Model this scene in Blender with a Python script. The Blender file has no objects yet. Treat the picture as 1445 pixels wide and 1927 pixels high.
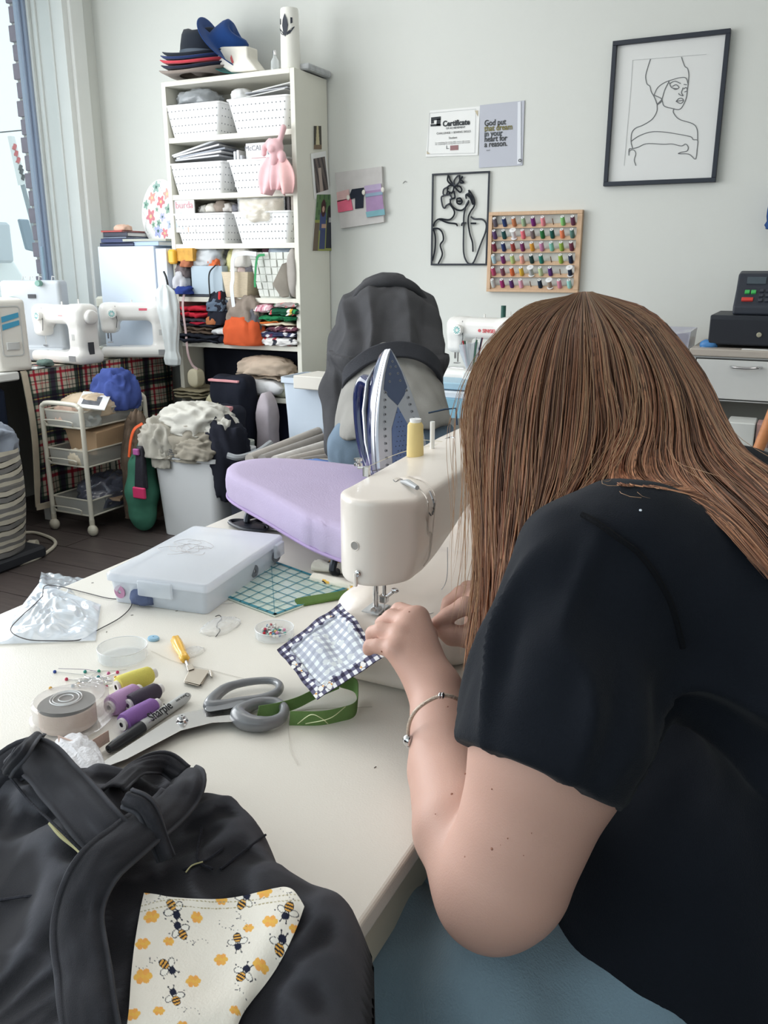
import bpy, math, random
import numpy as np
from mathutils import Vector, Matrix, noise
R=math.radians
C=bpy.context.scene.collection
# ---------------------------------------------------------------- camera, world, light, exposure
PITCH=R(16.14); YAW=R(26); CAMH=1.25; FPX=1600.0; IW,IH=1445,1927
cd=bpy.data.cameras.new('camera'); cam=bpy.data.objects.new('camera',cd); C.objects.link(cam)
cam.location=(0,0,CAMH); cam.rotation_euler=(math.pi/2-PITCH,0,YAW)
cd.sensor_fit='VERTICAL'; cd.sensor_height=36; cd.sensor_width=27; cd.lens=36*FPX/IH; cd.clip_start=.02; cd.clip_end=200
bpy.context.scene.camera=cam
sc=bpy.context.scene
sc.view_settings.view_transform='Standard'; sc.view_settings.look='None'; sc.view_settings.gamma=1.0
sc.view_settings.use_curve_mapping=False; sc.view_settings.exposure=0.0
sc.cycles.use_denoising=True; sc.cycles.max_bounces=10; sc.cycles.transparent_max_bounces=24
sc.cycles.caustics_reflective=False; sc.cycles.caustics_refractive=False
w=bpy.data.worlds.new('daylight'); sc.world=w; w.use_nodes=True
bg=w.node_tree.nodes['Background']; bg.inputs[0].default_value=(.76,.93,1.0,1); bg.inputs[1].default_value=1.4
def area_light(name,loc,rot,sx,sy,power,col):
    l=bpy.data.lights.new(name,'AREA'); l.shape='RECTANGLE'; l.size=sx; l.size_y=sy; l.energy=power; l.color=col
    o=bpy.data.objects.new(name,l); C.objects.link(o); o.location=loc; o.rotation_euler=rot; return o
# daylight through the long shop window on the left; added fill lamps behind the camera and overhead
area_light('window_daylight',(-3.95,0.9,1.75),(0,-R(90),0),1.7,4.4,136,(.975,.985,1.0))
area_light('front_fill',(-.9,-1.95,1.75),(R(90),0,0),3.4,1.8,7,(1.0,.98,.95))  # unseen fill lamp, added behind the camera for extra light
area_light('ceiling_fill',(-1.6,1.9,2.94),(0,0,0),1.2,1.2,11,(1.0,.96,.9))  # added overhead fill, no ceiling fitting behind it
area_light('ceiling_fill.001',(.6,1.2,2.94),(0,0,0),1.2,1.2,6,(1.0,.97,.92))  # second added overhead fill, weaker
# ---------------------------------------------------------------- pixel -> place helpers (points on real planes)
_r=np.array([math.cos(YAW),math.sin(YAW),0]); _fh=np.array([-math.sin(YAW),math.cos(YAW),0])
_f=_fh*math.cos(PITCH)+np.array([0,0,-math.sin(PITCH)]); _u=_fh*math.sin(PITCH)+np.array([0,0,math.cos(PITCH)])
OO=np.array([0,0,CAMH])
def ray(px,py): return _f+(px-IW/2)/FPX*_r-(py-IH/2)/FPX*_u
def az(px,py,z): d=ray(px,py); return OO+d*((z-CAMH)/d[2])
def ax(px,py,x): d=ray(px,py); return OO+d*(x/d[0])
def ay(px,py,y): d=ray(px,py); return OO+d*(y/d[1])
def ad(px,py,t): return OO+ray(px,py)*t
# ---------------------------------------------------------------- materials
def lin(c):
    c=[x/255 for x in c]; return tuple([x/12.92 if x<=.04045 else ((x+.055)/1.055)**2.4 for x in c]+[1])
_M={}
def mat(name,col,rough=.6,metal=0,bump=0,bscale=200,var=0,vscale=8,trans=0,ior=1.45,spec=.5,sheen=0,coat=0,alpha=1,sss=0,emit=0,stretch=None,attr=False,translucent=0):
    if name in _M: return _M[name]
    m=bpy.data.materials.new(name); m.use_nodes=True; nt=m.node_tree; b=nt.nodes['Principled BSDF']
    c=lin(col); b.inputs['Base Color'].default_value=c; b.inputs['Roughness'].default_value=rough
    b.inputs['Metallic'].default_value=metal; b.inputs['IOR'].default_value=ior; b.inputs['Specular IOR Level'].default_value=spec
    b.inputs['Transmission Weight'].default_value=trans; b.inputs['Alpha'].default_value=alpha
    if sheen: b.inputs['Sheen Weight'].default_value=sheen; b.inputs['Sheen Roughness'].default_value=.5
    if coat: b.inputs['Coat Weight'].default_value=coat; b.inputs['Coat Roughness'].default_value=.08
    if sss: b.inputs['Subsurface Weight'].default_value=sss; b.inputs['Subsurface Radius'].default_value=(.01,.004,.002); b.inputs['Subsurface Scale'].default_value=1
    if emit: b.inputs['Emission Color'].default_value=c; b.inputs['Emission Strength'].default_value=emit
    tc=nt.nodes.new('ShaderNodeTexCoord'); mp=nt.nodes.new('ShaderNodeMapping'); nt.links.new(tc.outputs['Object'],mp.inputs[0])
    if stretch: mp.inputs['Scale'].default_value=stretch
    src=None
    if attr:
        at=nt.nodes.new('ShaderNodeAttribute'); at.attribute_name='print'; src=at.outputs['Color']
        nt.links.new(src,b.inputs['Base Color'])
    if var:
        n=nt.nodes.new('ShaderNodeTexNoise'); n.inputs['Scale'].default_value=vscale; n.inputs['Detail'].default_value=5
        nt.links.new(mp.outputs[0],n.inputs['Vector'])
        r=nt.nodes.new('ShaderNodeMapRange'); r.inputs['From Min'].default_value=.25; r.inputs['From Max'].default_value=.75
        r.inputs['To Min'].default_value=1-var; r.inputs['To Max'].default_value=1+var; nt.links.new(n.outputs['Fac'],r.inputs['Value'])
        mx=nt.nodes.new('ShaderNodeMix'); mx.data_type='RGBA'; mx.blend_type='MULTIPLY'; mx.inputs['Factor'].default_value=1
        if src: nt.links.new(src,mx.inputs['A'])
        else: mx.inputs['A'].default_value=c
        nt.links.new(r.outputs[0],mx.inputs['B']); nt.links.new(mx.outputs['Result'],b.inputs['Base Color'])
    if bump:
        n=nt.nodes.new('ShaderNodeTexNoise'); n.inputs['Scale'].default_value=bscale; n.inputs['Detail'].default_value=4
        nt.links.new(mp.outputs[0],n.inputs['Vector'])
        bp=nt.nodes.new('ShaderNodeBump'); bp.inputs['Strength'].default_value=bump; bp.inputs['Distance'].default_value=.002
        nt.links.new(n.outputs['Fac'],bp.inputs['Height']); nt.links.new(bp.outputs[0],b.inputs['Normal'])
    if translucent:
        out=nt.nodes['Material Output']; tr=nt.nodes.new('ShaderNodeBsdfTranslucent'); tr.inputs[0].default_value=c
        ms=nt.nodes.new('ShaderNodeMixShader'); ms.inputs[0].default_value=translucent
        nt.links.new(b.outputs[0],ms.inputs[1]); nt.links.new(tr.outputs[0],ms.inputs[2]); nt.links.new(ms.outputs[0],out.inputs[0])
    _M[name]=m; return m
def cloth(name,col,**k):
    k.setdefault('rough',.9); k.setdefault('bump',.35); k.setdefault('bscale',500); k.setdefault('var',.12); k.setdefault('vscale',14); k.setdefault('spec',.2)
    return mat(name,col,**k)
def film(name,col,clear,rough=.15):
    # thin clear plastic: part see-through, part glossy surface
    m=bpy.data.materials.new(name); m.use_nodes=True; nt=m.node_tree; b=nt.nodes['Principled BSDF']; out=nt.nodes['Material Output']
    b.inputs['Base Color'].default_value=lin(col); b.inputs['Roughness'].default_value=rough; b.inputs['Specular IOR Level'].default_value=.9
    t=nt.nodes.new('ShaderNodeBsdfTransparent'); ms=nt.nodes.new('ShaderNodeMixShader'); fr=nt.nodes.new('ShaderNodeLayerWeight'); fr.inputs[0].default_value=.35
    r=nt.nodes.new('ShaderNodeMapRange'); r.inputs['To Min'].default_value=1-clear; r.inputs['To Max'].default_value=min(1,1-clear+.45)
    nt.links.new(fr.outputs['Facing'],r.inputs['Value']); nt.links.new(r.outputs[0],ms.inputs[0])
    nt.links.new(t.outputs[0],ms.inputs[1]); nt.links.new(b.outputs[0],ms.inputs[2]); nt.links.new(ms.outputs[0],out.inputs[0]); return m
# ---------------------------------------------------------------- mesh building
def tr(p,M): return [tuple(M@Vector(v)) for v in p]
def rotm(rx=0,ry=0,rz=0): return Matrix.Rotation(R(rz),4,'Z')@Matrix.Rotation(R(ry),4,'Y')@Matrix.Rotation(R(rx),4,'X')
def place(loc,rx=0,ry=0,rz=0,s=1): return Matrix.Translation(Vector([float(a) for a in loc]))@rotm(rx,ry,rz)@Matrix.Scale(s,4)
class MB:
    def __init__(s): s.v=[]; s.f=[]; s.mi=[]; s.M=Matrix.Identity(4); s.m=0
    def add(s,vs,fs):
        n=len(s.v); s.v+=[tuple(s.M@Vector([float(a) for a in v])) for v in vs]; s.f+=[tuple(i+n for i in f) for f in fs]; s.mi+=[s.m]*len(fs); return s
    def box(s,x0,y0,z0,x1,y1,z1,r=0):
        if x1<x0:x0,x1=x1,x0
        if y1<y0:y0,y1=y1,y0
        if z1<z0:z0,z1=z1,z0
        if not r:
            return s.add([(x0,y0,z0),(x1,y0,z0),(x1,y1,z0),(x0,y1,z0),(x0,y0,z1),(x1,y0,z1),(x1,y1,z1),(x0,y1,z1)],
              [(0,3,2,1),(4,5,6,7),(0,1,5,4),(1,2,6,5),(2,3,7,6),(3,0,4,7)])
        pts=rrect(x0,y0,x1,y1,r,3); r2=min(r,(z1-z0)/2.01)
        inn=rrect(x0+r2*.6,y0+r2*.6,x1-r2*.6,y1-r2*.6,max(r-r2*.6,1e-4),3)
        return s.loft([[(x,y,z0) for x,y in inn],[(x,y,z0+r2*.6) for x,y in pts],[(x,y,z1-r2*.6) for x,y in pts],[(x,y,z1) for x,y in inn]],caps=True)
    def loft(s,rings,caps=True,closed=True):
        n=len(rings[0]); vs=[p for r in rings for p in r]; fs=[]
        for i in range(len(rings)-1):
            for j in range(n if closed else n-1):
                k=(j+1)%n; fs.append((i*n+j,i*n+k,(i+1)*n+k,(i+1)*n+j))
        if caps and closed: fs.append(tuple(range(n-1,-1,-1))); fs.append(tuple(range((len(rings)-1)*n,len(rings)*n)))
        return s.add(vs,fs)
    def prism(s,poly,z0,z1): return s.loft([[(x,y,z0) for x,y in poly],[(x,y,z1) for x,y in poly]])
    def tube(s,pts,r,n=8,caps=True,closed=False):
        P=[Vector([float(a) for a in p]) for p in pts]; m=len(P); rr=r if hasattr(r,'__len__') else [r]*m
        rings=[]; up=None
        for i,p in enumerate(P):
            a=P[(i-1)%m] if (i>0 or closed) else P[i]; b=P[(i+1)%m] if (i<m-1 or closed) else P[i]
            t=(b-a); t=t.normalized() if t.length>1e-9 else Vector((0,0,1))
            if up is None: up=Vector((0,0,1)) if abs(t.z)<.9 else Vector((1,0,0))
            x=t.cross(up); 
            if x.length<1e-6: x=t.orthogonal()
            x.normalize(); y=x.cross(t).normalized(); up=y
            rings.append([tuple(p+(x*math.cos(q)+y*math.sin(q))*rr[i]) for q in [2*math.pi*k/n for k in range(n)]])
        if closed: rings.append(rings[0]); caps=False
        return s.loft(rings,caps=caps)
    def lathe(s,prof,n=24,caps=False,M=None):
        # prof: (r,z)
        rings=[[(r*math.cos(2*math.pi*k/n),r*math.sin(2*math.pi*k/n),z) for k in range(n)] for r,z in prof]
        if M is not None: rings=[[tuple(M@Vector(p)) for p in r] for r in rings]
        return s.loft(rings,caps=caps)
    def cyl(s,a,b,r,n=16,r2=None): return s.tube([a,b],[r,r if r2 is None else r2],n)
    def ball(s,c,r,n=12,sc=(1,1,1)):
        k=n//2; return s.lathe([(max(1e-5,r*math.sin(math.pi*i/k)),-r*math.cos(math.pi*i/k)) for i in range(k+1)],n,M=Matrix.Translation(Vector([float(a) for a in c]))@Matrix.Diagonal((*sc,1)))
    def grid(s,fn,nu,nv):
        vs=[fn(i/(nu-1),j/(nv-1)) for j in range(nv) for i in range(nu)]
        return s.add(vs,[(j*nu+i,j*nu+i+1,(j+1)*nu+i+1,(j+1)*nu+i) for j in range(nv-1) for i in range(nu-1)])
    def strip(s,pts,w,th=.0012,up=None):
        # ribbon of width w: pts centre line; w may be a vector (constant) or scalar with up normal
        P=[Vector([float(a) for a in p]) for p in pts]; A=[];n=len(P)
        for i,p in enumerate(P):
            t=(P[min(i+1,n-1)]-P[max(i-1,0)]).normalized()
            if isinstance(w,Vector): d=w*.5; nn=d.cross(t).normalized()*th
            else:
                u=up if isinstance(up,Vector) else (up[i] if up is not None else Vector((0,0,1))); d=t.cross(u).normalized()*(w*.5); nn=d.cross(t).normalized()*th
            A.append([tuple(p-d-nn),tuple(p+d-nn),tuple(p+d+nn),tuple(p-d+nn)])
        return s.loft(A)
    def build(s,name,material,parent=None,smooth=True,world=False,mods=(),angle=40,label=None):
        me=bpy.data.meshes.new(name); vs=s.v
        if world and parent is not None:
            r=parent
            off=Vector((0,0,0))
            while r is not None: off+=r.location; r=r.parent
            vs=[tuple(Vector(v)-off) for v in vs]
        me.from_pydata(vs,[],s.f); ms=material if isinstance(material,(list,tuple)) else [material]
        for m in ms: me.materials.append(m)
        if len(ms)>1: me.polygons.foreach_set('material_index',s.mi)
        return finish(name,me,parent,smooth,mods,angle,label)
def finish(name,me,parent=None,smooth=True,mods=(),angle=40,label=None):
    me.validate()
    o=bpy.data.objects.new(name,me); C.objects.link(o)
    if parent is not None: o.parent=parent
    if smooth:
        me.polygons.foreach_set('use_smooth',[True]*len(me.polygons))
        if angle<180:
            try: me.set_sharp_from_angle(angle=R(angle))
            except Exception: pass
    for md in mods:
        if md[0]=='bevel':
            b=o.modifiers.new('bevel','BEVEL'); b.width=md[1]; b.segments=md[2] if len(md)>2 else 2; b.limit_method='ANGLE'; b.angle_limit=R(40)
        if md[0]=='solid':
            b=o.modifiers.new('solid','SOLIDIFY'); b.thickness=md[1]; b.offset=0
        if md[0]=='sub':
            b=o.modifiers.new('sub','SUBSURF'); b.levels=md[1]; b.render_levels=md[1]
    if label: o['label']=label
    return o
def rrect(x0,y0,x1,y1,r,k=4):
    r=min(r,(x1-x0)/2.001,(y1-y0)/2.001); out=[]
    for cx,cy,a in ((x1-r,y0+r,-90),(x1-r,y1-r,0),(x0+r,y1-r,90),(x0+r,y0+r,180)):
        for i in range(k+1):
            q=R(a+90*i/k); out.append((cx+r*math.cos(q),cy+r*math.sin(q)))
    return out
def spl(pts,n=8,closed=False):
    P=[np.array(p,float) for p in pts]; m=len(P); out=[]
    for i in range(m if closed else m-1):
        p1=P[i];p2=P[(i+1)%m]
        p0=P[i-1] if (i>0 or closed) else 2*p1-p2
        p3=P[(i+2)%m] if (i+2<m or closed) else 2*p2-p1
        for k in range(n):
            t=k/n; out.append(.5*((2*p1)+(-p0+p2)*t+(2*p0-5*p1+4*p2-p3)*t*t+(-p0+3*p1-3*p2+p3)*t**3))
    if not closed: out.append(P[-1])
    return out
def thing(name,label,cat,loc=(0,0,0),rz=0,group=None):
    o=bpy.data.objects.new(name,None); C.objects.link(o); o.empty_display_size=.05
    o.location=[float(a) for a in loc]; o.rotation_euler=(0,0,R(rz)); o['label']=label; o['category']=cat
    if group: o['group']=group
    return o
def tag(o,label,cat,group=None,kind=None):
    o['label']=label; o['category']=cat
    if group: o['group']=group
    if kind: o['kind']=kind
    return o
def struct(mb,name,m,parent=None,**k):
    o=mb.build(name,m,parent,**k); o['kind']='structure'; return o
def dup(root,loc=None,rz=None,label=None,parent=None):
    r=root.copy(); C.objects.link(r)
    if loc is not None: r.location=[float(a) for a in loc]
    if rz is not None: r.rotation_euler=(0,0,R(rz))
    if label: r['label']=label
    if parent is not None: r.parent=parent
    for ch in list(root.children): dup(ch,parent=r)
    return r
def text(s,size,M,m,parent,name='lettering',depth=.0004,align='CENTER',bold=0,sx=1,shear=0):
    cu=bpy.data.curves.new('t','FONT'); cu.body=s; cu.size=size; cu.extrude=depth; cu.align_x=align; cu.offset=bold; cu.resolution_u=3; cu.shear=shear
    t=bpy.data.objects.new('t',cu); C.objects.link(t); dg=bpy.context.evaluated_depsgraph_get(); me=bpy.data.meshes.new_from_object(t.evaluated_get(dg))
    bpy.data.objects.remove(t); me.transform(M@Matrix.Diagonal((sx,1,1,1))); me.materials.clear(); me.materials.append(m)
    return finish(name,me,parent,smooth=False)
def pn(x,y,z,s=1.0): return noise.noise(Vector((x*s,y*s,z*s)))
def ridge(x,y,z,s): return 1-abs(noise.noise(Vector((x*s,y*s,z*s))))*2
# crumpled cloth heap: flattened ball with warped ridged folds
def heap(name,c,size,m,parent=None,seed=0,n=56,amp=.22,freq=1.75,flat=.35,pw=.75,label=None,rz=0,lo=None):
    mb=MB(); sx,sy,sz=size; vs=[];nn=n//2
    cr,sr=math.cos(R(rz)),math.sin(R(rz))
    for j in range(nn+1):
        ph=math.pi*j/nn
        for i in range(n):
            th=2*math.pi*i/n; x=math.sin(ph)*math.cos(th); y=math.sin(ph)*math.sin(th); z=math.cos(ph)
            f=lambda q:math.copysign(abs(q)**pw,q)
            X,Y,Z=f(x),f(y),f(z)
            wv=noise.noise_vector(Vector((X*1.3+seed,Y*1.3,Z*1.3)))
            q=Vector((X+wv.x*.5+seed*3.1,Y+wv.y*.5,Z+wv.z*.5))
            d=amp*(1-2*abs(noise.noise(q*freq)))+amp*.2*(1-2*abs(noise.noise(q*freq*2.3)))-amp*.3
            k=1+d; X,Y,Z=X*k,Y*k,Z*k
            if Z<-flat: Z=-flat+(Z+flat)*.05
            X*=sx;Y*=sy;Z=(Z+flat)*sz
            vs.append((c[0]+X*cr-Y*sr,c[1]+X*sr+Y*cr,c[2]+Z))
    mb.add(vs,[(j*n+i,j*n+(i+1)%n,(j+1)*n+(i+1)%n,(j+1)*n+i) for j in range(nn) for i in range(n)][::-1])
    mb.f=[f[::-1] for f in mb.f]
    return mb.build(name,m,parent,world=parent is not None,angle=180,label=label)
# folded cloth slab: rounded layers with soft wobble
def slab(name,x0,y0,z0,x1,y1,z1,m,parent=None,seed=0,amp=.006,layers=1,label=None,M=None):
    mb=MB(); 
    if M is not None: mb.M=M
    h=(z1-z0)/layers
    for L in range(layers):
        a=z0+L*h; nx,ns=22,18; rings=[]
        for i in range(nx+1):
            u=i/nx; x=x0+(x1-x0)*u; ring=[]; sq=math.sin(math.pi*min(1,max(0,u)))**.22 if 0<u<1 else .02
            for k in range(ns):
                q=2*math.pi*k/ns; cy=math.copysign(abs(math.cos(q))**.35,math.cos(q)); cz=math.copysign(abs(math.sin(q))**.6,math.sin(q))
                y=(y0+y1)/2+(y1-y0)/2*cy*(.85+.15*sq); z=a+h/2+h/2*cz*sq
                w=amp*noise.noise(Vector((x*14+seed*5+L,y*14,z*9+L)))+amp*.6*noise.noise(Vector((x*37+seed*5+L,y*37,z*9+L)))
                ring.append((x+w,y+w,z+w))
            rings.append(ring)
        mb.loft(rings)
    return mb.build(name,m,parent,world=(parent is not None and M is None),angle=180,label=label)
# surface with per-vertex printed colour from fn(u,v)->(r,g,b) 0..255
def printed(name,m,pos,col,nu,nv,parent=None,mods=(),world=True,label=None):
    us,vs=np.meshgrid(np.linspace(0,1,nu),np.linspace(0,1,nv)); U=us.ravel(); V=vs.ravel()
    P=[pos(a,b) for a,b in zip(U,V)]
    mb=MB(); mb.v=[tuple(float(q) for q in p) for p in P]; mb.f=[(j*nu+i,j*nu+i+1,(j+1)*nu+i+1,(j+1)*nu+i) for j in range(nv-1) for i in range(nu-1)]; mb.mi=[0]*len(mb.f)
    o=mb.build(name,m,parent,world=world and parent is not None,mods=mods,angle=180,label=label)
    cc=np.asarray(col(U,V),float)/255; cc=np.where(cc<=.04045,cc/12.92,((cc+.055)/1.055)**2.4)
    a=o.data.color_attributes.new('print','FLOAT_COLOR','POINT'); a.data.foreach_set('color',np.concatenate([cc,np.ones((len(U),1))],1).ravel().astype(np.float32)); return o
def paint(cc,mask,c,a=1.0):
    mk=(mask*a if mask.dtype!=bool else mask.astype(float)*a)[:,None]; return cc*(1-mk)+np.array(c,float)[None,:]*mk
# ---------------------------------------------------------------- smooth-blended solid figures (distance field -> surface nets)
class SDF:
    def __init__(s,lo,hi,h):
        s.lo=np.array(lo,float); s.h=h; s.n=np.ceil((np.array(hi)-s.lo)/h).astype(int)+1
        s.g=np.full(s.n,1.0,np.float32)
    def _sub(s,mn,mx,pad):
        a=np.clip(np.floor((np.array(mn)-pad-s.lo)/s.h).astype(int),0,s.n-1); b=np.clip(np.ceil((np.array(mx)+pad-s.lo)/s.h).astype(int)+1,1,s.n)
        b=np.maximum(b,a+1)
        ix=[s.lo[k]+s.h*np.arange(a[k],b[k],dtype=np.float32) for k in range(3)]
        X,Y,Z=np.meshgrid(*ix,indexing='ij',sparse=True); return (slice(a[0],b[0]),slice(a[1],b[1]),slice(a[2],b[2])),X,Y,Z
    def _mix(s,sl,d,k,sub=False):
        g=s.g[sl]
        if sub:
            d=-d; h=np.maximum(k-np.abs(g-d),0)/max(k,1e-6); s.g[sl]=np.maximum(g,d)+h*h*k*.25
        else:
            h=np.maximum(k-np.abs(g-d),0)/max(k,1e-6); s.g[sl]=np.minimum(g,d)-h*h*k*.25
    def cap(s,a,b,r1,r2,k=.01,sub=False):
        a=np.array(a,float);b=np.array(b,float); rm=max(r1,r2)
        sl,X,Y,Z=s._sub(np.minimum(a,b)-rm,np.maximum(a,b)+rm,k*2+s.h*3)
        d=b-a; L=max(d@d,1e-12); t=np.clip(((X-a[0])*d[0]+(Y-a[1])*d[1]+(Z-a[2])*d[2])/L,0,1)
        q=np.sqrt((X-a[0]-t*d[0])**2+(Y-a[1]-t*d[1])**2+(Z-a[2]-t*d[2])**2)-(r1+(r2-r1)*t)
        s._mix(sl,q.astype(np.float32),k,sub); return s
    def chain(s,pts,rs,k=.01):
        for i in range(len(pts)-1): s.cap(pts[i],pts[i+1],rs[i],rs[i+1],k)
        return s
    def ell(s,c,rad,M=None,k=.01,sub=False):
        c=np.array(c,float); rad=np.array(rad,float); rm=rad.max()
        sl,X,Y,Z=s._sub(c-rm,c+rm,k*2+s.h*3); x,y,z=X-c[0],Y-c[1],Z-c[2]
        if M is not None:
            m=np.array(M.to_3x3().transposed()); x,y,z=m[0,0]*x+m[0,1]*y+m[0,2]*z,m[1,0]*x+m[1,1]*y+m[1,2]*z,m[2,0]*x+m[2,1]*y+m[2,2]*z
        k0=np.sqrt((x/rad[0])**2+(y/rad[1])**2+(z/rad[2])**2); k1=np.sqrt((x/rad[0]**2)**2+(y/rad[1]**2)**2+(z/rad[2]**2)**2)
        d=k0*(k0-1)/np.maximum(k1,1e-6); s._mix(sl,d.astype(np.float32),k,sub); return s
    def box(s,c,half,r=.01,M=None,k=.005,sub=False):
        c=np.array(c,float); hf=np.array(half,float); rm=np.linalg.norm(hf)
        sl,X,Y,Z=s._sub(c-rm,c+rm,k*2+s.h*3); x,y,z=X-c[0],Y-c[1],Z-c[2]
        if M is not None:
            m=np.array(M.to_3x3().transposed()); x,y,z=m[0,0]*x+m[0,1]*y+m[0,2]*z,m[1,0]*x+m[1,1]*y+m[1,2]*z,m[2,0]*x+m[2,1]*y+m[2,2]*z
        qx,qy,qz=np.abs(x)-hf[0]+r,np.abs(y)-hf[1]+r,np.abs(z)-hf[2]+r
        d=np.sqrt(np.maximum(qx,0)**2+np.maximum(qy,0)**2+np.maximum(qz,0)**2)+np.minimum(np.maximum(np.maximum(qx,qy),qz),0)-r
        s._mix(sl,(d+0*X+0*Y+0*Z).astype(np.float32),k,sub); return s
    def mesh(s,name,relax=2):
        g=s.g; ins=g<0; n=np.array(g.shape)
        c=[ins[i:n[0]-1+i,j:n[1]-1+j,k:n[2]-1+k] for i in (0,1) for j in (0,1) for k in (0,1)]
        sm=sum(x.astype(np.int8) for x in c); act=(sm>0)&(sm<8); idx=np.argwhere(act); ID=np.full(act.shape,-1,np.int32); ID[act]=np.arange(len(idx))
        pos=np.zeros((len(idx),3)); cnt=np.zeros(len(idx))
        G=lambda o:g[idx[:,0]+o[0],idx[:,1]+o[1],idx[:,2]+o[2]]
        cs=[(i,j,k) for i in (0,1) for j in (0,1) for k in (0,1)]; vals={o:G(o).astype(float) for o in cs}
        for o in cs:
            for axi in range(3):
                if o[axi]==0:
                    p=list(o); p[axi]=1; p=tuple(p); a,b=vals[o],vals[p]; mk=(a<0)!=(b<0); t=np.where(mk,a/np.where(mk,a-b,1),0)
                    q=np.tile(np.array(o,float),(len(idx),1)); q[:,axi]+=t; pos+=q*mk[:,None]; cnt+=mk
        pos=(idx+pos/np.maximum(cnt,1)[:,None])*s.h+s.lo
        F=[]
        for axi in range(3):
            sl0=[slice(1,-1)]*3; sl0[axi]=slice(0,-1); sl1=list(sl0); sl1[axi]=slice(1,None)
            a=ins[tuple(sl0)]; b=ins[tuple(sl1)]; e=np.argwhere(a!=b); off=np.array([1,1,1]); off[axi]=0; e0=e+off
            fl=a[tuple(e.T)]
            u,v=(axi+1)%3,(axi+2)%3
            def cell(du,dv):
                q=e0.copy(); q[:,u]-=du; q[:,v]-=dv; return ID[q[:,0],q[:,1],q[:,2]]
            Q=np.stack([cell(0,0),cell(1,0),cell(1,1),cell(0,1)],1)
            Q[~fl]=Q[~fl][:,::-1]; F.append(Q)
        F=np.concatenate(F); F=F[(F>=0).all(1)]
        for _ in range(relax):
            acc=np.zeros_like(pos); ct=np.zeros(len(pos))
            for k in range(4):
                a=F[:,k];b=F[:,(k+1)%4]
                for ax_ in range(3): acc[:,ax_]+=np.bincount(a,pos[b,ax_],len(pos))+np.bincount(b,pos[a,ax_],len(pos))
                ct+=np.bincount(a,minlength=len(pos))+np.bincount(b,minlength=len(pos))
            pos=pos*.5+.5*acc/np.maximum(ct,1)[:,None]
        s.P=pos; s.F=F; return s
    def obj(s,name,m,parent=None,world=True,relax=2,deform=None,label=None):
        s.mesh(name,relax); P=s.P
        if deform is not None:
            P=deform(P,vnorm(P,s.F))
        if world and parent is not None:
            off=np.zeros(3); r=parent
            while r is not None: off+=np.array(r.location); r=r.parent
            P=P-off
        me=bpy.data.meshes.new(name); me.vertices.add(len(P)); me.vertices.foreach_set('co',P.astype(np.float32).ravel())
        me.loops.add(len(s.F)*4); me.loops.foreach_set('vertex_index',s.F.astype(np.int32).ravel()); me.polygons.add(len(s.F))
        me.polygons.foreach_set('loop_start',np.arange(0,len(s.F)*4,4,dtype=np.int32)); me.update(calc_edges=True)
        for q in (m if isinstance(m,(list,tuple)) else [m]): me.materials.append(q)
        return finish(name,me,parent,True,(),180,label)
def vnorm(P,F):
    n=np.cross(P[F[:,2]]-P[F[:,0]],P[F[:,3]]-P[F[:,1]]); N=np.zeros_like(P)
    for k in range(4):
        for a in range(3): N[:,a]+=np.bincount(F[:,k],n[:,a],len(P))
    return N/np.maximum(np.linalg.norm(N,axis=1),1e-12)[:,None]
# ================================================================ SETTING
WB=4.12; WL=-3.84
wallm=mat('wall_paint',(218,219,214),rough=.92,bump=.25,bscale=60,var=.02,vscale=1.5,spec=.2)
white=mat('white_paint',(232,233,230),rough=.55,var=.02)
m=MB(); m.box(WL-.3,WB,0,2.4,WB+.15,2.95); struct(m,'wall_back',wallm,smooth=False)
m=MB()
m.box(WL-.16,3.951,0,WL,WB,2.95); m.box(WL-.16,3.9,0,WL,3.951,.9); m.box(WL-.16,3.9,2.82,WL,3.951,2.95); m.box(WL-.16,-2.1,0,WL,3.9,.9); m.box(WL-.16,-2.1,2.82,WL,3.9,2.95); m.box(WL-.16,-2.1,.9,WL,-1.5,2.82)
struct(m,'wall_left',wallm,smooth=False)
m=MB(); m.box(2.4,-2.1,0,2.5,WB,2.95); struct(m,'wall_right',wallm,smooth=False)
m=MB(); m.box(WL,-2.2,0,-2.9,-2.05,2.95); m.box(1.1,-2.2,0,2.4,-2.05,2.95); m.box(-2.9,-2.2,0,1.1,-2.05,.7); m.box(-2.9,-2.2,2.75,1.1,-2.05,2.95); struct(m,'wall_front',wallm,smooth=False)
m=MB(); m.box(WL-.3,-2.2,2.95,2.5,WB+.15,3.05); struct(m,'ceiling',mat('ceiling_white',(235,235,232),rough=.9),smooth=False)
# floor: dark laminate boards
fm=mat('dark_laminate',(78,70,68),rough=.42,var=.28,vscale=5,stretch=(1,12,1),bump=.1,bscale=60)
fl=MB(); fl.box(WL-.3,-2.2,-.06,2.5,WB+.15,-.012); flo=struct(fl,'floor',mat('floor_joint',(28,25,24),rough=.8),smooth=False)
mb=MB(); mb.box(-.64,0,-.012,.64,.17,0); pme=None; random.seed(5)
for i in range(24):
    y=-.1+i*.176
    for k in range(5):
        x=-3.2+k*1.284-(i%3)*.41
        if pme is None:
            o=mb.build('floorboard',fm,flo,smooth=False); pme=o.data
        else:
            o=bpy.data.objects.new('floorboard',pme); C.objects.link(o); o.parent=flo
        o.location=(x,y,0)
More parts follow.
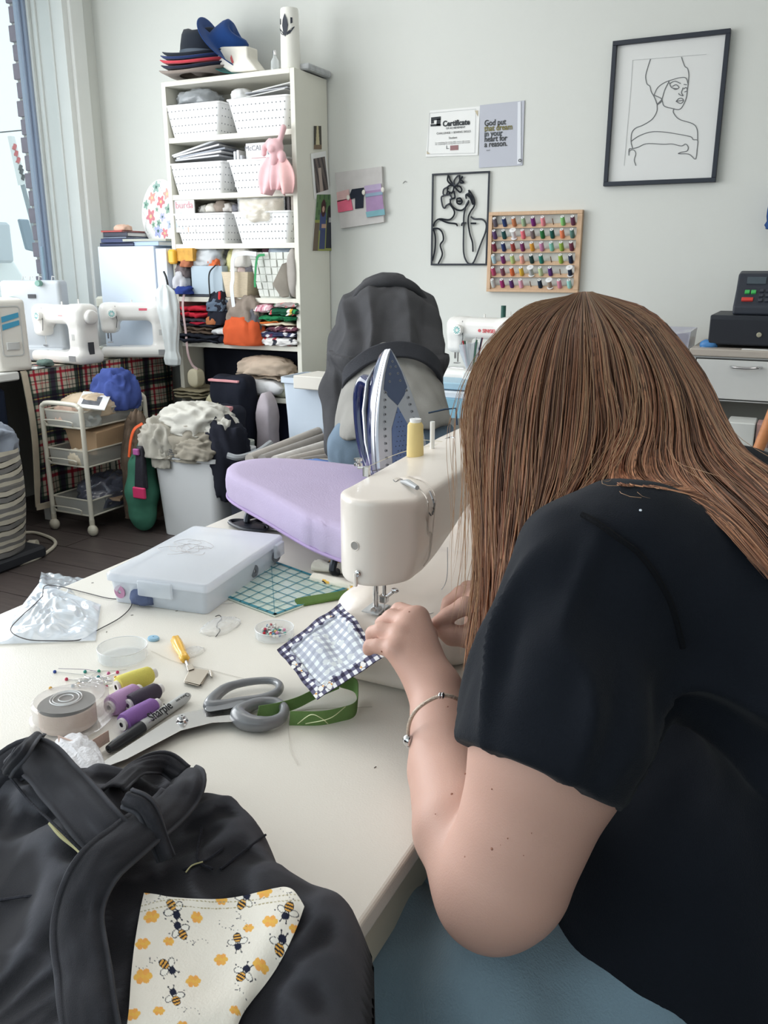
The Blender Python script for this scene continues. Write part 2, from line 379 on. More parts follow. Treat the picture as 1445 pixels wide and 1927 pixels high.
# window: white reveal, blue-grey metal frame, glass
blue=mat('blue_grey_frame',(156,168,190),rough=.45)
m=MB(); m.box(WL-.232,3.893,.9,WL+.0,3.95,2.82); struct(m,'trim_1',white,smooth=False)
for k_,x_ in enumerate((.085,.19)):
    m=MB(); m.box(WL-x_-.02,3.885-.003*k_,.9,WL-x_,3.8935,2.82); o=struct(m,'trim_%d'%(4+k_),white,smooth=False,mods=[('bevel',.003)])
m=MB(); m.box(WL-.02,3.93,0,WL+.022,4.03,2.95); struct(m,'trim_2',white,smooth=False,mods=[('bevel',.006)])
m=MB(); m.box(WL-.16,-1.5,.86,WL+.06,3.86,.9,r=.006); struct(m,'trim_3',white,smooth=False)
win=MB(); win.box(WL-.33,3.86,.9,WL-.25,3.95,2.82); win.box(WL-.30,3.845,.9,WL-.27,3.86,2.82); win.box(WL-.31,-1.5,.9,WL-.26,3.86,.97); win.box(WL-.31,-1.5,2.74,WL-.26,3.86,2.82)
wo=struct(win,'window_1',blue,smooth=False,mods=[('bevel',.004)])
m=MB(); m.box(WL-.249,3.875,.9,WL-.234,3.92,2.82); m.build('frame_strip',white,wo,smooth=False)
m=MB(); m.box(WL-.29,3.835,1.05,WL-.275,3.86,1.36,r=.005); m.build('window_stay',mat('pale_blue_plastic',(170,195,215),rough=.4),wo)
gl=mat('window_glass',(235,245,248),rough=.0,alpha=.12,spec=.4)
m=MB(); m.box(WL-.285,-1.5,.97,WL-.282,3.845,2.74); m.build('glass_pane',gl,wo,smooth=False)
# brick jamb outside, every brick its own piece
m=MB(); m.box(WL-.40,3.905,0,WL-.331,4.1,3.0); bj=struct(m,'wall_outside',mat('mortar',(196,190,186),rough=.95),smooth=False)
bkm=mat('brick',(128,112,128),rough=.9,var=.2,vscale=20,bump=.5,bscale=80)
mb=MB(); mb.box(0,0,0,.075,.11,.083); bme=None
for i in range(23):
    z=.72+i*.097
    if bme is None: o=mb.build('brick',bkm,bj,smooth=False,mods=[('bevel',.004)]); bme=o
    else: o=bme.copy(); C.objects.link(o)
    o.location=(WL-.408+(i%2)*.006,3.885+(i%2)*.008,z); o.rotation_euler=(0,0,R(random.uniform(-1.5,1.5)))
m=MB(); m.box(-30,-20,-.4,WL-.3,30,-.15); struct(m,'ground',mat('pavement',(205,203,198),rough=.9,var=.06,vscale=3),smooth=False)
# street: white van, sign, wire
vx=-8.6
def vq(px,py): p=ax(px,py,vx); return (p[1],p[2])
van=thing('van','white van parked in the street, seen through the window','vehicle',(vx,6.5,-.15))
wm=mat('van_white',(240,240,236),rough=.3,coat=.5)
y0=vq(-150,500)[0]; y1=vq(84,500)[0]; zt=vq(20,397)[1]
prof=[(y0,.25),(y0,zt-.15),(y0+.3,zt),(y1-1.15,zt),(y1-.75,zt-.08),(y1-.25,zt-.85),(y1+.35,zt-1.0),(y1+.5,.6),(y1+.45,.25)]
mb=MB(); mb.loft([[(vx,y,z) for y,z in prof],[(vx-1.8,y,z) for y,z in prof]]); mb.build('body',wm,van,world=True,mods=[('bevel',.06,3)])
dk=mat('van_glass',(120,138,152),rough=.1)
q=[vq(*c) for c in ((33,412),(52,413),(68,475),(48,470))]
mb=MB(); mb.loft([[(vx+.03,y,z) for y,z in q],[(vx-.02,y,z) for y,z in q]]); mb.build('side_window',dk,van,world=True,smooth=False,mods=[('bevel',.02,3)])
mb=MB(); p=ax(12,478,vx+.2); mb.box(vx,p[1]-.12,p[2]-.1,vx+.2,p[1]+.12,p[2]+.35,r=.05); mb.build('wing_mirror',mat('mirror_grey',(190,196,200),rough=.4),van,world=True)
for dy in (-3.2,-.2):
    mb=MB(); mb.cyl((vx+.03,y1+dy,.2),(vx-.2,y1+dy,.2),.36,24); mb.build('wheel',mat('tyre',(40,40,42),rough=.8),van,world=True)
    
sx=-11
a=ax(59,410,sx); b=ax(42,345,sx); t1=ax(21,270,sx)
sg=thing('street_sign','tall narrow white street sign with red marks outside the window','sign',(a[0],a[1],-.15))
mb=MB(); mb.tube([(sx,a[1]+.25,-.15),a,b],.035); mb.build('post',mat('post_grey',(140,150,155),rough=.5),sg,world=True)
wv=ax(48,345,sx)[1]-b[1]
mb=MB(); mb.loft([[(sx+.04,b[1]-wv*.8,b[2]-.03),(sx+.04,b[1]+wv*.7,b[2]),(sx+.04,t1[1]+wv*.7,t1[2]+.1),(sx+.04,t1[1]-wv*.3,t1[2]+.1)],[(sx-.04,b[1]-wv*.8,b[2]-.03),(sx-.04,b[1]+wv*.7,b[2]),(sx-.04,t1[1]+wv*.7,t1[2]+.1),(sx-.04,t1[1]-wv*.3,t1[2]+.1)]]); mb.build('sign_panel',white,sg,world=True,smooth=False)
rd=mat('sign_red',(200,80,80),rough=.5); bk=mat('black_plastic',(28,29,32),rough=.45)
mr=MB(); mk=MB()
for k,(u,l) in enumerate(((.88,.3),(.72,.22),(.55,.34),(.36,.3),(.27,.34),(.12,.26))):
    c=b+(t1-b)*u; c=np.array([sx+.045,c[1],c[2]])
    (mr if k<3 else mk).tube([c+np.array([0,-wv*l,-.02]),c+np.array([0,wv*l*.9,.05])],.03,5)
mr.build('lettering',rd,sg,world=True); mk.build('lettering',bk,sg,world=True)
mb=MB(); mb.tube([ax(-60,255,-14),ax(0,249,-14),ax(44,245,-14),ax(110,238,-14)],.012,5); o=mb.build('overhead_wire',bk); tag(o,'thin dark overhead wire crossing the sky outside','wire')

# ================================================================ BOOKCASE
SX0,SX1,SY0,SY1=-3.122,-2.325,3.8,4.11
cream=mat('bookcase_cream',(226,224,212),rough=.5,var=.02)
bc=thing('bookcase','tall white open bookcase crammed with baskets and fabric','bookcase',((SX0+SX1)/2,(SY0+SY1)/2,0))
T=.022
for x in (SX0,SX1-T-.004):
    m=MB(); m.box(x,SY0,0,x+T+.004,SY1,2.15); m.build('side_panel',cream,bc,world=True,smooth=False,mods=[('bevel',.002)])
m=MB(); m.box(SX0+T,SY1-.01,.05,SX1-T,SY1-.002,2.15); m.build('back_panel',cream,bc,world=True,smooth=False)
SH=[.06,.575,.85,1.09,1.362,1.609,1.886]
sm=None
for z in SH:
    m=MB(); m.box(SX0+T,SY0+.002,z-.026,SX1-T-.004,SY1-.01,z); m.build('shelf',cream,bc,world=True,smooth=False,mods=[('bevel',.002)])
m=MB(); m.box(SX0+T,SY0,2.128,SX1-T-.004,SY1,2.152); m.build('top_board',cream,bc,world=True,smooth=False,mods=[('bevel',.002)])
# plastic wrapped flat thing lying over the top right corner
m=MB(); m.box(SX1-.1,SY0+.09,2.156,SX1+.03,SY1+.0,2.185,r=.01); o=m.build('foil_sheet',mat('grey_film',(176,178,180),rough=.25,var=.2,vscale=30)); tag(o,'flat grey plastic-wrapped pack on top right corner of bookcase','packet')
# ---- perforated baskets
bw=mat('basket_white',(238,238,238),rough=.45); hole=mat('hole_shadow',(120,124,130),rough=.9)
def basket(label):
    t=thing('storage_basket',label,'basket',(0,0,0),0,'white perforated baskets on the bookcase')
    W,Dp,H=.175,.125,.145; m=MB(); inset=.032
    def ringf(k,z): 
        s=inset*(1-z/H); return [(x,y,z) for x,y in rrect(-W+s+k,-Dp+s*.6+k,W-s-k,Dp-s*.6-k,.02,3)]
    m.loft([ringf(0,0),ringf(0,H),ringf(-.006,H),ringf(-.006,H+.008),ringf(.003,H+.008),ringf(.003,.004)],caps=True); m.build('body',bw,t,angle=60)
    h=MB()
    for r_ in range(4):
        z=.022+r_*.034
        for c in range(14):
            s=inset*(1-z/H); x=-W+s+.018+c*(2*(W-s)-.036)/13+(.0 if r_%2 else .004)
            y=-Dp+s*.6-.0008; h.cyl((x,y,z),(x,y-.0006,z),.0032,6)
        for c in range(8):
            s=inset*(1-z/H); y=-Dp+s*.6+.025+c*.026; x=W-s+.0008; h.cyl((x,y,z),(x+.0006,y,z),.0032,6)
    o=h.build('perforations',hole,t,smooth=False); o['kind']='stuff'
    return t
bp=[(-2.94,SH[6],-1),(-2.545,SH[6],1.5),(-2.935,SH[5],-.5),(-2.56,SH[5],1),(-2.93,SH[4],0),(-2.545,SH[4],0)]
lbs=['white perforated basket, left on the top bookcase shelf','white perforated basket full of papers, right on the top bookcase shelf','white basket holding magazines, left on second bookcase shelf','white basket behind the pink bunny cloth','white basket holding the sewing pattern envelope, third shelf left','white basket holding a cream fabric pack, third shelf right']
b0=basket(lbs[0]); b0.location=(bp[0][0],SY0+.128,bp[0][1])
for i in range(1,6): dup(b0,(bp[i][0],SY0+.128,bp[i][1]),bp[i][2],lbs[i])
paper=mat('paper_white',(236,236,234),rough=.7,var=.03); pg=mat('paper_grey',(190,192,198),rough=.7)
def quad(p,th=.002): # slab from 4 corners
    P=[Vector([float(a) for a in q]) for q in p]; n=(P[1]-P[0]).cross(P[3]-P[0]).normalized()*th; m=MB(); m.loft([[tuple(q) for q in P],[tuple(q-n) for q in P]]); return m
# papers in top right basket
random.seed(3)
for i,(dz,tilt,mm) in enumerate(((.0,6,paper),(.012,3,pg),(.022,8,paper))):
    m=MB(); m.M=place((-2.53+i*.01,SY0+.14,SH[6]+.172+dz),ry=-tilt,rz=2+i*2); m.box(-.15+.03*i,-.1,0,.12,.1,.006,r=.003)
    o=m.build('paper_bundle',mm); tag(o,['white paper bundle at the bottom of the pile in top right basket','grey paper bundle in the middle of top right basket','tilted white paper bundle on the pile in top right basket'][i],'papers','papers in the top basket')
heap('lace_bundle',(-2.69,SY0+.1,SH[6]+.165),(.05,.05,.035),cloth('lace_white',(225,225,225)),seed=2,n=36); tag(bpy.data.objects['lace_bundle'],'small white lace bundle at left of the papers in top right basket','lace')
heap('plastic_bag',(-2.97,SY0+.12,SH[6]+.165),(.11,.08,.05),film('clear_bag',(200,205,210),.55),seed=5,n=40); tag(bpy.data.objects['plastic_bag'],'crumpled clear plastic bag in the top left basket','bag')
heap('tissue_paper',(-2.93,SY0+.2,2.0),(.16,.06,.05),cloth('tissue_beige',(205,196,190)),seed=7,n=40,flat=.2); tag(bpy.data.objects['tissue_paper'],'beige tissue bundle stuffed above the top left basket','fabric')
# magazines second shelf left
for i,(c,dx,dz,ti) in enumerate((((200,202,208),0,0,2),((232,232,234),.01,.014,4),((150,155,165),.03,.024,6),((225,225,228),-.01,.035,9),((214,216,220),-.02,.05,13))):
    m=MB(); m.M=place((-2.93+dx,SY0+.12,SH[5]+.172+dz),ry=-ti,rz=i*1.5-2); m.box(-.15,-.1,0,.14,.1,.009,r=.002)
    o=m.build('magazine',mat('mag%d'%i,c,rough=.4)); tag(o,['lowest grey magazine in the basket on the second shelf','white magazine second from bottom on the second shelf','darker blue-grey magazine in the middle of the second shelf pile','pale magazine second from the top of the second shelf pile','topmost tilted magazine on the second shelf pile'][i],'magazine','magazines on the second shelf')
# pattern envelope (second shelf right)
def card(name,label,cat,c0,c1,z0,z1,y,col,m_,th=.006,tilt=0,nu=60,nv=60):
    t=thing(name,label,cat,((c0+c1)/2,y,z0)); mb=MB(); mb.box(c0,y,z0,c1,y+th,z1); mb.build('sheet',paper,t,world=True,smooth=False)
    printed('front_print',m_,lambda u,v:(c0+(c1-c0)*u,y-.0012,z0+(z1-z0)*v),col,nu,nv,t); return t
PR=mat('printed_paper',(255,255,255),rough=.6,attr=True)
def mccol(u,v):
    c=np.tile([240.,240,242],(len(u),1)); c=paint(c,(u>.2)&(u<.72)&(v>.28)&(v<.52),(196,62,72)); c=paint(c,((u-.46)**2/.6+(v-.42)**2)<.004,(240,220,210)); c=paint(c,(abs(u-.46)<.05)&(v<.26)&(v>.05),(180,120,110))
    c=paint(c,(u>.78)&(v>.6)&(v<.9),(150,152,160)); c=paint(c,((u-.82)**2+(v-.35)**2)<.006,(140,140,150)); return c
t=card('sewing_pattern_envelope','white sewing pattern envelope with red picture, beside pink bunny','envelope',-2.665,-2.50,SH[5]+.09,SH[5]+.235,SY0+.07,mccol,PR)
def txt(s,size,M,m_,root,**k):
    o=text(s,size,Matrix.Translation(-root.location)@M,m_,root,**k); return o
txt("McCALL'S",.034,place((-2.6,SY0+.068,SH[5]+.2),rx=90),mat('ink_grey',(150,150,158)),t)
# tall white thing beside it
for i,(x,c,h) in enumerate(((-2.73,(214,216,220),.23),(-2.71,(238,238,238),.235),(-2.69,(200,203,208),.21))):
    m=MB(); m.box(x,SY0+.05,SH[5]+.03,x+.014,SY0+.2,SH[5]+h-.03,r=.003); o=m.build('paper_folder',mat('fold%d'%i,c)); tag(o,['grey folder, leftmost in the basket beside the red pattern envelope','white folder standing in the basket beside the red pattern envelope','darker grey folder next to the red pattern envelope'][i],'folder','folders in the second shelf basket')
# third shelf: burda envelope, bits, cream fabric pack
def bucol(u,v):
    c=np.tile([238.,240,242],(len(u),1)); c=paint(c,(abs(u-.42+.1*v)<.05)&(v<.6)&(v>.1),(190,200,215)); c=paint(c,(u<.35)&(v<.55)&(v>.15)&(np.sin(u*60)>.2),(190,212,228)); c=paint(c,(abs(u-.66)<.03)&(v<.55),(208,170,150)); return c
t=card('pattern_envelope','white sewing pattern envelope with pink heading, third bookcase shelf','envelope',-3.105,-2.965,SH[4]+.06,SH[4]+.226,SY0+.012,bucol,PR)
txt('burda',.05,place((-3.03,SY0+.009,SH[4]+.18),rx=90),mat('ink_pink',(226,150,160)),t)
for i,(x,s,c,z,l,n_) in enumerate(((-2.90,.035,(226,222,214),.03,'cream thread cone lying in third shelf basket','thread_cone'),(-2.84,.045,(150,138,128),.05,'crumpled brown fabric scrap in the third shelf basket','fabric_scrap'),(-2.79,.035,(205,200,196),.03,'beige fabric scrap in the third shelf basket','fabric_scrap'),(-2.74,.03,(120,120,128),.02,'dark grey fabric scrap in the third shelf basket','fabric_scrap'),(-2.95,.03,(230,228,224),.03,'white thread cone behind the pattern envelope','thread_cone'))):
    o=heap(n_,(x,SY0+.1,SH[4]+.16),(s,.05,s*.9),cloth('sc%d'%i,c),seed=i+11,n=30); tag(o,l,'fabric' if 'scrap' in l else 'thread')
m=MB(); m.box(-3.09,SY1-.03,SH[4]+.1,-2.36,SY1-.012,SH[4]+.225); o=m.build('dark_board',mat('board_dark',(70,72,82),rough=.7)); tag(o,'dark panel standing at the back of third shelf','panel')
def packpos(u,v):
    x=-2.70+.27*u; z=SH[4]+.09+.125*v; return (x,SY0+.04-.05*math.sin(math.pi*u)**.6*math.sin(math.pi*min(1,v*1.0+.02))**.5+.006*pn(x*25,1,z*25),z)
m=MB(); m.grid(packpos,40,26); pk=thing('fabric_pack','cream fabric packed in clear plastic, third shelf right','packet',(-2.56,SY0+.05,SH[4]+.05)); m.build('cream_fabric',cloth('fabric_cream',(222,212,190)),pk,world=True,angle=180)
m=MB(); m.grid(lambda u,v:tuple(np.array(packpos(u*1.06-.03,min(1,v)*1.0))+np.array([0,-.005+.006*pn(u*9,v*9,3),.012*v*v])),40,26); m.build('plastic_wrap',film('clear_wrap',(240,240,240),.72,.08),pk,world=True,angle=180)
for i,x in enumerate((-2.41,-2.385)):
    m=MB(); m.box(x-.01,SY0+.05,SH[4]+.06,x+.006,SY0+.2,SH[4]+.24); o=m.build('magazine',mat('magd%d'%i,((96,90,92),(168,158,148))[i],var=.3,vscale=30)); tag(o,['dark magazine standing right of the cream pack','pale brown magazine against the right panel on third shelf'][i],'magazine')
# pink bunny comforter hanging from shelf edge
pinkm=cloth('pink_plush',(234,190,194),sheen=.4); pink2=cloth('pink_pale',(238,190,188),sheen=.4)
bx=-2.415; bz=1.80
bn=thing('bunny_comforter','pink bunny comforter cloth hanging at the right bookcase post','toy',(bx,SY0-.04,bz))
s=SDF((bx-.13,SY0-.12,1.55),(bx+.12,SY0+.03,1.93),.004)
s.ell((bx,SY0-.045,1.80),(.042,.034,.042)).ell((bx-.006,SY0-.078,1.79),(.02,.012,.016),k=.01)
s.cap((bx+.028,SY0-.045,1.83),(bx+.045,SY0-.04,1.885),.013,.016,k=.01); s.cap((bx-.03,SY0-.045,1.83),(bx-.062,SY0-.05,1.80),.014,.013,k=.01); s.cap((bx-.062,SY0-.05,1.80),(bx-.065,SY0-.05,1.775),.013,.014,k=.01)
s.ell((bx+.04,SY0-.05,1.755),(.02,.02,.028)); s.cap((bx,SY0-.045,1.78),(bx-.01,SY0-.045,1.74),.024,.024)
s.obj('head',pinkm,bn)
def leaf(ox,w,h,rot,ph):
    def f(u,v):
        th=v; wid=w*math.sin(math.pi*min(1,(.12+.88*th)*.86))**.9; x=(u-.5)*2*wid; z=-h*th; y=-.03*math.sin(math.pi*u)*th-.02*math.cos(u*9+ph)*th*.6
        c,s_=math.cos(R(rot)),math.sin(R(rot)); return (bx+ox+x*c-z*s_,SY0-.045+y,1.755+x*s_+z*c)
    m=MB(); m.grid(f,26,24); return m
leaf(-.03,.052,.17,-10,0).build('cloth_flap',pinkm,bn,world=True,angle=180,mods=[('solid',.006)]); leaf(.03,.055,.175,12,2).build('cloth_flap',pink2,bn,world=True,angle=180,mods=[('solid',.006)]); leaf(0,.045,.15,0,4).build('cloth_flap',pinkm,bn,world=True,angle=180,mods=[('solid',.006)])
# ---- hats on top
Z=2.152
def hat(name,label,c,M,brim,crown,ch,curl=.012,band=None,cm=None,flatc=0,oval=1.18):
    t=thing(name,label,'hat',M.translation); MM=Matrix.Translation(-M.translation)@M
    n=48; pr=[(crown*.98,.0),(brim*.75,-.004),(brim*.93,.002),(brim,curl),(brim-.003,curl+.003),(brim*.92,.006),(brim*.75,0),(crown*1.0,.006),(crown*.97,ch*.4),(crown*.90,ch*.8),(crown*.8,ch*.97),(crown*.6,ch),(crown*.3,ch-.022),(.001,ch-.03)]
    m=MB(); rings=[[tuple(MM@Vector((r*math.cos(2*math.pi*k/n)*oval,r*math.sin(2*math.pi*k/n),z+ (.018*math.cos(4*math.pi*k/n) if (r>brim*.9) else 0)-(.02*abs(math.sin(2*math.pi*k/n))**2 if z>ch*.7 else 0)))) for k in range(n)] for r,z in pr]
    m.loft(rings,caps=False); m.build('felt_body',cm,t,angle=180)
    if band:
        m=MB(); rings=[[tuple(MM@Vector((r*math.cos(2*math.pi*k/n)*oval,r*math.sin(2*math.pi*k/n),z))) for k in range(n)] for r,z in ((crown*1.005,.008),(crown*1.025,.009),(crown*1.005,.03),(crown*.98,.031))]; m.loft(rings,caps=False); m.build('hat_band',band,t,angle=60)
    return t
def felt(n,c): return cloth(n,c,sheen=.15)
hx=-2.99
hat('brimmed_hat','grey hat with beige brim at the bottom of the hat stack',0,place((hx+.05,SY0+.1,Z+.028),rz=0,ry=1),.19,.1,.03,cm=felt('felt_taupe',(150,138,130)))
hat('brimmed_hat','navy hat second from bottom of the hat stack',0,place((hx+.05,SY0+.1,Z+.05),ry=2),.18,.1,.03,cm=felt('felt_dark',(42,46,66)))
hat('brimmed_hat','red hat brim in the middle of the hat stack',0,place((hx+.05,SY0+.1,Z+.072),ry=3),.184,.1,.03,cm=felt('felt_red',(205,72,84)))
hat('brimmed_hat','dark blue hat under the black hat with band',0,place((hx+.05,SY0+.1,Z+.092),ry=3),.18,.1,.03,cm=felt('felt_navy',(40,56,100)))
hat('fedora_hat','black fedora with grey band on top of the hat stack',0,place((hx+.055,SY0+.1,Z+.108),ry=3),.175,.096,.14,cm=felt('felt_black',(36,42,52)),band=mat('band_grey',(84,96,110),rough=.5))
hat('fedora_hat','blue fedora tilted upright against the hat stack',0,place((-2.80,SY0+.1,Z+.14),ry=50,rx=-8),.165,.09,.12,cm=felt('felt_blue',(34,68,128)),curl=.004,oval=1.05)
hat('brimmed_hat','green hat brim under the white paper cap',0,place((-2.74,SY0+.1,Z+.03),ry=20),.11,.07,.06,cm=felt('felt_green',(30,96,92)),curl=.004)
# white side cap
cp=thing('folded_hat','white folded cap with small red mark beside blue hat','hat',(-2.68,SY0+.05,Z)); 
mb=MB(); pl=[(-2.79,Z+.135),(-2.60,Z+.12),(-2.60,Z+.07),(-2.545,Z+.008),(-2.70,Z+.01),(-2.765,Z+.05)]
mb.loft([[(x,SY0+.02,z) for x,z in pl],[(x+.01,SY0+.10,z) for x,z in pl]]); mb.build('cap_body',cloth('cap_white',(232,228,218)),cp,world=True,smooth=False,mods=[('bevel',.008,3)])
mb=MB(); mb.add([(-2.70,SY0+.018,Z+.075),(-2.69,SY0+.018,Z+.05),(-2.68,SY0+.018,Z+.055),(-2.693,SY0+.018,Z+.09)],[(0,1,2,3)]); mb.build('red_mark',mat('mark_red',(200,90,90)),cp,world=True)
# glass bottle & vase
bt=thing('glass_bottle','small clear glass bottle with silver cap left of vase','bottle',(-2.475,SY0+.07,Z))
m=MB(); m.lathe([(.001,0),(.02,0),(.022,.01),(.02,.05),(.009,.068),(.008,.078)],20); m.build('bottle_body',film('bottle_glass',(225,230,232),.6,.05),bt)
m=MB(); m.lathe([(.001,.098),(.008,.098),(.010,.09),(.010,.076),(.001,.076)],16); m.build('cap',mat('chrome',(210,210,212),rough=.15,metal=1),bt)
vs=thing('vase','tall white cylindrical vase with dark leaf motif on bookcase','vase',(-2.392,SY0+.08,Z))
m=MB(); m.lathe([(.001,0),(.046,0),(.048,.006),(.046,.12),(.043,.262),(.041,.268),(.038,.262),(.04,.02),(.001,.01)],36); m.build('vase_body',mat('ceramic_white',(238,236,228),rough=.3),vs,angle=60)
dkb=mat('motif_black',(46,50,62),rough=.5)
def motif(pts,mm,parent):
    # points in (angle deg, z)
    m=MB(); n=len(pts); vv=[]
    for a,z in pts: r=.0455-(z/.262)*.0028+.0040; vv.append((r*math.sin(R(a)),-r*math.cos(R(a)),z))
    m.add(vv,[tuple(range(n))]); m.build('leaf_motif',mm,parent,smooth=False)
A0=-28+30
motif([(A0-20,.19),(A0-15,.215),(A0,.24),(A0+15,.215),(A0+20,.19),(A0+12,.158),(A0,.14),(A0-12,.158)],dkb,vs)
for sgn in (-1,1):
    motif([(A0+sgn*8,.146),(A0+sgn*30,.155),(A0+sgn*56,.18),(A0+sgn*58,.186),(A0+sgn*34,.174),(A0+sgn*14,.160)][::sgn],dkb,vs)
    motif([(A0+sgn*34,.195),(A0+sgn*46,.2),(A0+sgn*46,.222),(A0+sgn*34,.222)][::sgn],dkb,vs)
# ---- fourth shelf (z 1.09-1.34)
z=SH[3]; 
def sbox(name,label,cat,x0,x1,y0,y1,z0,z1,mm,taper=0,open_=True,th=.006,rz=0,tilt=0):
    t=thing(name,label,cat,((x0+x1)/2,(y0+y1)/2,z0)); hx_,hy_,h=(x1-x0)/2,(y1-y0)/2,z1-z0
    rg=lambda k,zz:[(a,b,zz) for a,b in rrect(-hx_+taper*(1-zz/h)+k,-hy_+taper*(1-zz/h)*.5+k,hx_-taper*(1-zz/h)-k,hy_-taper*(1-zz/h)*.5-k,.006,2)]
    m=MB(); m.loft([rg(0,0),rg(0,h),rg(th,h),rg(th,.01)] if open_ else [rg(0,0),rg(0,h)]); m.build('box_body',mm,t,angle=35); t.rotation_euler=(0,R(tilt),R(rz)); return t
t=sbox('storage_box','light blue-grey plastic box on the fourth bookcase shelf','box',-3.005,-2.80,SY0+.0,SY0+.2,z+.015,z+.16,mat('box_blue_grey',(176,192,204),rough=.5))
m=MB(); m.box(-3.08,SY0+.0,z,-2.80,SY0+.2,z+.013,r=.004); o=m.build('dark_folder',mat('folder_dark',(62,66,76),rough=.6)); tag(o,'flat dark folder under the blue-grey box','folder')
t=sbox('wooden_crate','small pale wooden crate with cut handle, fourth shelf','crate',-2.80,-2.63,SY0-.01,SY0+.15,z+.002,z+.13,mat('pale_wood',(212,196,170),rough=.6,var=.12,vscale=20,stretch=(2,2,14)),taper=.018)
m=MB(); m.M=Matrix.Identity(4); m.cyl((-.028,-.0735,.088),(.028,-.0735,.088),.001,6); 
m=MB(); m.loft([[(x,-.0755,z_) for x,z_ in rrect(-.03,.078,.03,.1,.01,4)],[(x,-.074,z_) for x,z_ in rrect(-.03,.078,.03,.1,.01,4)]]); m.build('handle_slot',mat('slot_dark',(70,66,62)),t,smooth=False)
for i,(x,c) in enumerate(((-2.75,(228,224,214)),(-2.70,(206,186,180)),(-2.66,(120,118,124)))):
    o=heap('fabric_scrap',(x,SY0+.07,z+.125),(.03,.04,.03),cloth('cs%d'%i,c),seed=20+i,n=28); tag(o,['cream scrap at the left in the wooden crate','pinkish scrap in the middle of the wooden crate','dark grey scrap at the right in the wooden crate'][i],'fabric')
# woven white basket: strips as pieces
wb=thing('woven_basket','white woven strip basket on the right of fourth shelf','basket',(-2.49,SY0+.1,z))
wvm=mat('woven_white',(222,224,218),rough=.6,var=.06,vscale=30)
m=MB(); m.loft([[(a,b,0) for a,b in rrect(-.095,-.075,.095,.085,.01)],[(a,b,.225) for a,b in rrect(-.135,-.1,.115,.1,.01)],[(a,b,.225) for a,b in rrect(-.13,-.095,.11,.095,.01)],[(a,b,.01) for a,b in rrect(-.09,-.07,.09,.08,.01)]]); m.build('inner_body',mat('woven_core',(188,190,184),rough=.7),wb)
for i in range(6):
    for j in range(6):
        fx0=-1+i/3+.02; fx1=-1+(i+1)/3-.02; z0=.008+j*.037; z1=z0+.034
        def P(fx,zz):
            k=zz/.225; xl=-.095-.04*k; xr=.095+.02*k; return (xl+(xr-xl)*(fx+1)/2, -.0755-.025*k-(.006 if (i+j)%2 else .002), zz)
        m=MB(); m.loft([[P(fx0,z0),P(fx1,z0),P(fx1,z1),P(fx0,z1)],[tuple(np.array(P(a,b))+np.array([0,.006,0])) for a,b in ((fx0,z0),(fx1,z0),(fx1,z1),(fx0,z1))]]); m.build('woven_strip',wvm,wb,smooth=False,mods=[('bevel',.002)])
gr=cloth('taupe_fabric',(168,160,150))
o=slab('folded_cloth',-2.40,SY0-.012,z+.0,-2.345,SY0+.2,z+.255,cloth('linen_grey',(176,170,164)),seed=4,amp=.004,layers=1); tag(o,'grey-beige folded cloth standing at right end of fourth shelf','fabric')
m=MB(); m.loft([[(-2.47,SY0-.035,z+.07),(-2.41,SY0-.03,z+.17),(-2.40,SY0-.01,z+.175),(-2.395,SY0-.012,z+.01),(-2.42,SY0-.03,z+.005)],[(-2.44,SY0-.005,z+.07),(-2.40,SY0+.0,z+.17),(-2.39,SY0+.0,z+.175),(-2.388,SY0+.0,z+.01),(-2.41,SY0,z+.005)]]); o=m.build('fabric_fold',gr,mods=[('bevel',.004)]); tag(o,'brown-grey fabric corner poking out beside the woven basket','fabric')
for lb,nm,c,pt,sz,sd in (('crumpled grey plastic bag above the blue-grey box','plastic_bag',(176,180,186),(-2.92,SY0+.08,z+.16),(.10,.07,.075),31),('orange and dark pouch on the blue-grey box','pouch',(214,112,70),(-2.87,SY0+.04,z+.158),(.035,.035,.03),32),('white and dark printed scrap at far left of fourth shelf','fabric_scrap',(206,206,212),(-3.07,SY0+.0,z+.045),(.04,.04,.06),33),('royal blue scrap under the grey box at far left','fabric_scrap',(52,70,140),(-3.045,SY0-.01,z+.015),(.05,.04,.03),34),('rust patterned scrap beside the yellow tape','fabric_scrap',(176,112,84),(-3.03,SY0+.02,z+.155),(.04,.04,.035),35),('yellow-green packet behind the wooden crate','packet',(208,204,150),(-2.77,SY0+.1,z+.1),(.05,.05,.11),36),('cream handbag strap bundle above the wooden crate','bag',(216,212,206),(-2.70,SY0+.08,z+.155),(.065,.06,.075),37),('blue and green printed packet inside the woven basket','packet',(188,200,214),(-2.47,SY0+.1,z+.2),(.07,.06,.05),38),('dark pink packet at the back of the woven basket','packet',(120,86,100),(-2.57,SY0+.12,z+.19),(.04,.04,.06),39),('grey tin at far left of fourth shelf','fabric_scrap',(120,110,112),(-3.065,SY0+.02,z+.1),(.04,.04,.05),40)):
    o=heap(nm,pt,sz,film('bagf',(195,200,205),.35,.25) if 'plastic bag' in lb else cloth('h%d'%sd,c),seed=sd,n=36); tag(o,lb.replace('grey tin','dark grey cloth bundle'),'bag' if 'bag' in nm else ('packet' if nm=='packet' else 'fabric'))
# yellow tape measure case
yt=thing('tape_case','yellow tape case and box hanging over the fourth shelf edge','box',(-3.09,SY0-.01,z+.2))
m=MB(); m.box(-3.125,SY0-.04,z+.17,-3.075,SY0-.005,z+.245,r=.015); m.build('case',mat('yellow_plastic',(240,184,60),rough=.4),yt,world=True)
m=MB(); m.box(-3.075,SY0-.02,z+.185,-2.97,SY0+.06,z+.25); m.build('carton',mat('ochre_card',(214,160,70),rough=.7,var=.2,vscale=40),yt,world=True,smooth=False)
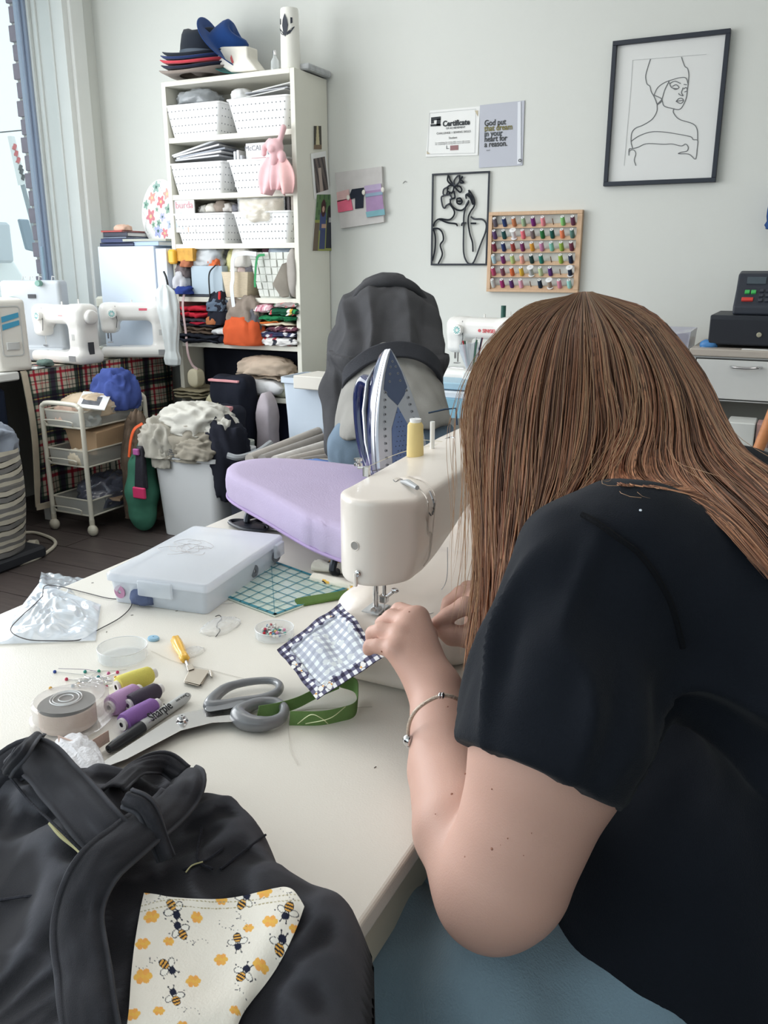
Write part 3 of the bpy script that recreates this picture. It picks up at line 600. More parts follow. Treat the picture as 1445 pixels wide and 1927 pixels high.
# black cable and red tag
m=MB(); m.tube(spl([(-2.83,SY0-.012,z+.165),(-2.865,SY0-.025,z+.12),(-2.865,SY0-.03,z+.02),(-2.86,SY0-.035,z-.08)]),.004,6); o=m.build('black_cable',bk); tag(o,'black cord hanging over the blue-grey box','cord')
m=MB(); m.tube([(-2.80,SY0-.03,z+.03),(-2.808,SY0-.035,z-.08)],[.006,.011],6); o=m.build('red_tag',mat('red_tag',(214,50,52),rough=.5)); tag(o,'red strap tag hanging from the fourth shelf','strap')
m=MB(); m.strip(spl([(-3.03,SY0-.03,z+.03),(-3.045,SY0-.035,z-.05),(-3.035,SY0-.035,z-.2),(-3.03,SY0-.035,z-.30),(-3.01,SY0-.03,z-.36),(-2.975,SY0-.03,z-.385)]),.014,.001,up=Vector((0,1,0))); o=m.build('tape_measure',mat('pale_pink_tape',(206,180,180),rough=.6)); tag(o,'faded pink measuring tape hanging down from fourth shelf','tape measure')
m=MB(); m.strip(spl([(-2.56,SY0-.03,z+.218),(-2.64,SY0-.03,z+.222),(-2.70,SY0-.035,z+.20),(-2.705,SY0-.04,z+.1),(-2.715,SY0-.04,z+.04),(-2.705,SY0-.035,z-.1)]),.022,.001,up=Vector((0,1,0))); o=m.build('white_ribbon',cloth('ribbon_white',(226,228,232))); tag(o,'white ribbon draped over the wooden crate','ribbon')
m=MB(); m.strip(spl([(-2.51,SY0-.03,z+.215),(-2.555,SY0-.03,z+.2),(-2.57,SY0-.035,z+.1),(-2.572,SY0-.035,z+.055)]),.012,.001,up=Vector((0,1,0))); o=m.build('green_ribbon',cloth('ribbon_green',(70,150,100))); tag(o,'narrow green ribbon hanging over the woven basket','ribbon')
# ---- fifth shelf: folded fabrics (z .85)
z=SH[2]; y0_,y1_=SY0-.02,SY0+.24
def fold(label,x0,x1,z0,z1,c,sd,layers=1,y=None,amp=.012,pr=None,lz=0):
    o=slab('folded_fabric',x0,(y if y is not None else y0_),z0,x1,y1_,z1,pr or cloth('ff%d'%sd,c),seed=sd,amp=amp,layers=layers); tag(o,label,'fabric','folded fabrics on the bookcase'); return o
fold('black fabric lying along the left of fifth shelf edge',-3.14,-2.82,z,z+.045,(38,42,52),50,2,SY0-.05)
fold('black fabric roll in front of the orange cloth',-2.90,-2.66,z,z+.045,(34,36,46),51,1,SY0-.03)
fold('dark patterned fabric, third from bottom left on fifth shelf',-3.08,-2.86,z+.045,z+.08,(112,96,84),52,2)
fold('charcoal fabric with red stripe, left on fifth shelf',-3.1,-2.85,z+.08,z+.13,(70,70,78),53,2)
fold('dark red fabric strip in the left pile, fifth shelf',-3.02,-2.9,z+.098,z+.112,(176,40,62),54,1,SY0-.03)
fold('red fabric on top of left pile, fifth shelf',-3.10,-2.90,z+.135,z+.19,(208,48,66),55,2)
o=heap('denim_bundle',(-2.83,SY0+.04,z+.1),(.07,.08,.12),cloth('black_fabric',(40,42,52)),seed=56,n=44); tag(o,'black bundle behind the white cloth on fifth shelf','fabric')
fold('white fabric roll lying between black and orange',-2.87,-2.68,z+.045,z+.085,(226,228,228),57,1,SY0-.035)
o=heap('orange_fabric',(-2.67,SY0+.0,z+.0),(.115,.07,.11),cloth('orange_cloth',(206,92,54)),seed=58,n=56,amp=.14); tag(o,'orange fabric heap in the middle of fifth shelf','fabric')
o=heap('taupe_fabric',(-2.67,SY0+.03,z+.10),(.10,.07,.10),cloth('taupe_cloth',(142,130,120)),seed=59,n=56,amp=.3); tag(o,'taupe fabric heap on top of the orange cloth','fabric')
o=heap('grey_fabric',(-2.60,SY0+.0,z+.04),(.035,.04,.11),cloth('grey_cloth',(104,104,110)),seed=60,n=36,amp=.25); tag(o,'grey fabric tongue hanging over the orange cloth','fabric')
o=heap('blue_scrap',(-2.83,SY0-.0,z+.17),(.06,.05,.045),cloth('slate_cloth',(98,112,130)),seed=61,n=36,amp=.25); tag(o,'slate blue scrap above the black bundle','fabric')
o=heap('copper_scrap',(-2.86,SY0-.02,z+.1),(.035,.03,.03),cloth('copper_cloth',(190,120,80)),seed=62,n=28,amp=.25); tag(o,'copper brown scrap beside the black bundle','fabric')
def floral(base,dots,sd):
    rng=np.random.RandomState(sd); pts=rng.rand(26,2)
    def f(u,v):
        c=np.tile(np.array(base,float),(len(u),1))
        for i,(a,b) in enumerate(pts): c=paint(c,((u-a)**2*6+(v-b)**2)<.012*(.5+.8*((i*37)%10)/10),dots[i%len(dots)])
        return c
    return f
PC=mat('printed_cloth',(255,255,255),rough=.9,attr=True,bump=.3,bscale=500,spec=.2)
def pfold(label,x0,x1,z0,z1,base,dots,sd):
    t=thing('folded_print_fabric',label,'fabric',((x0+x1)/2,SY0,z0),0,'folded fabrics on the bookcase')
    def pos(u,v):
        q=2*math.pi*v; cy=math.copysign(abs(math.cos(q))**.35,math.cos(q)); cz=math.copysign(abs(math.sin(q))**.6,math.sin(q)); sq=math.sin(math.pi*min(.999,max(.001,u)))**.2
        x=x0+(x1-x0)*u; w=.010*pn(x*15+sd,q*2,sd)+.006*pn(x*40+sd,q*4,sd)
        return (x+w,(SY0-.03+SY0+.22)/2+.125*cy*(.85+.15*sq)+w,(z0+z1)/2+(z1-z0)/2*cz*sq+w*.7)
    printed('print_layer',PC,pos,floral(base,dots,sd),60,60,t); return t
pfold('white fabric with small dark print at the bottom right of fifth shelf',-2.60,-2.34,z+.0,z+.045,(232,230,228),[(60,62,72),(190,60,70),(232,230,228)],70)
pfold('navy and white striped print fabric, right pile of fifth shelf',-2.60,-2.35,z+.045,z+.075,(62,66,96),[(220,220,224),(120,60,90)],71)
pfold('dark floral print fabric, right pile of fifth shelf',-2.52,-2.34,z+.074,z+.10,(110,70,84),[(220,180,180),(60,40,60),(220,210,200)],72)
fold('cream folded fabric with orange edge, right pile of fifth shelf',-2.59,-2.36,z+.10,z+.118,(224,214,190),73,1)
fold('bright orange folded edge in the right pile of fifth shelf',-2.62,-2.45,z+.115,z+.128,(222,120,60),74,1)
pfold('green print fabric under the floral one, right pile',-2.57,-2.345,z+.128,z+.155,(40,120,78),[(30,80,60),(80,160,100)],75)
pfold('dark green fabric with red and white flowers, right pile',-2.50,-2.335,z+.155,z+.195,(30,84,62),[(220,90,100),(236,232,226),(60,150,90),(230,190,80)],76)
pfold('pink and white print fabric on top of the right pile',-2.60,-2.49,z+.165,z+.21,(222,180,190),[(240,236,236),(190,110,130)],77)
pfold('grey and green patterned fabric at top right of fifth shelf',-2.47,-2.335,z+.195,z+.222,(170,160,158),[(200,120,120),(80,110,90),(230,230,226)],78)
# ---- sixth shelf (z .575)
z=SH[1]
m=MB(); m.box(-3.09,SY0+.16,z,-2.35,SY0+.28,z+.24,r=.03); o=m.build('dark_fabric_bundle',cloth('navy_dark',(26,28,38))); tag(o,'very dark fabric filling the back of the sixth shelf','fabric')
fold('khaki folded fabric at left end of sixth shelf',-3.14,-2.93,z-.03,z+.02,(150,142,118),80,3,SY0-.07,amp=.008)
o=slab('rolled_webbing',-3.035,SY0-.05,z+.03,-2.965,SY0+.02,z+.135,mat('cream_webbing',(214,206,178),rough=.6),seed=81,amp=.001); tag(o,'roll of wide cream webbing on the khaki fabric','webbing')
fold('sage green folded fabric right on sixth shelf',-2.56,-2.335,z,z+.085,(172,174,156),82,1,SY0-.0,amp=.004)
o=slab('white_fabric_roll',-2.87,SY0-.05,z+.005,-2.44,SY0+.2,z+.10,cloth('white_fleece',(236,236,238)),seed=83,amp=.012); tag(o,'thick white fleece folded on the sixth shelf','fabric','folded fabrics on the bookcase')
fold('beige folded fabric on the white fleece',-2.74,-2.39,z+.098,z+.128,(192,176,158),84,2,SY0-.02)
o=heap('beige_fabric',(-2.57,SY0+.04,z+.125),(.15,.08,.07),cloth('beige_cloth',(196,178,160)),seed=85,n=56,amp=.22,flat=.15); tag(o,'beige fabric crumpled on top of the white fleece','fabric')
# bottom level behind: navy bags
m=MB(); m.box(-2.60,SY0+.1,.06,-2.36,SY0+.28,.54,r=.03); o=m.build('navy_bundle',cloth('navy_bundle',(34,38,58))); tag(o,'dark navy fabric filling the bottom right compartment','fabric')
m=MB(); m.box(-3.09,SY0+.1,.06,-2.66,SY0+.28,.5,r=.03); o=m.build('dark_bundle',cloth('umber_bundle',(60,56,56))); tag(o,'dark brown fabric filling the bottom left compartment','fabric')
# ================================================================ LEFT TABLE, PLAID CLOTH, MACHINES
TZ=.765
m=MB(); m.box(WL+.005,2.95,TZ-.03,-3.35,3.96,TZ-.004); 
t=thing('side_table','table hidden under the red plaid cloth by the window','table',(-3.6,3.45,0)); m.build('tabletop',white,t,world=True,smooth=False)
for x in (-3.8,-3.4):
    for y in (3.0,3.9):
        q=MB(); q.box(x,y,0,x+.04,y+.04,TZ-.03); q.build('leg',white,t,world=True,smooth=False)
def plaid(sx,tz):
    def ax1(s,o):
        p=(s+o)%.17/.17; c=np.tile([214.,204,186],(len(s),1))
        c=paint(c,(p<.34),(54,70,62)); c=paint(c,(p>.10)&(p<.26),(42,38,54)); c=paint(c,(p>.44)&(p<.53),(176,44,58)); c=paint(c,(p>.66)&(p<.69),(60,62,56)); c=paint(c,(p>.74)&(p<.76),(170,60,66)); c=paint(c,(p>.88)&(p<.905),(48,58,56)); c=paint(c,(p>.16)&(p<.18),(190,170,90)); return c
    a=ax1(sx,0); b=ax1(tz,.07); return np.sqrt(a*b)*.55+.45*np.minimum(a,b)-8
plm=mat('plaid_print',(255,255,255),rough=.9,attr=True,bump=.3,bscale=400,spec=.2)
cl=thing('plaid_tablecloth','red green and cream plaid tablecloth hanging from the window table','tablecloth',(-3.35,3.4,0))
CX=-3.335; YL,YR,ZB=2.90,3.99,.10
def cpos(u,v):
    L=.5+ (TZ-ZB); s=v*L; y=YL+(YR-YL)*u
    if s<.5: x=WL+.01+s; 
    else: x=CX
    if s<.5: return (x,y,TZ+.001+.0015*pn(x*20,y*20,0))
    d=s-.5; return (CX+.012*math.sin(y*26+math.sin(d*5))*min(1,d*3)+.03*d*0.3,y+.01*math.sin(d*7)*(1 if u<.1 else 0),TZ-d)
printed('cloth_print',plm,cpos,lambda u,v:plaid(YL+(YR-YL)*u,v*(.5+TZ-ZB)),240,260,cl)
hem=cloth('cream_hem',(206,194,174))
m=MB(); pts=[cpos(0,v) for v in np.linspace(.42,1,40)]; m.strip([(p[0]+.004,p[1]+.014,p[2]+.002) for p in pts],Vector((0,.034,0)),.003); m.build('hem_border',hem,cl,world=True)
m=MB(); m.strip([(p[0]+.005,p[1],p[2]) for p in [cpos(u,1) for u in np.linspace(0,1,60)]],.03,.003,up=Vector((1,0,0))); m.build('hem_border',hem,cl,world=True)
# nearer worktable at far left
nt=thing('white_worktable','white worktable edge at far left below the machine','table',(-3.5,2.4,0))
m=MB(); m.box(WL+.01,1.2,TZ-.035,-3.33,2.888,TZ+.005,r=.01); m.build('tabletop',white,nt,world=True)
for y in (1.3,2.82):
    m=MB(); m.box(-3.78,y,0,-3.74,y+.04,TZ-.035); m.build('leg',white,nt,world=True,smooth=False)
m=MB(); m.box(-3.8,1.6,.12,-3.36,2.84,.71,r=.05); o=m.build('dark_curtain',cloth('curtain_dark',(34,42,60))); tag(o,'dark blue cloth hanging under the worktable at far left','curtain')
# cabinet cube behind with books and plate
cb=thing('white_cabinet','white cube cabinet beside the bookcase with books on top','cabinet',(-3.4,3.9,TZ))
m=MB(); m.box(-3.60,3.75,TZ+.002,-3.205,4.10,1.353); m.box(-3.205,3.76,TZ+.002,-3.13,4.10,1.34); m.build('body',mat('cabinet_white',(222,232,246),rough=.4),cb,world=True,smooth=False,mods=[('bevel',.003)])
def book(label,x0,x1,z0,z1,c,rz=0,y=3.77,g='books on the white cabinet',dy=.2,n='book'):
    t=thing(n,label,'book',((x0+x1)/2,y+dy/2,z0),rz,g); w=(x1-x0)/2
    m=MB(); m.box(-w,-dy/2,0,w,dy/2,.003); m.box(-w,-dy/2,z1-z0-.003,w,dy/2,z1-z0); m.box(-w,-dy/2,0,w,-dy/2+.004,z1-z0); m.build('cover',mat('bk_'+'_'.join(map(str,c)),c,rough=.5),t,smooth=False)
    m=MB(); m.box(-w+.002,-dy/2+.005,.003,w-.003,dy/2-.003,z1-z0-.003); m.build('pages',paper,t,smooth=False); return t
book('lowest dark blue book on the white cabinet',-3.60,-3.36,1.354,1.372,(52,60,92))
book('second dark blue book in the cabinet stack',-3.59,-3.37,1.373,1.395,(60,70,110),3)
book('grey-blue book in the middle of the cabinet stack',-3.57,-3.40,1.396,1.404,(140,150,170),-2)
book('black-spined book under the red one on the cabinet',-3.57,-3.40,1.405,1.428,(56,58,74),1)
book('thin red book on top of the cabinet stack',-3.585,-3.44,1.429,1.438,(206,96,90),2)
book('pastel rainbow-spined book right of the blue books',-3.37,-3.17,1.354,1.378,(170,190,214),-5)
m=MB(); m.M=place((-3.30,3.87,1.379),rz=8); m.box(-.14,-.09,0,.13,.09,.012); o=m.build('magazine',mat('mag_olive',(186,188,176),rough=.5),smooth=False); tag(o,'pale grey-green magazine lying behind the rainbow book','magazine')
o=heap('paper_flowers',(-3.47,3.82,1.438),(.045,.035,.022),cloth('flower_peach',(226,190,170)),seed=90,n=30); tag(o,'small peach crafted flowers on the red book','decoration')
# floral plate leaning at shelf side
fp=thing('floral_plate','white round board with red and blue flowers beside bookcase','plate',(-3.22,3.95,1.38))
pc=ay(302,400,3.93); PRx=.155
def platepos(u,v):
    r=v*PRx; q=2*math.pi*u; a=r*math.cos(q); b=r*1.12*math.sin(q); return (pc[0]+a*.92,pc[1]+b*.12+a*-.1-.012*(1-v*v)-.003,pc[2]+b)
def platecol(u,v):
    x=v*np.cos(2*np.pi*u); y=v*1.1*np.sin(2*np.pi*u); c=np.tile([240.,240,238],(len(u),1))
    for cx,cy,r,col in ((-.4,.5,.16,(214,120,110)),(-.45,-.12,.2,(196,80,96)),(.1,.35,.17,(190,70,84)),(.2,-.15,.12,(150,150,205)),(-.05,-.62,.18,(140,150,215)),(-.75,.28,.13,(90,140,120)),(-.2,.85,.16,(110,150,140)),(.0,-.35,.1,(90,130,110)),(-.3,-.4,.09,(110,150,120)),(.3,-.7,.14,(196,80,96)),(-.1,.1,.07,(110,140,120)),(.4,.6,.15,(210,130,120)),(.5,.1,.14,(90,130,110)),(.6,-.4,.15,(150,160,210))):
        ang=np.arctan2(y-cy,x-cx); d=np.hypot(x-cx,y-cy); rr=1.35*r*(.8+.2*np.cos(5*ang+cx*9)); c=paint(c,d<rr,col,.7); c=paint(c,d<rr*.3,(236,200,150) if col[0]>180 else (60,100,90))
    c=paint(c,np.abs(np.sin(x*7+y*3+.6*np.sin(y*9)))<.05,(90,130,110)); return c
printed('plate_face',PR,platepos,platecol,180,60,fp)
m=MB(); n=60; m.loft([[tuple(np.array(platepos(k/n,1.0))+np.array([0,.0015+dy,0])) for k in range(n)] for dy in (0,.012)]); m.build('plate_body',mat('ceramic_white',(238,236,228)),fp,world=True)
# ---------------------------------------------------------------- background sewing machines
mwhite=mat('machine_white',(236,234,230),rough=.32,coat=.3); chrome=mat('chrome',(210,210,212),rough=.15,metal=1); cyan=mat('dial_turquoise',(130,205,205),rough=.4); dkg=mat('dark_grey_plastic',(60,62,68),rough=.5); redl=mat('label_red',(208,90,100),rough=.5)
def machine_mesh():
    # local: front faces -Y, needle end at -X, 0.38 long, origin at base centre
    s=SDF((-.22,-.11,-.01),(.22,.11,.31),.0048)
    s.box((0,0,.03),(.195,.082,.03),.025,k=.004)
    s.box((.135,.005,.15),(.055,.062,.14),.03,k=.03); s.box((0,.005,.243),(.19,.055,.047),.03,k=.035)
    s.box((-.148,.0,.205),(.045,.055,.075),.028,k=.03)
    s.box((0,0,-.02),(.3,.3,.02),.001,sub=True,k=.001); return s
def sew(label,loc,rz,accent='cyan',wheel=True,name='sewing_machine',group='sewing machines'):
    t=thing(name,label,'sewing machine',(0,0,0),0,group)
    if 'mm' not in _M: _M['mm']=machine_mesh().obj('body',mwhite,t)
    else:
        o=_M['mm'].copy(); C.objects.link(o); o.parent=t
    m=MB(); m.lathe([(.001,.03),(.028,.03),(.035,.024),(.036,.004),(.028,-.004),(.001,-.004)],28,M=place((.195,0,.235),ry=90)); m.build('hand_wheel',mwhite,t,angle=50)
    m=MB(); m.lathe([(.001,.02),(.022,.02),(.024,.016),(.024,0)],24,M=place((-.12,-.054,.235),rx=90)); m.build('stitch_dial',mwhite,t,angle=50)
    m=MB()
    for k in range(10):
        q=2*math.pi*k/10; m.tube([(-.12+.008*math.cos(q),-.0745,.235+.008*math.sin(q)),(-.12+.017*math.cos(q),-.0745,.235+.017*math.sin(q))],.0022,4)
    m.build('dial_marks',cyan if accent!='red' else cyan,t,smooth=False)
    m=MB(); m.cyl((-.148,-.01,.14),(-.148,-.01,.085),.004,8); m.cyl((-.163,-.01,.14),(-.163,-.01,.10),.005,8); m.box(-.166,-.02,.078,-.14,.0,.083); m.build('needle_bar',chrome,t,smooth=False)
    m=MB(); m.box(-.20,-.04,.0595,-.10,.03,.0612); m.build('needle_plate',chrome,t,smooth=False)
    m=MB(); m.cyl((.10,.02,.285),(.10,.02,.32),.003,6); m.cyl((-.03,.02,.285),(-.03,.02,.305),.004,6); m.build('spool_pin',mwhite,t)
    m=MB(); m.box(.192,-.02,.05,.1985,.012,.11); m.build('power_socket',dkg,t,smooth=False)
    m=MB(); m.box(.115,-.0835,.018,.165,-.082,.045); m.build('barcode_sticker',mat('sticker_grey',(150,150,152)),t,smooth=False)
    m=MB(); m.box(.12,-.058,.12,.14,-.0565,.15); m.build('reverse_lever',mat('lever_grey',(200,200,198)),t,smooth=False)
    m=MB(); m.box(.02,-.0515,.25,.09,-.0495,.262) if accent=='pink' else m.box(.02,-.0505,.235,.06,-.0495,.243); m.build('label_plate',mat('lab_pink',(232,110,130)) if accent=='pink' else mat('lab_soft',(226,170,172)),t,smooth=False)
    m=MB(); m.tube([(-.105,-.0505,.275),(-.098,-.0555,.2),(-.105,-.0555,.16)],.0016,5); m.build('thread_slot',dkg,t)
    t.location=loc; t.rotation_euler=(0,0,R(rz)); return t
sB=sew('white sewing machine with turquoise dial and hand wheel on plaid table',(-3.44,3.30,TZ+.004),-6)
sC=sew('white sewing machine with pink label, right end of plaid table',(-3.29,3.68,TZ+.004),30,'pink')
# E on far table by back wall
# computerised machine at far left edge
sA=thing('sewing_machine','large cream sewing machine with blue stripes at far left edge','sewing machine',(-3.455,2.915,TZ+.008),-20,'sewing machines')
s=SDF((-.3,-.13,-.01),(.16,.13,.37),.005); s.box((.06,0,.165),(.07,.08,.165),.02,k=.01); s.box((-.1,0,.275),(.2,.07,.055),.02,k=.02); s.box((-.08,0,.025),(.2,.085,.025),.01); s.obj('body',mat('machine_cream',(230,226,218),rough=.4),sA,world=False)
m=MB(); f=rrect(-.05,.07,.05,.30,.015,4); f2=rrect(-.045,.075,.045,.295,.012,4)
m.loft([[(.131,a,b) for a,b in f],[(.1335,a,b) for a,b in f],[(.1335,a,b) for a,b in f2],[(.131,a,b) for a,b in f2]],caps=False); m.build('panel_outline',mat('lever_grey',(170,170,172)),sA)
m=MB(); 
for k in range(2): z_=.19+k*.035; m.add([(.134,-.04,z_),(.134,.04,z_+.022),(.134,.04,z_+.044),(.134,-.04,z_+.026)],[(0,1,2,3)])
m.build('blue_stripe',mat('stripe_blue',(74,160,196)),sA,smooth=False)
m=MB(); m.box(.131,-.03,.10,.139,.03,.135,r=.003); m.build('handle_recess',mat('lever_grey',(170,170,172)),sA)
# second cream machine body behind it
# old flatbed machine at back behind B and C
sO=thing('sewing_machine','older beige sewing machine lying behind with black spool on top','sewing machine',(-3.47,3.84,TZ+.004),22,'sewing machines')
m=MB(); m.box(-.2,-.03,.25,.18,.06,.315,r=.02); m.box(.10,-.04,0,.19,.07,.3,r=.02); m.box(-.2,-.05,0,.2,.08,.04,r=.01); m.build('body',mat('machine_beige',(222,220,206),rough=.4),sO)
m=MB(); m.lathe([(.001,0),(.025,0),(.028,.01),(.025,.02),(.001,.02)],20,M=place((.15,-.042,.285),rx=90)); m.build('dial',white,sO)
m=MB(); m.box(-.02,-.032,.262,.15,-.029,.272); m.build('blue_band',mat('band_blue',(70,110,190)),sO,smooth=False)
m=MB(); m.cyl((.02,.01,.315),(.02,.01,.385),.011,12); m.build('black_spool',dkg,sO)
m=MB(); 
for x in (-.14,-.1,-.05,.1): m.tube([(x,.0,.31),(x,0,.335),(x+.01,0,.34)],.003,5)
m.build('thread_guides',chrome,sO)
# overlocker in front of window
ov=thing('overlock_machine','grey overlock machine with green knobs in front of window','sewing machine',(-3.66,3.33,TZ+.004),20,'sewing machines')
s=SDF((-.2,-.12,-.01),(.2,.12,.42),.005)
s.box((0,0,.22),(.165,.05,.19),.02); s.cap((.07,-.2,.22),(.07,.2,.22),.058,.058,sub=True,k=.004); s.box((0,0,.035),(.17,.09,.035),.01); s.obj('body',mat('overlock_grey',(186,192,198),rough=.4),ov,world=False)
for i,(x,z_,r_) in enumerate(((-.10,.30,.028),(.06,.395,.016))):
    m=MB(); m.lathe([(.001,.03),(r_*.8,.03),(r_,.02),(r_,0)],18,M=place((x,-.05,z_),rx=90)); m.build('green_knob',mat('knob_green',(120,160,150),rough=.4),ov)
m=MB(); 
for x in (-.06,-.02,.03,.1): m.tube([(x,0,.405),(x+.005,0,.43),(x+.018,0,.425)],.003,5)
m.build('thread_guides',mat('lever_grey',(170,170,172)),ov)
m=MB(); m.box(-.01,-.056,.32,.03,-.05,.34); m.box(-.13,-.054,.1,-.05,-.05,.13); m.build('grey_plates',dkg,ov,smooth=False)
o=heap('dark_tool',(-3.42,3.13,TZ+.006),(.04,.03,.02),cloth('green_dark_scrap',(110,130,124)),seed=93,n=30); tag(o,'small grey-green scrap on table between the machines','fabric')
m=MB(); m.M=place((-3.42,3.0,TZ+.004),rz=20); m.box(-.10,-.05,0,.08,.05,.003); o=m.build('clear_tray',film('clear_tray',(225,230,228),.35,.1)); tag(o,'flat clear plastic sheet lying on the plaid table','plastic sheet')
# frosted plastic bag hanging from the white cabinet corner
pb=MB()
def bagp(u,v):
    q=2*math.pi*u; p=[(.02,0),(.05,.03),(.06,.12),(.055,.2),(.035,.3),(.033,.34),(.045,.38),(.04,.41),(.01,.42)]; i=min(7.999,v*8); k=int(i); f=i-k; r=p[k][0]*(1-f)+p[k+1][0]*f; d=p[k][1]*(1-f)+p[k+1][1]*f
    r*=1+.18*pn(math.cos(q)*2,math.sin(q)*2,d*8)+.08*math.cos(7*q+d*10)
    return (-3.02+r*1.1*math.cos(q)+.05*max(0,.1-d)*0-.06*max(0,(.2-d))*1.6,3.62+r*.6*math.sin(q),1.155-d)
pb.grid(bagp,64,50); o=pb.build('plastic_bag',film('frosted_bag',(222,228,228),.32,.3),angle=180); tag(o,'frosted plastic bag hanging between machines and bookcase','bag')
# black hook on cabinet
m=MB(); m.tube(spl([(-3.12,3.72,1.22),(-3.09,3.70,1.19),(-3.08,3.70,1.13)]),.006,6); o=m.build('black_strap',bk); tag(o,'black strap sticking out beside the white cabinet','strap')
# ---------------------------------------------------------------- striped laundry basket
lb=thing('striped_basket','round fabric basket with cream and grey stripes under worktable','basket',(-3.12,2.38,.06))
gs=cloth('stripe_grey',(134,132,130)); cs=cloth('stripe_cream',(212,206,190)); m=MB()
H=.45; ns=22
for i in range(ns):
    z0=H*i/ns; z1=H*(i+1)/ns; r=lambda z_:.185+.028*math.sin(math.pi*min(1,z_/H)*.75)
    m.m=i%2; m.loft([[(r(z_)*math.cos(2*math.pi*k/40)*(1+.015*math.sin(3*k)),r(z_)*math.sin(2*math.pi*k/40),z_+.006*math.sin(k*.5+i)) for k in range(40)] for z_ in (z0,z1)],caps=False)
m.m=0; m.lathe([(.001,.0),(.185,0)],40); m.build('basket_body',[gs,cs],lb,angle=180)
o=heap('blue_laundry',(-3.12,2.38,.47),(.17,.17,.11),cloth('laundry_bluegrey',(150,158,172)),seed=95,n=56); tag(o,'blue-grey laundry piled in the striped basket','fabric')
m=MB(); m.box(-3.33,2.2,0,-2.93,2.58,.055,r=.02); o=m.build('dark_plinth',mat('plinth_dark',(40,42,48))); tag(o,'dark low platform under the striped basket','platform')
# ---------------------------------------------------------------- trolley
tm=mat('trolley_cream',(214,210,196),rough=.35)
TX0,TX1,TY0,TY1=-3.225,-2.975,2.90,3.33
tl=thing('utility_trolley','cream metal three-tier trolley on wheels by plaid tablecloth','trolley',((TX0+TX1)/2,(TY0+TY1)/2,0))
for y in (TY0,TY1):
    m=MB(); m.tube(spl([(TX0,y,.07),(TX0,y,.3),(TX0,y,.58),(TX0+.012,y,.617),(TX0+.05,y,.63),(TX1-.05,y,.63),(TX1-.012,y,.617),(TX1,y,.58),(TX1,y,.3),(TX1,y,.07)],5),.0115,10); m.build('end_frame',tm,tl,world=True)
    for x in (TX0,TX1):
        m=MB(); m.ball((x+.006,y-.005,.028),.028,16,(1,.8,1)); m.cyl((x,y,.05),(x,y,.08),.013,10); m.build('castor',mat('castor_cream',(198,192,176),rough=.4),tl,world=True)
mesh=film('tray_mesh',(196,196,190),.45,.5)
for zt in (.52,.335,.095):
    tray=MB(); tray.loft([[(x,y,zt) for x,y in rrect(TX0+.012,TY0+.012,TX1-.012,TY1-.012,.01,2)],[(x,y,zt+.075) for x,y in rrect(TX0+.005,TY0+.005,TX1+.0,TY1-.005,.01,2)]],caps=False)
    tray.add([(TX0+.012,TY0+.012,zt),(TX1-.012,TY0+.012,zt),(TX1-.012,TY1-.012,zt),(TX0+.012,TY1-.012,zt)],[(0,1,2,3)]); to=tray.build('mesh_tray',mesh,tl,world=True,smooth=False)
    for zz in (zt,zt+.075):
        m=MB(); m.tube([(x,y,zz) for x,y in ((TX0+.005,TY0+.005),(TX1-.0,TY0+.005),(TX1-.0,TY1-.005),(TX0+.005,TY1-.005))],.0045,6,closed=True); m.build('wire_rim',tm,tl,world=True)
    m=MB(); m.tube(spl([(TX0+.03,TY0-.004,zt+.005),(TX0+.03,TY0-.014,zt+.03),(TX1-.06,TY0-.014,zt+.03),(TX1-.06,TY0-.004,zt+.005)],4),.003,6); m.build('wire_handle',tm,tl,world=True)
# tray contents
o=heap('blue_fabric',(-3.04,3.20,.575),(.10,.085,.125),cloth('royal_blue',(70,86,150)),seed=101,n=64,amp=.3); tag(o,'crumpled royal blue fabric on top of the trolley','fabric')
o=heap('brown_paper_bag',(-3.10,3.08,.56),(.125,.11,.07),mat('kraft',(206,186,160),rough=.7,var=.05),seed=102,n=64,amp=.12); tag(o,'crumpled brown paper bag on the top trolley tray','bag')
m=MB(); m.M=place((-3.01,3.02,.632),ry=8,rx=13,rz=35); m.box(-.065,-.10,0,.065,.10,.004); pl=m.build('leaflet',paper,smooth=False); tag(pl,'white leaflet with dark picture lying on the paper bag','leaflet')
m=MB(); m.M=place((-3.012,3.02,.632),ry=8,rx=13,rz=35); m.box(-.045,-.06,.0042,.035,.05,.0052); m.build('picture',mat('leaf_pic',(96,98,104),var=.5,vscale=40),pl,smooth=False)
o=heap('pink_packet',(-3.12,2.96,.545),(.075,.05,.05),mat('salmon_paper',(220,190,172),rough=.6),seed=103,n=44,amp=.12); tag(o,'pale pink packet at the near end of top tray','packet')
o=heap('clear_bag',(-3.06,2.98,.525),(.09,.06,.045),film('clear_bag2',(210,216,214),.5,.12),seed=104,n=44,amp=.25); tag(o,'clear plastic bag at near end of top tray','bag')
cbx=MB(); cbx.loft([[(-3.14,2.98,.375),(-2.985,2.985,.375),(-2.985,3.26,.375),(-3.14,3.26,.375)],[(-3.155,2.96,.505),(-2.965,2.97,.49),(-2.965,3.27,.505),(-3.155,3.27,.51)]])
o=cbx.build('cardboard_box',mat('cardboard',(188,158,126),rough=.8,var=.05,vscale=8),smooth=False,mods=[('bevel',.003)]); tag(o,'brown cardboard box on the middle tray of the trolley','box')
o=heap('cream_paper',(-3.06,2.935,.34),(.045,.03,.05),mat('cream_scrap',(212,200,178),rough=.7),seed=106,n=36); tag(o,'curled cream paper at near end of middle tray','paper')
o=heap('dark_scraps',(-3.07,3.12,.11),(.1,.15,.10),film('dark_film',(90,94,110),.25,.2),seed=107,n=56); tag(o,'dark plastic-wrapped things on the bottom tray','packet')
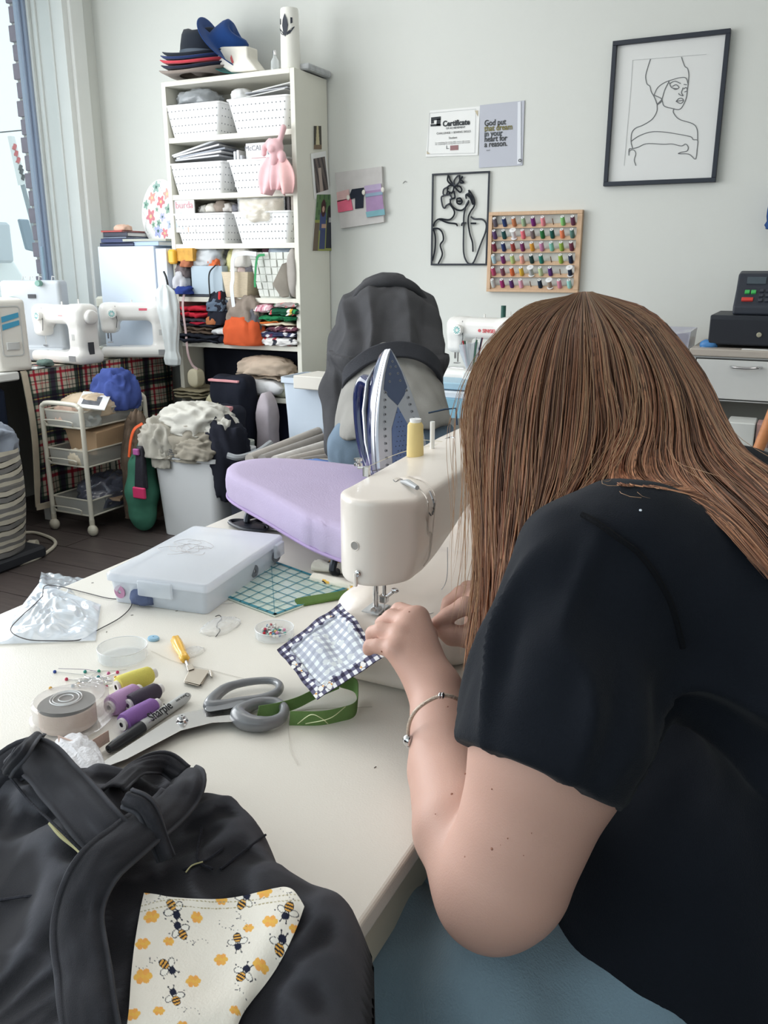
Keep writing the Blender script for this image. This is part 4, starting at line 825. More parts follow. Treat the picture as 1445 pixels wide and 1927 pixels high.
m=MB(); m.M=place((-3.05,3.1,.15),rz=25,ry=6); m.box(-.09,-.1,0,.09,.1,.012); o=m.build('brown_folder',mat('folder_brown',(150,126,104))); tag(o,'brown folder lying on the bottom tray','folder')
# ---------------------------------------------------------------- white bin with clothes, green bag
bn_=thing('laundry_bin','tall white plastic bin overflowing with grey clothes','bin',(-2.53,3.22,0))
bwm=mat('bin_white',(214,216,218),rough=.45)
rg=lambda k,a,z_:[(x,y,z_) for x,y in rrect(-.165-k*.02+a,-.145-k*.02+a,.165+k*.02-a,.145+k*.02-a,.04,4)]
m=MB(); m.loft([rg(0,0,0),rg(1,0,.38),rg(1,-.012,.385),rg(1,-.012,.405),rg(1,.005,.405),rg(0,.005,.01)]); m.build('bin_body',bwm,bn_,angle=45)
bx0=np.array([-2.53,3.2,.40])
cl1=cloth('jersey_grey',(172,168,158)); cl2=cloth('jersey_taupe',(150,144,132)); cl3=cloth('jersey_light',(200,198,190))
for lbl,c,sz,mm,sd in (('taupe grey sweater bulk in the bin heap',bx0+[-.02,0,-.02],(.17,.15,.13),cl2,111),('light grey shirt lying on top of the bin heap',bx0+[.0,-.02,.10],(.16,.11,.09),cl3,112),('grey jersey hanging over the left rim of the bin',bx0+[-.15,-.08,-.01],(.10,.10,.12),cl1,113),('grey jersey sleeve hanging out at the front of bin',bx0+[-.12,-.13,-.06],(.05,.04,.09),cl1,114),('taupe cloth roll at the front right of bin heap',bx0+[.07,-.12,.0],(.10,.06,.06),cl2,115),('light cloth bundle at the right top of bin heap',bx0+[.15,-.03,.08],(.07,.07,.07),cl3,116)):
    o=heap('clothing_heap',tuple(c),sz,mm,seed=sd,n=72,amp=.26,freq=1.8); tag(o,lbl,'clothing','clothes in the white bin')
m=MB(); 
for k in range(4): m.tube(spl([tuple(bx0+np.array([-.10+.01*k,-.155,.055-k*.012])),tuple(bx0+np.array([-.06,-.165,.035-k*.011])),tuple(bx0+np.array([.0,-.16,.03-k*.01]))]),.0025,5)
m.build('dark_stripe',dkg,bpy.data.objects['clothing_heap'],world=True) 
o=heap('black_fabric',(-2.36,3.16,.2),(.10,.09,.19),cloth('black_cloth',(34,36,46)),seed=117,n=56,flat=.9); tag(o,'black cloth draped over the right rim of bin','fabric')
gb=thing('green_bag','long green drawstring bag hanging by the bin','bag',(-2.80,3.08,.02))
s=SDF((-2.95,2.98,0),(-2.65,3.2,.48),.006); s.chain([(-2.80,3.06,.09),(-2.80,3.07,.2),(-2.80,3.08,.33),(-2.79,3.1,.42)],[.062,.08,.06,.035],k=.02).ell((-2.80,3.06,.10),(.075,.055,.095)); s.obj('bag_body',cloth('bag_green',(66,118,98),var=.15),gb)
bp_=thing('black_pouch','black patterned pouch with pink flap on the green bag','pouch',(-2.745,3.0,.2))
m=MB(); m.loft([[(-2.780,2.99,.235),(-2.710,2.99,.235),(-2.710,3.02,.235),(-2.780,3.02,.235)],[(-2.760,3.0,.44),(-2.720,3.0,.44),(-2.720,3.03,.44),(-2.760,3.03,.44)]]); m.build('pouch_body',mat('pouch_black',(36,34,44),var=.5,vscale=90,rough=.6),bp_,world=True,mods=[('bevel',.01)])
m=MB(); m.box(-2.785,2.983,.19,-2.710,3.0,.245,r=.008); m.build('pink_flap',mat('hot_pink',(206,52,104),rough=.6),bp_,world=True)
m=MB(); m.box(-2.765,2.985,.40,-2.730,3.0,.43,r=.006); m.build('pink_trim',mat('hot_pink2',(170,90,150),rough=.6),bp_,world=True)
o=heap('fur_garment',(-2.86,3.16,.06),(.08,.10,.42),cloth('fur_brown',(98,84,72),var=.5,vscale=18,bump=.9,bscale=120),seed=119,n=72,flat=.1,amp=.2); tag(o,'mottled brown fur garment behind the green bag','clothing')
m=MB(); m.strip(spl([ay(268,797,3.03),ay(253,808,3.02),ay(246,830,3.02),ay(243,860,3.02)]),.012,.003,up=Vector((0,1,0))); o=m.build('orange_strap',mat('neon_orange',(240,104,56),rough=.5)); tag(o,'bright orange strap along the fur garment','strap')
# dark bolster bags in front of bookcase
for i,(x0,x1,y,z0,z1,l) in enumerate(((-2.80,-2.56,3.68,.3,.70,'tall black fabric bag with pink folded top by bookcase'),(-2.72,-2.50,3.5,.08,.57,'shorter black fabric bag with wide pink edge, in front'))):
    t=thing('black_fabric_bag',l,'bag',((x0+x1)/2,y,z0),0,'black bags in front of the bookcase')
    s=SDF((x0-.03,y-.1,z0-.02),(x1+.03,y+.1,z1+.03),.008); s.box(((x0+x1)/2,y,(z0+z1)/2),((x1-x0)/2,.07,(z1-z0)/2),.045)
    s.obj('bag_body',cloth('bag_black',(34,37,48)),t,deform=lambda P,N:P+N*np.array([[.012*pn(p[0]*9,p[1]*9,p[2]*6)+.006*pn(p[0]*25,p[1]*20,p[2]*12)] for p in P]))
    m=MB(); w=(.006,.017)[i]; m.box(x0+.02,y-.08,z1-.028,x1-.03,y-.03,z1-.028+w*2,r=.004); m.build('pink_edge',cloth('pink_edge',(222,160,164)),t,world=True)
o=heap('khaki_fabric',(-2.76,3.66,.44),(.07,.05,.12),cloth('khaki_cloth',(176,170,140)),seed=122,n=40); tag(o,'khaki cloth roll behind the black bags','fabric')
sl=slab('towel_roll',-2.535,3.66,.2,-2.455,3.78,.62,cloth('lilac_white',(206,196,204)),seed=123,amp=.006); tag(sl,'pale lilac-white towel roll standing by bookcase','fabric')
gc=thing('grey_cup','grey-green fabric roll standing in front of the towel','fabric',(-2.44,3.42,.27))
m=MB(); m.lathe([(.001,0),(.045,0),(.052,.14),(.052,.15),(.045,.15),(.03,.12),(.001,.12)],30); m.build('roll',cloth('roll_grey',(170,174,166)),gc,angle=60)
m=MB(); m.cyl((0,0,-.27),(0,0,0),.04,16); m.build('stand',dkg,gc)
m=MB(); m.tube([(-2.50,3.4,.53),(-2.46,3.39,.50),(-2.43,3.39,.46)],[.004,.009,.004],6); o=m.build('clip',mat('clip_grey',(150,154,150),rough=.4)); tag(o,'small grey clip leaning above the fabric roll','clip')
# grey tray and papers bundle on floor-level stand
t=thing('fabric_bolts_crate','grey crate of flat fabric bolts beside the ironing board','crate',(-2.2,3.25,.3))
p1=ad(430,856,3.9);p2=ad(505,835,4.1)
m=MB(); m.tube(spl([ad(428,857,3.7),ad(450,861,3.7),ad(485,850,3.75),ad(510,833,3.8)]),.014,8); m.build('crate_rim',mat('crate_grey',(150,154,158),rough=.5),t,world=True)
m=MB(); m.box(-2.3,3.1,.0,-1.95,3.5,.22); m.build('crate_body',mat('crate_dark',(40,44,58)),t,world=True,smooth=False)
random.seed(8)
for i in range(6):
    a=ad(470+i*24,866+i*2,3.6-.03*i); b=ad(600+i*9,812+i*12,3.95-.05*i); a=np.array(a);b=np.array(b)
    m=MB(); m.tube([a,b],[.028,.022],10); o=m.build('fabric_bolt',cloth('bolt%d'%(i%3),((176,170,164),(150,146,142),(206,202,198))[i%3])); tag(o,['grey-beige fabric roll nearest bookcase, pointing at the lilac board','dark grey fabric roll second from bookcase','pale fabric roll in the middle of the bundle','grey-beige roll right of the pale roll','dark grey roll second from the jeans','pale roll nearest to the person in jeans'][i],'fabric','fabric rolls behind the ironing board')
o=heap('blue_cloth',tuple(ad(620,878,3.0)-np.array([0,0,.1])),(.16,.08,.08),cloth('cornflower',(98,130,190)),seed=130,n=50); tag(o,'cornflower blue cloth behind the ironing board','fabric')
# plastic tub with white lid
tb=thing('storage_tub','tall pale blue-white plastic tub beside the bookcase','tub',(-2.05,3.5,0))
rg=lambda s_,a,z_:[(x,y,z_) for x,y in rrect(-s_+a,-s_*.8+a,s_-a,s_*.8-a,.03,4)]
m=MB(); m.loft([rg(.11,0,.0),rg(.135,0,.72),rg(.15,0,.725),rg(.15,0,.75),rg(.14,.0,.75),rg(.1,0,.02)]); m.build('tub_body',mat('tub_blue',(206,218,232),rough=.35,trans=.0),tb)
m=MB(); m.M=place((-1.97,3.42,.71),rz=-4); m.box(-.11,-.1,0,.12,.1,.06,r=.006); o=m.build('carton_lid',mat('carton_offwhite',(218,214,206),rough=.7)); tag(o,'flat off-white carton resting on the plastic tub','box')
# floor cable with plug
def fpt(px,py,z=.008): return az(px,py,z)
pc=thing('power_cable','white power cable with plug looped on dark floor','cable',tuple(fpt(60,1030,0)))
m=MB(); m.tube(spl([fpt(-30,1072),fpt(20,1066),fpt(70,1050),fpt(100,1030),fpt(103,1018),fpt(85,1008),fpt(60,1002),fpt(30,1006),fpt(8,1018),fpt(2,1028),fpt(20,1030),fpt(48,1026)],8),.008,8); m.build('cord',mat('cord_cream',(206,200,184),rough=.45),pc,world=True)
a=np.array(fpt(48,1026,.02)); b=np.array(fpt(70,1026,.02)); m=MB(); m.tube([a,a*.7+b*.3,b],[.01,.024,.026],10); m.build('plug',mat('cord_cream',(206,200,184)),pc,world=True)
m=MB(); c_=np.array(fpt(72,1034,.015)); 
for d in (-.012,.012): m.cyl(b+np.array([0,d,0]),b+np.array([.03,d,-.01]),.003,6)
m.build('plug_pins',chrome,pc,world=True)
a=fpt(-15,1046,.012); b=fpt(4,1044,.012); m=MB(); m.tube([a,b],[.02,.014],8); o=m.build('yellow_tool',mat('tool_yellow',(214,180,70),rough=.5)); tag(o,'yellow object tip on the floor at left edge','tool')

# ================================================================ BACK WALL
YW_=WB-.001
def wp(px,py,off=0): return ay(px,py,YW_-off)
def wq(x,z,off=0): return (x,YW_-off,z)
# big framed line drawing
fx0,fx1,fz0,fz1=[*(wp(1147,200)[0]+0*_ for _ in (0,))][0],0,0,0
a=wp(1157,78);b=wp(1377,58);c=wp(1346,345);d=wp(1136,350)
fx0=(a[0]+d[0])/2; fx1=(b[0]+c[0])/2; fz1=(a[2]+b[2])/2; fz0=(c[2]+d[2])/2
pf=thing('framed_drawing','large black framed line drawing of woman with headwrap','picture',((fx0+fx1)/2,YW_,fz0))
blk=mat('frame_black',(34,40,52),rough=.45)
def framebars(x0,x1,z0,z1,w,y0,y1,mm,parent):
    for q in ((x0,z0,x1,z0+w),(x0,z1-w,x1,z1),(x0,z0+w,x0+w,z1-w),(x1-w,z0+w,x1,z1-w)):
        m=MB(); m.box(q[0],y0,q[1],q[2],y1,q[3]); m.build('frame_bar',mm,parent,world=True,smooth=False,mods=[('bevel',.0015)])
framebars(fx0,fx1,fz0,fz1,.018,YW_-.03,YW_,blk,pf)
m=MB(); m.box(fx0+.017,YW_-.012,fz0+.017,fx1-.017,YW_-.004,fz1-.017); m.build('backing_paper',mat('art_paper',(222,222,220),rough=.35,spec=.6),pf,world=True,smooth=False)
ln=mat('line_grey',(120,122,124),rough=.7)
# the drawing: strokes taken in frame coordinates (zoomed 1445x1759 view of 1100..1445 x 0..420)
def Z2(x,y): return wp(1100+x*345/1445,y*420/1759,.0135)
def strokes(lst,r,mm,parent,name='line',fn=Z2,n=6):
    m=MB()
    for s_ in lst: m.tube(spl([fn(*p) for p in s_],n) if len(s_)>2 else [fn(*p) for p in s_],r,5)
    return m.build(name,mm,parent,world=True)
strokes([[(518,465),(497,530),(480,600),(490,660),(513,680),(525,725),(548,765),(572,822)],[(762,450),(787,520),(810,540),(820,590),(815,660),(808,710),(800,770),(775,830),(745,862),(690,855),(625,835),(607,790),(572,822)],
 [(545,750),(575,690),(630,650),(690,628),(750,612),(797,615),(815,665)],[(545,750),(575,762),(603,775)],[(665,640),(630,710),(607,790)],[(670,658),(710,640),(755,658)],[(665,650),(685,690),(730,700)],[(690,680),(720,668),(742,690),(715,705),(695,695)],[(780,665),(805,668)],[(778,700),(800,690),(806,715),(785,725)],[(775,690),(762,730),(775,755),(745,745),(740,735)],
 [(718,800),(740,778),(765,775),(778,795),(755,815),(720,800)],[(722,797),(778,790)],[(570,822),(567,880),(530,940),(460,985),(400,1010),(370,1050),(365,1120),(375,1170),(350,1175),(348,1225),(352,1190),(385,1182),(402,1210),(390,1260),(403,1305)],[(700,862),(700,890),(745,940),(850,975),(885,1020),(890,1105)],
 [(362,1115),(430,1070),(520,1040),(620,1040),(740,1058),(835,1078),(855,1100),(890,1108),(885,1180),(878,1240),(865,1252),(820,1215),(740,1212),(760,1200),(805,1190),(815,1160),(795,1135),(760,1150),(690,1135),(620,1137),(490,1132),(420,1160),(375,1172)],[(548,765),(560,795),(572,822),(603,800),(603,775)]],.0016,ln,pf,'drawn_line')
strokes([[(378,475),(960,428)],[(378,475),(355,800),(310,1305)]],.0006,mat('line_faint',(180,182,184)),pf,'printed_border')
# metal wall art
a=wp(815,326);b=wp(924,323);c=wp(917,499);d=wp(811,500)
mx0=(a[0]+d[0])/2; mx1=(b[0]+c[0])/2; mz1=(a[2]+b[2])/2; mz0=(c[2]+d[2])/2
ma=thing('metal_wall_art','black metal cut-out of woman with flowers on face','wall art',((mx0+mx1)/2,YW_,mz0))
mbk=mat('metal_black',(38,42,50),rough=.4,metal=.3)
framebars(mx0,mx1,mz0,mz1,.009,YW_-.012,YW_-.006,mbk,ma)
def Z1(x,y): return wp(760+x*360/1445,160+y*400/1606,.009)
strokes([[(335,680),(330,720),(350,745),(375,755),(350,720),(340,685)],[(375,755),(380,720),(410,685),(420,720),(400,750),(375,758)],[(420,680),(425,735),(452,735),(430,715),(445,690)],
 [(335,775),(330,800),(360,815),(375,790),(378,762)],[(378,762),(400,790),(425,810),(437,790),(420,765),(378,762),(350,758),(330,770)],[(330,770),(300,790),(300,830),(345,830),(360,860),(345,865)],[(300,835),(282,850),(290,910),(305,930),(320,910),(345,895)],[(330,800),(325,830),(345,820)],[(378,800),(385,850),(355,862),(355,900),(395,940),(440,945),(475,910),(490,880)],
 [(400,860),(402,890),(425,900),(440,880),(425,855),(400,860)],[(405,878),(438,876)],[(470,860),(468,830),(490,815),(490,795),(515,830),(530,865),(530,915),(505,955),(487,1000),(488,1060),(500,1130),(518,1190),(522,1260)],[(475,830),(500,850),(520,900)],[(487,820),(512,850),(522,905)],
 [(490,870),(465,920),(452,990),(450,1100),(450,1260),(470,1330),(500,1352),(530,1330),(580,1200),(615,1110),(620,1050),(590,1015),(530,1012),(505,995)],[(345,895),(380,950),(375,990),(340,1018),(270,1012),(235,1035),(222,1070)],[(270,1015),(330,1040),(390,1048),(405,1065)],[(435,1065),(440,1045),(470,1040)],[(505,1045),(545,1045)],
 [(222,1085),(260,1085),(290,1115),(298,1170),(275,1210),(290,1280),(260,1350)],[(222,1085),(238,1150),(235,1240),(215,1330)]],.0042,mbk,ma,'bent_bar',Z1)
# certificate and quote
def sheet(name,label,px,mm,th=.002,cat='paper'):
    P=[wp(*q,.004) for q in px]; t=thing(name,label,cat,tuple(sum(P)/4)); m=MB(); m.loft([[tuple(q) for q in P],[tuple(q+np.array([0,th,0])) for q in P]]); m.build('sheet',mm,t,world=True,smooth=False); return t
ce=sheet('certificate','white sewing certificate taped on the wall, left of grey poster',((809,208),(903,200),(899,292),(801,295)),paper)
qu=sheet('quote_poster','grey poster with dream quote beside the certificate',((903,198),(987,189),(983,311),(901,316)),mat('poster_grey',(186,188,198),rough=.55))
ink=mat('ink_dark',(52,56,60),rough=.7)
def wtext(s_,size,px,py,root,off,mm,tilt=0,**k): p=wp(px,py,off); return txt(s_,size,place(p,rx=90)@Matrix.Rotation(R(tilt),4,'Z'),mm,root,**k)
for i,(s_,c) in enumerate((('God put',(58,60,62)),('that dream',(120,112,52)),('in your',(66,72,74)),('heart for',(58,60,62)),('a reason.',(58,60,62)))):
    wtext(s_,.036,911,237+i*10,qu,.0062,mat('q%d'%i,c),0,align='LEFT',bold=.0006,sx=.86)
wtext('BIBLE',.008,918,284,qu,.0062,mat('ink_grey',(150,150,158)))
m=MB(); P=[wp(*q,.0066) for q in ((974,192),(980,191),(980,308),(973,309))]; m.loft([[tuple(q) for q in P],[tuple(q+np.array([0,.0015,0])) for q in P]]); m.build('clear_tape',mat('tape_white',(226,228,234),rough=.2),qu,world=True,smooth=False)
m=MB(); p=wp(978,302,.0075); m.lathe([(.004,0),(.007,0),(.007,.001),(.004,.001)],16,M=place(p,rx=90)); m.build('round_mark',ink,qu,world=True)
wtext('Certificate',.034,858,236,ce,.0062,ink,0,bold=.0012,sx=.95)
wtext('OF ACHIEVEMENT',.012,857,242,ce,.0062,ink); wtext('CHALLENGE 1 SEWING SKILLS',.013,853,251,ce,.0062,mat('ink_mid',(110,110,110)))
wtext('Student',.014,852,261,ce,.0062,mat('ink_mid',(110,110,110))); 
for k in range(2): wtext('for completing the sewing skills course with success',.0085,851,268+k*3,ce,.0062,mat('ink_pale',(170,170,170)))
m=MB(); P=[wp(*q,.0062) for q in ((847,274),(862,273),(862,282),(847,283))]; m.loft([[tuple(q) for q in P],[tuple(q+np.array([0,.001,0])) for q in P]]); m.build('maroon_logo',mat('maroon',(150,110,112)),ce,world=True,smooth=False)
wtext('L.',.022,842,280,ce,.0062,ink)
mb=MB()   # little sewing machine emblem
for q in (((811,221),(829,219),(829,225),(811,227)),((811,226),(816,226),(816,232),(811,233)),((822,224),(829,223),(828,236),(821,236)),((810,234),(829,233),(829,237),(810,238))):
    P=[wp(*x,.0062) for x in q]; mb.loft([[tuple(p_) for p_ in P],[tuple(p_+np.array([0,.001,0])) for p_ in P]])
mb.build('machine_emblem',ink,ce,world=True,smooth=False)
for q in (((893,208),(899,208),(899,219),(896,214)),((803,284),(808,289),(811,290),(803,290))):
    P=[wp(*x,.0062) for x in q]; m=MB(); m.loft([[tuple(p_) for p_ in P],[tuple(p_+np.array([0,.001,0])) for p_ in P]]); m.build('corner_ornament',mat('ornament',(196,182,156)),ce,world=True,smooth=False)
strokes([[(808+0,213),(895,205)],[(895,205),(893,288)],[(893,288),(804,290)],[(804,290),(808,213)]],.0006,mat('line_faint',(180,182,184)),ce,'printed_border',fn=lambda x,y:wp(x,y,.0062))
# thread rack
a=wp(922,403);b=wp(1097,392);c=wp(1092,547);d=wp(920,552)
rx0=(a[0]+d[0])/2; rx1=(b[0]+c[0])/2; rz1=(a[2]+b[2])/2; rz0=(c[2]+d[2])/2
rk=thing('thread_rack','wooden wall rack holding six rows of thread spools','rack',((rx0+rx1)/2,YW_,rz0))
wd=mat('rack_wood',(206,172,140),rough=.5,var=.08,vscale=14,stretch=(10,2,2))
for q in ((rx0,rz1-.016,rx1,rz1),(rx0,rz0,rx1,rz0+.012),(rx0,rz0+.0125,rx0+.018,rz1-.0165),(rx1-.022,rz0+.0125,rx1,rz1-.0165)):
    m=MB(); m.box(q[0],YW_-.03,q[1],q[2],YW_,q[3]); m.build('frame_bar',wd,rk,world=True,smooth=False,mods=[('bevel',.001)])
rows=['68606a 283c6c c47a54 a0b894 7a2c78 f0909a - 88c878 6c3a52','5e4470 1c5050 W f07884 7c6c6c 2c7440 1a5850 f08860 5c8078','7c3048 263468 a04440 7c3464 e0a040 c884a8 88c8b8 98b850 74384c','b4d0d8 78306c b8cc84 f0a898 20403c 207c6c - 9cb848 202c48','b84a6c 7c4858 d86c40 e0b440 G c8d8a8 5c3078 - D','c8c8c4 a02c6c 582c68 e8a8bc - 1c2c40 T dc8ca0 a0d8d0'.replace('-','-')]
rh=(rz1-rz0-.03)/6
names={}
def hexc(h): return tuple(int(h[i:i+2],16) for i in (0,2,4))
proto=None; pegp=None; rowname=['top','second','third','fourth','fifth','bottom']; colname=['first','second','third','fourth','fifth','sixth','seventh','eighth','ninth']
def cname(h):
    r,g,b=hexc(h)
    if max(r,g,b)-min(r,g,b)<30: return 'grey' if r<190 else 'white'
    if r>200 and g>150 and b<110: return 'yellow'
    if r>200 and 90<g<150 and b<110: return 'orange'
    if r>190 and b>130: return 'pink'
    if r>g and r>b: return 'purple' if b>r*.82 else ('maroon' if r<190 else 'salmon')
    if g>=r and g>=b: return 'light green' if g>170 else 'dark green'
    return 'blue' if b>g else 'teal'
for i,row in enumerate(rows):
    zb=rz1-.016-rh*(i+1)
    m=MB(); m.box(rx0+.018,YW_-.02,zb-.002,rx1-.022,YW_-.004,zb+.016); m.build('rack_rail',wd,rk,world=True,smooth=False)
    for j,h in enumerate(row.split()):
        x=rx0+.034+j*(rx1-rx0-.075)/8; base=Vector((x,YW_-.018,zb+.010)); 
        # pegs lean outward from the board
        Mx=place(base,rx=42)
        if h=='-':
            m=MB(); m.M=Mx; m.cyl((0,0,0),(0,0,.035),.0022,6); m.build('peg',mat('peg_wood',(130,96,72)),rk,world=True); continue
        big=h in 'WTD'; hc={'W':'e4e0e0','T':'a08c7c','D':'1c2c44','G':'b4b6b4'}.get(h,h)
        t=thing('thread_spool','%s thread spool, %s from left in the %s row of the wall rack'%(cname(hc),colname[j],rowname[i]),'thread spool',base,0,'thread spools on the wall rack')
        t.rotation_euler=(R(42),0,0); tmn='thr_'+hc
        r_=.0105 if not big else .010
        m=MB(); m.lathe([(.003,.001),(r_,.001),(r_*1.02,.006),(r_*.92,.040),(r_*.7,.044),(.003,.044)],16); m.build('thread',mat(tmn,hexc(hc),rough=.6,bump=.3,bscale=900),t)
        if big or h=='G':
            m=MB(); m.lathe([(.002,.044),(.016,.044),(.016,.047),(.006,.048),(.002,.048)],20); m.lathe([(.002,0),(.016,0),(.016,.002),(.002,.002)],20); m.build('spool_flange',mat('spool_white',(240,240,240),rough=.4),t)
        else:
            m=MB(); m.lathe([(.0028,.0435),(.0075,.0435),(.0075,.0465),(.0028,.0465)],14); m.build('spool_rim',mat('spool_white',(240,240,240),rough=.4),t)
# pinboard with tiny clothes right of bookcase
P=[wp(*q,.02) for q in ((630,325),(718,313),(722,418),(641,430))]; pbd=thing('canvas_board','grey-white canvas with three tiny doll garments pinned','wall art',tuple(sum(P)/4))
m=MB(); m.loft([[tuple(q) for q in P],[tuple(q+np.array([0,.02,0])) for q in P]]); m.build('canvas',cloth('canvas_grey',(206,202,200),var=.08),pbd,world=True,smooth=False)
def patch(pts,c,name,parent,off=.026,th=.003):
    P=[wp(*q,off) for q in pts]; m=MB(); m.loft([[tuple(q) for q in P],[tuple(q+np.array([0,th,0])) for q in P]]); return m.build(name,cloth('pt_%d_%d_%d'%c,c),parent,world=True,smooth=False)
patch([(633,362),(656,356),(658,374),(635,380)],(216,180,178),'dress_top',pbd); patch([(634,378),(660,373),(664,395),(636,400)],(226,110,136),'pink_skirt',pbd)
patch([(662,356),(684,353),(683,391),(668,393),(668,372),(660,375),(658,366)],(46,50,62),'black_top',pbd)
patch([(685,350),(716,345),(718,356),(687,360)],(186,170,200),'lilac_bodice',pbd,.03); patch([(687,360),(718,355),(723,403),(690,409)],(168,140,176),'tiered_skirt',pbd,.029); patch([(688,399),(723,393),(724,404),(690,409)],(130,176,186),'teal_hem',pbd,.032); patch([(687,365),(719,360),(720,366),(688,371)],(140,160,180),'teal_band',pbd,.032)
for x,y in ((684,362),(720,357),(655,372)): 
    p=wp(x,y,.034); m=MB(); m.ball(p,.010,10,(1,.5,1.3)); m.build('white_puff',cloth('puff_white',(230,226,216)),pbd,world=True)
# photos on bookcase side (plane x=SX1)
def sp(px,py,off=.004): return ax(px,py,SX1+off)
def sidephoto(label,px,col,nu=40,nv=70,name='photo',border=None):
    P=[sp(*q) for q in px]; t=thing(name,label,'photo',tuple(sum(P)/4),0,'photos on the bookcase side')
    m=MB(); m.loft([[tuple(q) for q in P],[tuple(q-np.array([.002,0,0])) for q in P]]); m.build('card',paper,t,world=True,smooth=False)
    b_=border or 0
    def pos(u,v):
        u=b_+(1-2*b_)*u; v=b_+(1-2*b_)*v; return (P[3]*(1-u)+P[2]*u)*(1-v)+(P[0]*(1-u)+P[1]*u)*v+np.array([.0012,0,0])
    printed('picture',PR,pos,col,nu,nv,t); return t
def c1(u,v): c=np.tile([70.,66,58],(len(u),1)); c=paint(c,(abs(u-.5)<.28*(1-v*.6)),(196,186,150)); return paint(c,v<.2,(120,100,80))
def c2(u,v): c=np.tile([110.,100,96],(len(u),1)); c=paint(c,np.sin(u*19+v*7)>.2,(70,64,66)); c=paint(c,(abs(u-.45)<.12)&(v<.7),(180,165,155)); return c
def c3(u,v):
    c=np.tile([96.,130,86],(len(u),1)); c=paint(c,v<.55,(150,156,84)); c=paint(c,(np.sin(u*31)*np.cos(v*23)>.4)&(v>.55),(70,104,70)); c=paint(c,(u<.2)&(v<.5),(110,96,80))
    c=paint(c,(abs(u-.34)<.13)&(v<.68)&(v>.36),(70,84,130)); c=paint(c,(abs(u-.36)<.11)&(v<.38)&(v>.03),(64,76,116)); c=paint(c,((u-.34)**2+(v-.76)**2*.5)<.012,(70,40,44)); c=paint(c,((u-.34)**2+(v-.74)**2)<.003,(206,170,150)); c=paint(c,(abs(u-.40)<.1)&(abs(v-.44)<.035),(196,160,140))
    c=paint(c,(abs(u-.64)<.13)&(v<.62)&(v>.05),(44,48,60)); c=paint(c,((u-.62)**2+(v-.68)**2*.6)<.010,(40,36,44)); c=paint(c,(abs(u-.66)<.06)&(abs(v-.55)<.04),(190,190,190)); return c
sidephoto('tiny photo with pale figure at top of bookcase side',((590,237),(604,237),(605,281),(590,281)),c1)
sidephoto('small photo on pink card, middle of bookcase side',((585,289),(613,284),(622,365),(592,375)),c2,border=.12)
sidephoto('colour photo of two people outdoors, lowest on bookcase side',((596,366),(635,366),(634,472),(588,472)),c3,80,140)
# small pencil mark on wall
m=MB(); m.tube(spl([wp(758,345,.003),wp(762,341,.003),wp(765,343,.003)]),.0015,4); o=m.build('wall_hook',mat('hook_grey',(150,150,148))); tag(o,'tiny grey hook mark on the bare wall','hook')

# ================================================================ FAR TABLE AND MACHINE
ft=thing('far_table','white table against back wall behind the bent person','table',(-1.4,3.8,0))
m=MB(); m.box(-1.95,3.42,.70,-.95,4.1,.73,r=.008); m.build('tabletop',mat('table_bluewhite',(222,230,238),rough=.4),ft,world=True)
for x in (-1.93,-1.0):
    for y in (3.45,4.04): m=MB(); m.box(x,y,0,x+.04,y+.04,.70); m.build('leg',white,ft,world=True,smooth=False)
sE=sew('white sewing machine with turquoise dial on table behind the person',(-1.30,3.74,.735),-10)
txt_m=mat('ink_red',(214,90,96),rough=.5)
text('SINGER',.022,place((.0,-.0515,.228),rx=90),txt_m,sE,align='LEFT',bold=.0006)
m=MB(); m.lathe([(.001,0),(.007,0),(.007,.001),(.001,.001)],14,M=place((-.015,-.0515,.236),rx=90)); m.build('red_emblem',txt_m,sE)
m=MB(); m.cyl((.07,.01,.29),(.07,.01,.345),.011,12); m.build('green_spool',mat('thr_green',(40,84,76)),sE)
# glass jar of tools in the throat, tape blue items
jt=thing('tool_cup','clear cup of small sewing tools beside the far machine','cup',(-1.33,3.62,.80))
m=MB(); m.M=place((0,0,0),ry=-8); m.lathe([(.02,0),(.042,.08),(.044,.12)],20); m.build('cup',film('cup_clear',(200,206,214),.5,.1),jt)
random.seed(4)
for k in range(9):
    a=random.uniform(-.02,.02); b_=random.uniform(-.02,.02); m=MB(); m.cyl((a,b_,.02),(a*2.2,b_*2,.12+random.uniform(0,.03)),.004,6); m.build('tool',mat('tool%d'%(k%4),((70,110,90),(180,60,70),(50,60,80),(200,200,200))[k%4]),jt)
m=MB(); m.box(-1.36,3.58,.735,-1.30,3.66,.80,r=.01); o=m.build('cup_stand',white); tag(o,'small white block under the tool cup','stand')
for i,(x0,y,z0,z1,c,lb_) in enumerate(((-1.62,3.46,.735,.765,(170,206,226),'pale blue folder, top of the stack under the far machine'),(-1.62,3.44,.70,.72,(110,176,206),'')  )):
    if lb_:
        m=MB(); m.box(x0,y-.02,z0,x0+.35,y+.16,z1,r=.008); o=m.build('blue_folder',mat('fo%d'%i,c,rough=.4)); tag(o,lb_,'folder')
m=MB(); m.box(-1.7,3.40,.62,-1.2,3.43,.70); m.build('apron',mat('apron_blue',(140,190,214),rough=.5),ft,world=True,smooth=False)
